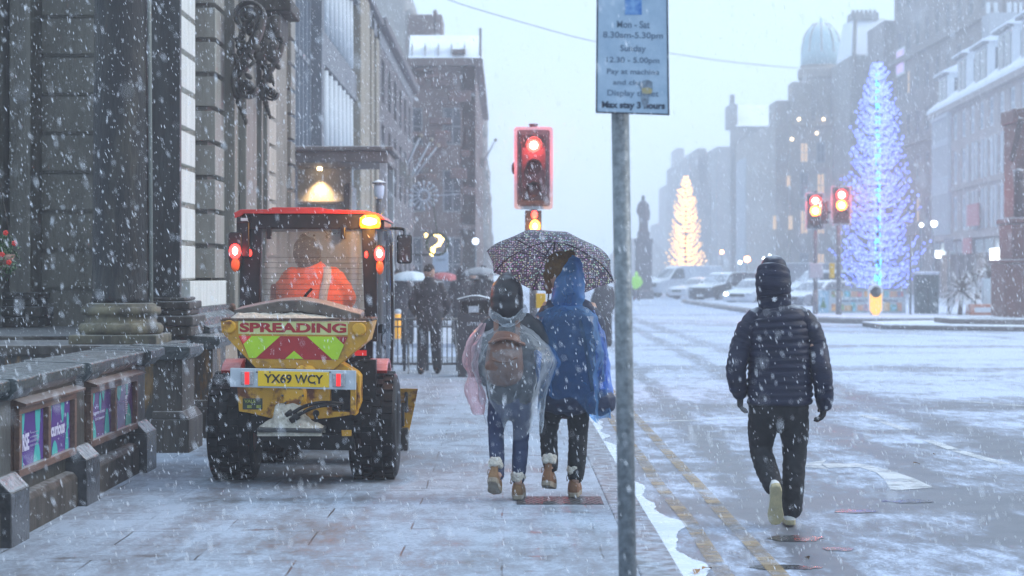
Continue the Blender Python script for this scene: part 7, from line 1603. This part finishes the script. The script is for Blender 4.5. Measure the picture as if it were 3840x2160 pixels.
# ---------------------------------------------------------------- parked cars
def car(name, label, cat, dx, Y, rz, L_, W, H, kind, paint, lights=False, ground=0.0, group='cars parked across the junction'):
    """nose towards local -Y"""
    t = thing(name, label, cat, (mx(dx, Y), Y, ground), group, rz); Mt = worldmat(t)
    def bd(b, nm, m, **k):
        b.xform(Mt); return b.build(nm, m, t, **k)
    if kind == 'van':
        side = [(-.5, .28), (-.5, .46), (-.485, .50), (-.36, .58), (-.22, .92), (-.17, .985), (.0, 1.0), (.49, .99), (.5, .9), (.5, .16), (-.49, .14)]; glass = [(-.345, .585), (-.225, .90), (-.12, .90), (-.11, .60)]; roofc = -.17
    elif kind == 'suv':
        side = [(-.5, .30), (-.5, .50), (-.47, .56), (-.24, .64), (-.12, .93), (-.06, .985), (.2, 1.0), (.40, .97), (.48, .68), (.5, .6), (.5, .2), (-.49, .18)]; glass = [(-.20, .65), (-.10, .90), (.38, .92), (.44, .66)]
    else:
        side = [(-.5, .26), (-.5, .46), (-.46, .54), (-.22, .63), (-.08, .94), (0, .99), (.16, 1.0), (.36, .92), (.48, .62), (.5, .5), (.5, .2), (-.49, .17)]; glass = [(-.17, .65), (-.06, .89), (.32, .89), (.42, .66)]
    hw = W / 2; hip = .60
    rings = []
    for (k, s_) in ((-1, .90), (-.93, 1.0), (-.5, 1.0), (.5, 1.0), (.93, 1.0), (1, .90)):
        rings.append([(hw * k * (1 - .16 * max(0, (z - hip)) / .4 * (abs(k))), y * L_ * (.985 if abs(k) == 1 else 1), z * H * (1 if abs(k) < 1 else (.985 if z > .5 else 1.02))) for y, z in side])
    b = MB(); b.ring_loft(rings); bd(b, 'body', paint, bevel=.05, bseg=3, ang=25)
    wr_ = .165 * (1.0 if kind != 'van' else .85) * (1.6 if H < 2 else 1.9); 
    wr_ = .34 if kind != 'suv' else .38
    gm = M('car_glass', (.035, .04, .05), .1, c2=(.09, .1, .12), scale=2)
    b = MB()
    for sg_ in (-1, 1):
        pts = []
        for y, z in glass: x = hw * (1 - .16 * max(0, z - hip) / .4) * sg_ * 1.006; pts.append((x, y * L_, z * H))
        b.add(pts, [(0, 1, 2, 3)])
    bd(b, 'side_window', gm, fix=False)
    b = MB(); y0, z0, y1, z1 = [(glass[0][0] - .012, glass[0][1] + .0, glass[1][0] - .014, glass[1][1] + .0)][0]
    sl0 = side[3]; sl1 = side[4]
    a0, a1 = .10, .92; p0 = (sl0[0] + (sl1[0] - sl0[0]) * a0, sl0[1] + (sl1[1] - sl0[1]) * a0); p1 = (sl0[0] + (sl1[0] - sl0[0]) * a1, sl0[1] + (sl1[1] - sl0[1]) * a1)
    b.add([(-hw * .86, p0[0] * L_ - .02, p0[1] * H + .015), (hw * .86, p0[0] * L_ - .02, p0[1] * H + .015), (hw * .76, p1[0] * L_ - .02, p1[1] * H + .015), (-hw * .76, p1[0] * L_ - .02, p1[1] * H + .015)], [(0, 1, 2, 3)])
    bd(b, 'windscreen', M('snowy_windscreen', (.09, .10, .12), .2, c2=(.5, .55, .62), scale=1.3), fix=False)
    for sx_ in (-1, 1):
        for sy_ in (-.32, .32):
            b = MB(); x = sx_ * (hw - .10); b.lathe([(wr_ * .6, x - .11), (wr_, x - .10), (wr_, x + .10), (wr_ * .6, x + .11)], (0, sy_ * L_, wr_), axis='x', seg=20); wq = bd(b, 'wheel', m_tyre)
            b = MB(); b.lathe([(.001, x + sx_ * .112), (wr_ * .6, x + sx_ * .115), (wr_ * .62, x + sx_ * .10)], (0, sy_ * L_, wr_), axis='x', seg=14, cap=False); q = bd(b, 'rim', M('car_rim', (.25, .26, .28), .4)); q.parent = wq
        b = MB(); b.ell((sx_ * hw * .76, -L_ * .5 + .03, H * .43), (.17, .06, .07), 12, 8); bd(b, 'headlight', M('lit_headlight', (1, 1, 1), .2, emis=(.9, .97, 1), es=12) if lights and sx_ < 0 else M('headlight_glass', (.4, .44, .5), .1), smooth=True)
        b = MB(); b.ell((sx_ * (hw + .10), -.20 * L_, H * .66), (.12, .07, .085), 10, 7); bd(b, 'door_mirror', paint, smooth=True)
    b = MB(); b.bb(-hw * .5, hw * .5, -L_ * .5 - .012, -L_ * .5 + .02, H * .33, H * .44); bd(b, 'grille', m_blk, bevel=.01)
    b = MB(); b.bb(-.26, .26, -L_ * .5 - .03, -L_ * .5 - .014, H * .22, H * .28); bd(b, 'number_plate', M('white_plate', (.6, .62, .65), .4))
    return t
c_wh = M('white_car_paint', (.56, .60, .66), .3, snow=.95, snowlo=.15, coat=.4); c_bk = M('black_car_paint', (.02, .02, .024), .25, snow=.9, snowlo=.35, coat=.5, c2=(.03, .03, .034), scale=3); c_gr = M('grey_car_paint', (.14, .15, .18), .3, snow=.95, snowlo=.2, coat=.4)
car('parked_van', 'long white van with a snowy roof parked in front of the gold lit tree', 'van', 1722, 148, R(-62), 5.6, 2.0, 2.35, 'van', c_wh, group=None)
car('parked_car', 'snow-covered silver car between the white van and the black car', 'car', 1760, 136, R(-52), 4.3, 1.8, 1.5, 'hatch', c_wh)
car('parked_car', 'big black car with snow on its bonnet, left of the man in the navy jacket', 'car', 1826, 118, R(-48), 4.5, 1.9, 1.85, 'suv', c_bk)
car('parked_car', 'white car with a bright lit headlamp just left of the man in the navy jacket', 'car', 1905, 108, R(-38), 4.2, 1.8, 1.48, 'hatch', c_wh, lights=True)
car('parked_car', 'large snow-covered white estate car right of the man in the navy jacket', 'car', 2065, 112, R(-62), 4.7, 1.9, 1.95, 'suv', c_wh)
car('parked_car', 'dark car with a snowy bonnet behind the left far traffic light', 'car', 2062, 96, R(-50), 4.3, 1.8, 1.42, 'hatch', c_gr)
car('parked_car', 'snowy white car half hidden behind the foreground sign pole', 'car', 1640, 155, R(-40), 4.2, 1.8, 1.5, 'hatch', c_gr)
bs = car('parked_bus', 'long snow-roofed coach behind the parked cars', 'bus', 1985, 172, R(-80), 9.5, 2.4, 2.7, 'van', M('grey_bus_paint', (.16, .17, .21), .4, snow=.95, snowlo=.15), group=None)
# ---------------------------------------------------------------- island furniture
Yi = 75.5
hb = thing('painted_hoarding', 'low hoarding of bright winter pictures and white lettering around the blue lit tree', 'hoarding', (mx(2190, Yi), Yi + 1, .2))
x0, x1 = mx(2096, Yi), mx(2292, Yi); z0, z1 = .21, mz(728, Yi)
b = MB(); b.bb(x0, x1, Yi + 1, Yi + 1.08, z0, z1); b.build('board', M('pale_board', (.42, .52, .55), .6, c2=(.5, .56, .6), scale=1.5), hb)
random.seed(31); cols5 = [(.45, .10, .08), (.50, .30, .10), (.12, .28, .12), (.50, .42, .30), (.16, .38, .50), (.42, .18, .12)]
for i in range(22):
    b = MB(); xx = x0 + .1 + (i % 11) * (x1 - x0 - .2) / 11; top_ = i < 11; ww = random.uniform(.16, .30)
    zz = z0 + (.62 if top_ else .08); b.bb(xx, xx + ww, Yi + .985, Yi + .997, zz, zz + (.22 if top_ else random.uniform(.2, .34))); b.build('picture_panel', M('panel_%d' % (i % 6), cols5[i % 6], .6, c2=tuple(min(1, q * 1.7 + .05) for q in cols5[(i + 2) % 6]), scale=6), hb)
text('Celebrate the Winter Markets', 'lettering', M('hoarding_ink', (.10, .13, .2), .6), hb, ((x0 + x1) / 2, Yi + .99, z0 + .48), .1, width=(x1 - x0) * .8, height=.10, bold=.002)
b = MB(); b.bb(x0 - .42, x0 - .02, Yi + .95, Yi + 1.05, z0, z1 - .06); b.build('end_board', M('sky_blue_board', (.30, .50, .62), .6), hb)
b = MB(); b.lathe([(.12, z0 + .2), (.02, z0 + .5), (.001, z0 + .62)], (x0 - .22, Yi + .94, 0), seg=8); b.v = [V((q.x, (q.y - Yi - .94) * .05 + Yi + .94, q.z)) for q in b.v]; b.build('painted_fir', M('fir_green', (.10, .22, .10), .6), hb)
b = MB(); b.bb(x0 - .42, x1 + .02, Yi + .93, Yi + 1.1, z1 + .002, z1 + .05); b.build('capping', M('capping_snow', (.3, .3, .32), .6, snow=1, snowlo=.1), hb)
Yk = 73.2
bo = thing('illuminated_bollard', 'rounded white traffic bollard with a glowing amber front at the island edge', 'bollard', (mx(2203, Yk), Yk, .2))
xc = mx(2203, Yk); zt, zb = mz(714, Yk), mz(797, Yk)
pl_ = [(xc - .26, zb + .22), (xc - .10, zb), (xc + .10, zb), (xc + .26, zb + .22)] + [(xc + .26 * math.cos(R(a)), zt - .26 + .26 * math.sin(R(a))) for a in range(0, 181, 15)]
b = MB(); b.prism(pl_, 'y', Yk, Yk + .22); b.build('bollard_shell', M('white_bollard', (.66, .69, .73), .45), bo, bevel=.03)
pl2 = [(xc - .22, zb + .25), (xc - .08, zb + .06), (xc + .08, zb + .06), (xc + .22, zb + .25), (xc + .22, zt - .36), (xc - .22, zt - .36)]
b = MB(); b.prism(pl2, 'y', Yk - .012, Yk - .001); b.build('amber_panel', M('amber_panel_glow', (.9, .42, .05), .5, emis=(1, .50, .10), es=.75), bo)
b = MB(); b.lathe([(.2, Yk - .02), (.2, Yk - .0125), (.001, Yk - .0125)], (xc, 0, zt - .30), axis='y', seg=20); b.lathe([(.2, Yk - .02), (.001, Yk - .02)], (xc, 0, zt - .30), axis='y', seg=20); b.build('round_sign', M('snowed_disc', (.55, .60, .68), .5), bo)
b = MB(); b.rod((xc, Yk + .1, .18), (xc, Yk + .1, zb + .02), .05, 10); b.build('foot', m_sig, bo)
cb = thing('control_cabinet', 'dark green street cabinet dusted with snow beside the palm plants', 'cabinet', (mx(2332, 76), 76, .2))
b = MB(); b.bb(mx(2308, 76), mx(2362, 76), 76, 76.7, .2, mz(692, 76)); b.build('body', M('dark_green_paint', (.045, .075, .075), .5, c2=(.10, .14, .15), scale=3), cb, bevel=.04)
b = MB(); b.bb(mx(2306, 76), mx(2364, 76), 75.95, 76.75, mz(691, 76), mz(683, 76)); b.build('top', m_snow, cb, bevel=.05)
b = MB(); b.box((mx(2354, 75.98), 75.98, mz(740, 76)), (.04, .03, .14)); b.bb(mx(2334, 76), mx(2335, 76), 75.985, 75.999, .3, mz(700, 76)); b.build('handle', m_blk, cb)
for (dx, nm, lab) in ((2290, 'street_sign_pole', 'thin grey pole in front of the hoarding near the blue lit tree'), (2386, 'street_sign_pole', 'thin pale pole between the green cabinet and the palm plants')):
    t = thing(nm, lab, 'pole', (mx(dx, 76), 75, .2)); b = MB(); b.rod((mx(dx, 75), 75, .18), (mx(dx, 75), 75, mz(560 if dx < 2300 else 600, 75)), .05, 10); b.build('pole', m_galv, t, smooth=True)
    b = MB(); b.box((mx(dx, 75), 74.95, mz(575 if dx < 2300 else 615, 75)), (.34, .03, .5)); b.build('back_of_plate', M('grey_plate_back', (.25, .27, .3), .5), t)
# spiky palm-like plants in a planter
def spiky(dx, Y, z0, H, spread, seed, label):
    random.seed(seed); X = mx(dx, Y); t = thing('spiky_plant', label, 'plant', (X, Y, z0), 'spiky plants on the island'); b = MB(); b.rod((X, Y, z0), (X + .05, Y, z0 + H * .45), .09, 8, .07); b.build('stem', M('brown_stem', (.08, .06, .05), .8), t, smooth=True)
    b = MB(); c = V((X + .05, Y, z0 + H * .45))
    for i in range(150):
        a = random.uniform(0, 6.28); el = random.uniform(-.5, 1.35); ln = spread * random.uniform(.65, 1.1); d = V((math.cos(a) * math.cos(el), math.sin(a) * math.cos(el), math.sin(el))); dr_ = random.uniform(.15, .55) * ln
        sd_ = d.cross(V((0, 0, 1))).normalized(); w0 = .035; vs = []
        for k in range(6):
            s_ = k / 5; p = c + d * ln * s_ - V((0, 0, dr_ * s_ ** 2.2)); ww = w0 * (1 - s_) ** .5 + .002; vs += [p - sd_ * ww, p + sd_ * ww]
        b.add(vs, [(2 * k, 2 * k + 1, 2 * k + 3, 2 * k + 2) for k in range(5)])
    b.build('frond', M('dry_frond', (.075, .065, .05), .7, c2=(.12, .11, .09), scale=9, snow=.9, snowlo=.35), t, fix=False); return t
spiky(2415, 74, .2, 1.9, 1.15, 3, 'drooping brown spiky plant next to the green cabinet'); spiky(2490, 76, .2, 2.9, 1.35, 6, 'taller spiky plant between the planter and the red stone pedestal'); spiky(2450, 78, .2, 2.2, 1.2, 9, 'brown spiky plant behind the other two on the island')
pb_ = thing('planter', 'square planter with a painted orange edge at the foot of the spiky plants', 'planter', (mx(2475, 73), 73, .2))
b = MB(); b.bb(mx(2442, 73), mx(2508, 73), 73, 73.8, .2, mz(766, 73)); b.build('planter_box', M('orange_edge', (.42, .15, .08), .6), pb_, bevel=.02)
b = MB(); b.bb(mx(2452, 73), mx(2500, 73), 72.98, 72.999, .3, mz(773, 73)); b.build('white_panel', M('planter_white', (.55, .58, .62), .6), pb_)
b = MB(); b.bb(mx(2478, 74), mx(2528, 74), 74.2, 74.6, .2, mz(700, 74)); b.build('info_board', M('pale_board', (.42, .52, .55), .6), pb_)
for i, (dx, z) in enumerate(((2280, 1.0), (2286, .9))): pass
# red stone monument on stepped base
Yq = 61
mo_ = thing('stone_monument', 'red granite pillar on snowy stepped octagonal stone bases at the right edge', 'monument', (mx(2620, Yq), Yq + 2, 0))
m_redst = M('red_granite', (.17, .085, .07), .5, c2=(.11, .065, .06), scale=3, bump=.3, snow=.9, snowlo=.4); m_step = M('step_stone', (.11, .09, .085), .6, c2=(.17, .15, .14), scale=5, bump=.3, snow=1, snowlo=.2)
def octo(cx_, cy_, r, z0_, z1_, mb, sy=.7): mb.prism([(cx_ + r * math.cos(R(22.5 + 45 * k)), cy_ + r * sy * math.sin(R(22.5 + 45 * k))) for k in range(8)], 'z', z0_, z1_)
xc = mx(2780, Yq)
b = MB(); octo(xc, Yq + 2.2, xc - mx(2245, 57), 0, .16, b, .62); octo(xc, Yq + 2.0, xc - mx(2412, 59), .16, .34, b, .62); b.build('lower_step', m_step, mo_, bevel=.03)
b = MB(); octo(xc, Yq + 2.2, xc - mx(2462, 60), .34, mz(802, 60), b, .62); b.build('upper_step', m_step, mo_, bevel=.03)
b = MB(); octo(xc, Yq + 2.2, xc - mx(2536, Yq), mz(803, Yq) + .003, mz(662, Yq), b, .8); b.build('pedestal', m_redst, mo_, bevel=.04)
b = MB(); octo(xc, Yq + 2.2, xc - mx(2530, Yq), mz(661, Yq), mz(652, Yq), b, .8); b.build('pedestal_cap', m_redst, mo_, bevel=.03)
b = MB(); octo(xc, Yq + 2.2, xc - mx(2558, Yq), mz(651, Yq), mz(560, Yq), b, .8); octo(xc, Yq + 2.2, xc - mx(2550, Yq), mz(559, Yq), mz(545, Yq), b, .8); octo(xc, Yq + 2.2, xc - mx(2570, Yq), mz(544, Yq), mz(300, Yq), b, .8); octo(xc, Yq + 2.2, xc - mx(2562, Yq), mz(299, Yq), mz(262, Yq), b, .8); b.build('upper_pillar', m_redst, mo_, bevel=.04)
b = MB(); b.bb(mx(2556, 59.5), mx(2578, 59.5), 59.6, 59.9, mz(545, 59.5), mz(425, 59.5)); b.ell((mx(2566, 59.5), 59.6, mz(440, 59.5)), (.14, .14, .2), 10, 8); b.tube([(mx(2550, 59.5), 59.7, mz(400, 59.5)), (mx(2562, 59.5), 59.7, mz(350, 59.5)), (mx(2572, 59.5), 59.7, mz(300, 59.5))], .09, seg=8, sub=3); b.build('bronze_figure', M('dark_bronze', (.05, .035, .035), .5, snow=.6), mo_, smooth=True)
# statue on a tall pedestal down the street
Yz = 138
st = thing('statue', 'hazy standing statue on a tall pedestal just right of the sign pole', 'statue', (mx(1619, Yz), Yz, 0))
m_st = M('weathered_statue_stone', (.10, .095, .11), .8, c2=(.16, .15, .17), scale=1.5); s_ = Yz / SC; xc = mx(1619, Yz)
b = MB(); b.bb(xc - 24 * s_, xc + 24 * s_, Yz - .65, Yz + .65, 0, mz(730, Yz)); b.bb(xc - 20 * s_, xc + 20 * s_, Yz - .55, Yz + .55, mz(730, Yz), mz(612, Yz)); b.bb(xc - 22 * s_, xc + 22 * s_, Yz - .62, Yz + .62, mz(612, Yz), mz(600, Yz)); b.bb(xc - 15 * s_, xc + 15 * s_, Yz - .4, Yz + .4, mz(600, Yz), mz(583, Yz)); b.build('pedestal', m_st, st, bevel=.05)
b = MB(); b.ell((xc - 1 * s_, Yz, mz(497, Yz)), (4.6 * s_, .15, 6.5 * s_), 12, 9); b.tube([(xc, Yz, mz(586, Yz)), (xc, Yz, mz(560, Yz)), (xc - 1 * s_, Yz, mz(535, Yz)), (xc - 1 * s_, Yz, mz(514, Yz)), (xc - 1 * s_, Yz, mz(504, Yz))], [13 * s_, 11 * s_, 12 * s_, 12.5 * s_, 5 * s_], seg=14, sub=3)
b.tube([(xc - 11 * s_, Yz, mz(515, Yz)), (xc - 15 * s_, Yz - .1, mz(532, Yz)), (xc - 8 * s_, Yz - .3, mz(545, Yz))], 3.6 * s_, seg=8, sub=3); b.tube([(xc + 10 * s_, Yz, mz(515, Yz)), (xc + 13 * s_, Yz, mz(535, Yz)), (xc + 12 * s_, Yz, mz(552, Yz))], 3.6 * s_, seg=8, sub=3)
fuse(b, 'figure', m_st, st, .035, 2)
# overhead cable
b = MB(); pts = [at(1000, -60, 48), at(1130, 0, 60), at(1300, 52, 75), at(1500, 105, 95), at(1680, 133, 120), at(1850, 157, 150), at(2010, 172, 190)]
b.tube(pts, [.010, .013, .016, .02, .024, .03, .036], seg=5, sub=5); tag(b.build('overhead_cable', m_blk), 'thin dark cable sagging across the sky from the left roofs to the domed building', 'cable')
# small street lights and shop lights in the distance
def glow(name, label, dx, dy, Y, r, c, es, cat='lamp', pole=True, group=None, base=.1):
    p = at(dx, dy, Y); t = thing(name, label, cat, (p.x, Y, base), group); b = MB(); b.ell(p, r, 12, 8); b.build('lamp', M('glow_%s_%s' % (name, label[:6].replace(' ', '_')), c, .4, emis=c, es=es), t, smooth=True)
    b = MB(); b.rod((p.x, Y + r, base), (p.x, Y + r, p.z + r), .05, 8, .035); b.bb(p.x - r * .8, p.x + r * .8, Y - r * .3, Y + r * 1.5, p.z + r * .95, p.z + r * 1.25); b.build('post', m_galv, t)
G_ = 'distant lit lamps across the square'
glow('street_lamp', 'distant orange lamp glowing above the black parked car', 1880, 652, 150, .22, (1, .38, .14), 14, group=G_, base=0)
glow('street_lamp', 'tiny white lamp left of the distant orange lamp', 1862, 660, 155, .13, (.9, .97, 1), 9, group=G_, base=0)
glow('street_lamp', 'distant yellow-green light left of the orange lamp', 1816, 634, 160, .15, (.75, 1, .12), 6, group=G_, base=0)
glow('street_lamp', 'tiny white lamp just right of the navy hood', 1937, 644, 150, .10, (.95, .97, 1), 7, group=G_, base=0)
glow('street_lamp', 'tiny white lamp just above the navy hood', 1922, 650, 150, .10, (.95, .97, 1), 7, group=G_, base=0)
glow('street_lamp', 'bright white lamp right of the blue lit tree', 2350, 563, 95, .15, (.95, .98, 1), 9, group=G_, base=.2)
glow('street_lamp', 'small white lamp at the right edge of the blue lit tree', 2318, 566, 95, .09, (.95, .98, 1), 8, group=G_, base=.2)
glow('street_lamp', 'snow-capped white street lamp beyond the litter bin', 1196, 607, 56, .10, (.8, .88, 1), 1.6, base=.1)
# festive lights and shop signs on the left side
t = thing('festive_light_garland', 'bunch of warm yellow festive lights hanging in front of the left shops', 'festive lights', tuple(at(1098, 600, 50)))
b = MB(); random.seed(14)
for i in range(46):
    s_ = i / 45; dy = 590 + 52 * s_; dx = 1098 + 12 * math.sin(s_ * 5.5) + random.uniform(-5, 5); b.ell(at(dx, dy + random.uniform(-3, 3), 50), random.uniform(.022, .035), 8, 6)
for k in range(5): b.ell(at(1072 + random.uniform(-4, 4), 592 + random.uniform(-4, 4), 50), .025, 8, 6)
b.build('festive_bulb', M('warm_yellow_bulb', (1, .7, .2), .4, emis=(1, .70, .22), es=5), t, smooth=True)
b = MB(); b.torus(at(1100, 614, 50), .27, .035, seg=20); b.rod(at(1100, 586, 50), at(1086, 480, 50), .012, 5); b.build('wreath_ring', M('dark_wreath', (.03, .05, .03), .8), t)
t = thing('festive_star', 'grey unlit star-shaped street decoration above the festive lights', 'festive decoration', tuple(at(1066, 492, 56)))
b = MB(); c = at(1066, 492, 56)
for k in range(16): a = R(22.5 * k); b.rod(c + V((.12 * math.cos(a), 0, .12 * math.sin(a))), c + V((.36 * math.cos(a), 0, .36 * math.sin(a))), .022, 6); b.ell(c + V((.38 * math.cos(a), 0, .38 * math.sin(a))), .045, 8, 6)
b.torus(c, .15, .03, seg=20); b.rod(c + V((.3, 0, 0)), c + V((1.0, 0, 0.04)), .015, 6); b.build('star', M('pale_wire', (.35, .38, .44), .5, snow=.7), t)
t = thing('shop_sign', 'pale projecting shop sign below the yellow festive lights', 'shop sign', tuple(at(1107, 658, 54)))
b = MB(); a, c = at(1088, 634, 54), at(1128, 684, 54); b.bb(a.x, c.x, 54, 54.1, c.z, a.z); b.build('sign_board', M('pale_blue_sign', (.36, .44, .55), .5), t, bevel=.01)
b = MB(); b.bb(a.x - .8, a.x, 54.03, 54.07, a.z - .1, a.z - .05); b.build('bracket', m_blk, t); text('Open', 'lettering', m_prt, t, ((a.x + c.x) / 2, 53.995, (a.z + c.z) / 2 + .06), .1, width=.26, bold=.002)
t = thing('bus_shelter', 'snow-topped shelter and kiosk roofs behind the waiting people', 'shelter', tuple(at(1080, 700, 62)))
b = MB(); a, c = at(985, 640, 62), at(1185, 700, 62); b.bb(a.x, c.x, 62, 64, c.z - .9, c.z - .8); b.build('roof', M('shelter_roof', (.2, .2, .22), .6, snow=1, snowlo=.2), t)
for k in range(4):
    b = MB(); xx = a.x + (c.x - a.x) * k / 3; b.rod((xx, 62.3, .1), (xx, 62.3, c.z - .85), .05, 8); b.build('post', m_galv, t)
b = MB(); b.bb(a.x, c.x, 63.9, 63.95, .3, c.z - .92); b.build('back_panel', M('smoky_panel', (.06, .06, .07), .2), t)
random.seed(77)
lo_ = thing('traffic_lantern_post', 'grey lantern post standing at the corner of the entrance porch', 'lamp post', (mx(953, 30.6), 30.6, .1))
b = MB(); xx = mx(953, 30.6); b.rod((xx, 30.6, .1), (xx, 30.6, mz(500, 30.6)), .045, 10); b.build('post', m_rail, lo_, smooth=True)
b = MB(); b.lathe([(.05, mz(500, 30.6)), (.075, mz(490, 30.6)), (.085, mz(470, 30.6)), (.05, mz(462, 30.6))], (xx, 30.6, 0), seg=12); b.build('lantern', M('pale_lantern', (.5, .6, .72), .4), lo_, smooth=True)
b = MB(); b.lathe([(.11, mz(462, 30.6)), (.10, mz(458, 30.6)), (.01, mz(452, 30.6))], (xx, 30.6, 0), seg=12); b.build('lantern_cap', M('snow_cap_dark', (.05, .05, .06), .5, snow=1, snowlo=.2), lo_, smooth=True)
# ---------------------------------------------------------------- falling snow (one object, nobody could count it)
rs = np.random.RandomState(11)
def flakes(n, y0, y1, power=2.0):
    u = rs.rand(n); Y = (y0 ** (power + 1) + u * (y1 ** (power + 1) - y0 ** (power + 1))) ** (1 / (power + 1))
    X = Y * (-.34 + rs.rand(n) * .68) + rs.randn(n) * .3; Z = CAMZ + Y * (-.22 + rs.rand(n) * .42)
    k = (Z > .02) & (Z < 24); return np.stack([X[k], Y[k], Z[k]], 1)
P_ = np.concatenate([flakes(260, 1.6, 4.5, 1.6), flakes(17000, 4.5, 14, 1.3), flakes(85000, 14, 34, .9), flakes(55000, 34, 80, .6)])
n_ = len(P_); sz = (.0007 + .0012 * rs.rand(n_) ** 2.4) * (1 + .016 * P_[:, 1])
axis = np.stack([.26 + .16 * rs.randn(n_), .25 * rs.randn(n_), -np.ones(n_)], 1); axis /= np.linalg.norm(axis, axis=1)[:, None]
u_ = np.cross(axis, np.array([0, 1., 0])); u_ /= np.linalg.norm(u_, axis=1)[:, None]; v_ = np.cross(axis, u_)
el = 4.0 + 6.0 * rs.rand(n_)
vs = []
for (a, b_, c_) in ((0, 0, 1), (1, 0, .15), (0, 1, -.1), (-1, 0, .1), (0, -1, -.15), (0, 0, -1)):
    j = 1 + .35 * rs.randn(n_, 1); vs.append(P_ + (u_ * a * sz[:, None] + v_ * b_ * sz[:, None]) * j + axis * (c_ * sz * el)[:, None])
vv = np.stack(vs, 1).reshape(-1, 3)
ff = np.array([(0, 1, 2), (0, 2, 3), (0, 3, 4), (0, 4, 1), (5, 2, 1), (5, 3, 2), (5, 4, 3), (5, 1, 4)]); F = (ff[None] + (np.arange(n_) * 6)[:, None, None]).reshape(-1, 3)
me = bpy.data.meshes.new('falling_snow'); me.from_pydata(vv.tolist(), [], F.tolist())
mf = bpy.data.materials.new('snowflake'); mf.use_nodes = True; t_ = mf.node_tree; p_ = t_.nodes['Principled BSDF']; p_.inputs['Base Color'].default_value = (.92, .94, .97, 1); p_.inputs['Roughness'].default_value = .9
p_.inputs['Subsurface Weight'].default_value = 0
tl_ = t_.nodes.new('ShaderNodeBsdfTranslucent'); tl_.inputs[0].default_value = (.92, .94, .97, 1); ms_ = t_.nodes.new('ShaderNodeMixShader'); ms_.inputs[0].default_value = .45
t_.links.new(p_.outputs[0], ms_.inputs[1]); t_.links.new(tl_.outputs[0], ms_.inputs[2]); t_.links.new(ms_.outputs[0], t_.nodes['Material Output'].inputs[0])
me.materials.append(mf); o = bpy.data.objects.new('falling_snow', me); col.objects.link(o); tag(o, 'snowflakes falling through the whole street', 'snow', kind='stuff')
# ---------------------------------------------------------------- the snowy air
hz = MB(); hz.bb(-120, 160, -12, 520, -1.0, 42); hb_ = hz.build('haze', bpy.data.materials.new('haze'))
mh = hb_.data.materials[0]; mh.use_nodes = True; t_ = mh.node_tree; t_.nodes.remove(t_.nodes['Principled BSDF'])
pv_ = t_.nodes.new('ShaderNodeVolumePrincipled'); pv_.inputs['Color'].default_value = (.975, .985, 1, 1); pv_.inputs['Density'].default_value = .0032; pv_.inputs['Anisotropy'].default_value = .5
t_.links.new(pv_.outputs[0], t_.nodes['Material Output'].inputs['Volume'])
tag(hb_, kind='stuff')

def split_pieces(names):
    for o in [x for x in bpy.data.objects if x.type == 'MESH' and x.name.split('.')[0] in names]:
        me = o.data; n = len(me.vertices); par = list(range(n))
        def find(i):
            while par[i] != i: par[i] = par[par[i]]; i = par[i]
            return i
        for e in me.edges:
            a, b = find(e.vertices[0]), find(e.vertices[1])
            if a != b: par[a] = b
        groups = {}
        for p in me.polygons: groups.setdefault(find(p.vertices[0]), []).append(tuple(p.vertices))
        if len(groups) < 2: continue
        for gi, fs in enumerate(groups.values()):
            used = sorted({i for f in fs for i in f}); mp = {i: k for k, i in enumerate(used)}
            m2 = bpy.data.meshes.new(me.name); m2.from_pydata([tuple(me.vertices[i].co) for i in used], [], [tuple(mp[i] for i in f) for f in fs])
            for mm in me.materials: m2.materials.append(mm)
            m2.polygons.foreach_set('use_smooth', [me.polygons[0].use_smooth] * len(fs))
            if gi == 0: first = m2
            else:
                c = o.copy(); c.data = m2; col.objects.link(c)
        o.data = first
split_pieces({'carved_stone', 'hopper', 'linkage', 'porch_column', 'window_surround', 'corbel', 'teal_shapes', 'carved_band', 'plough_frame', 'hopper_side', 'window_hinge', 'marker_lamp', 'upper_window', 'middle_window', 'balustrade', 'side_window'})
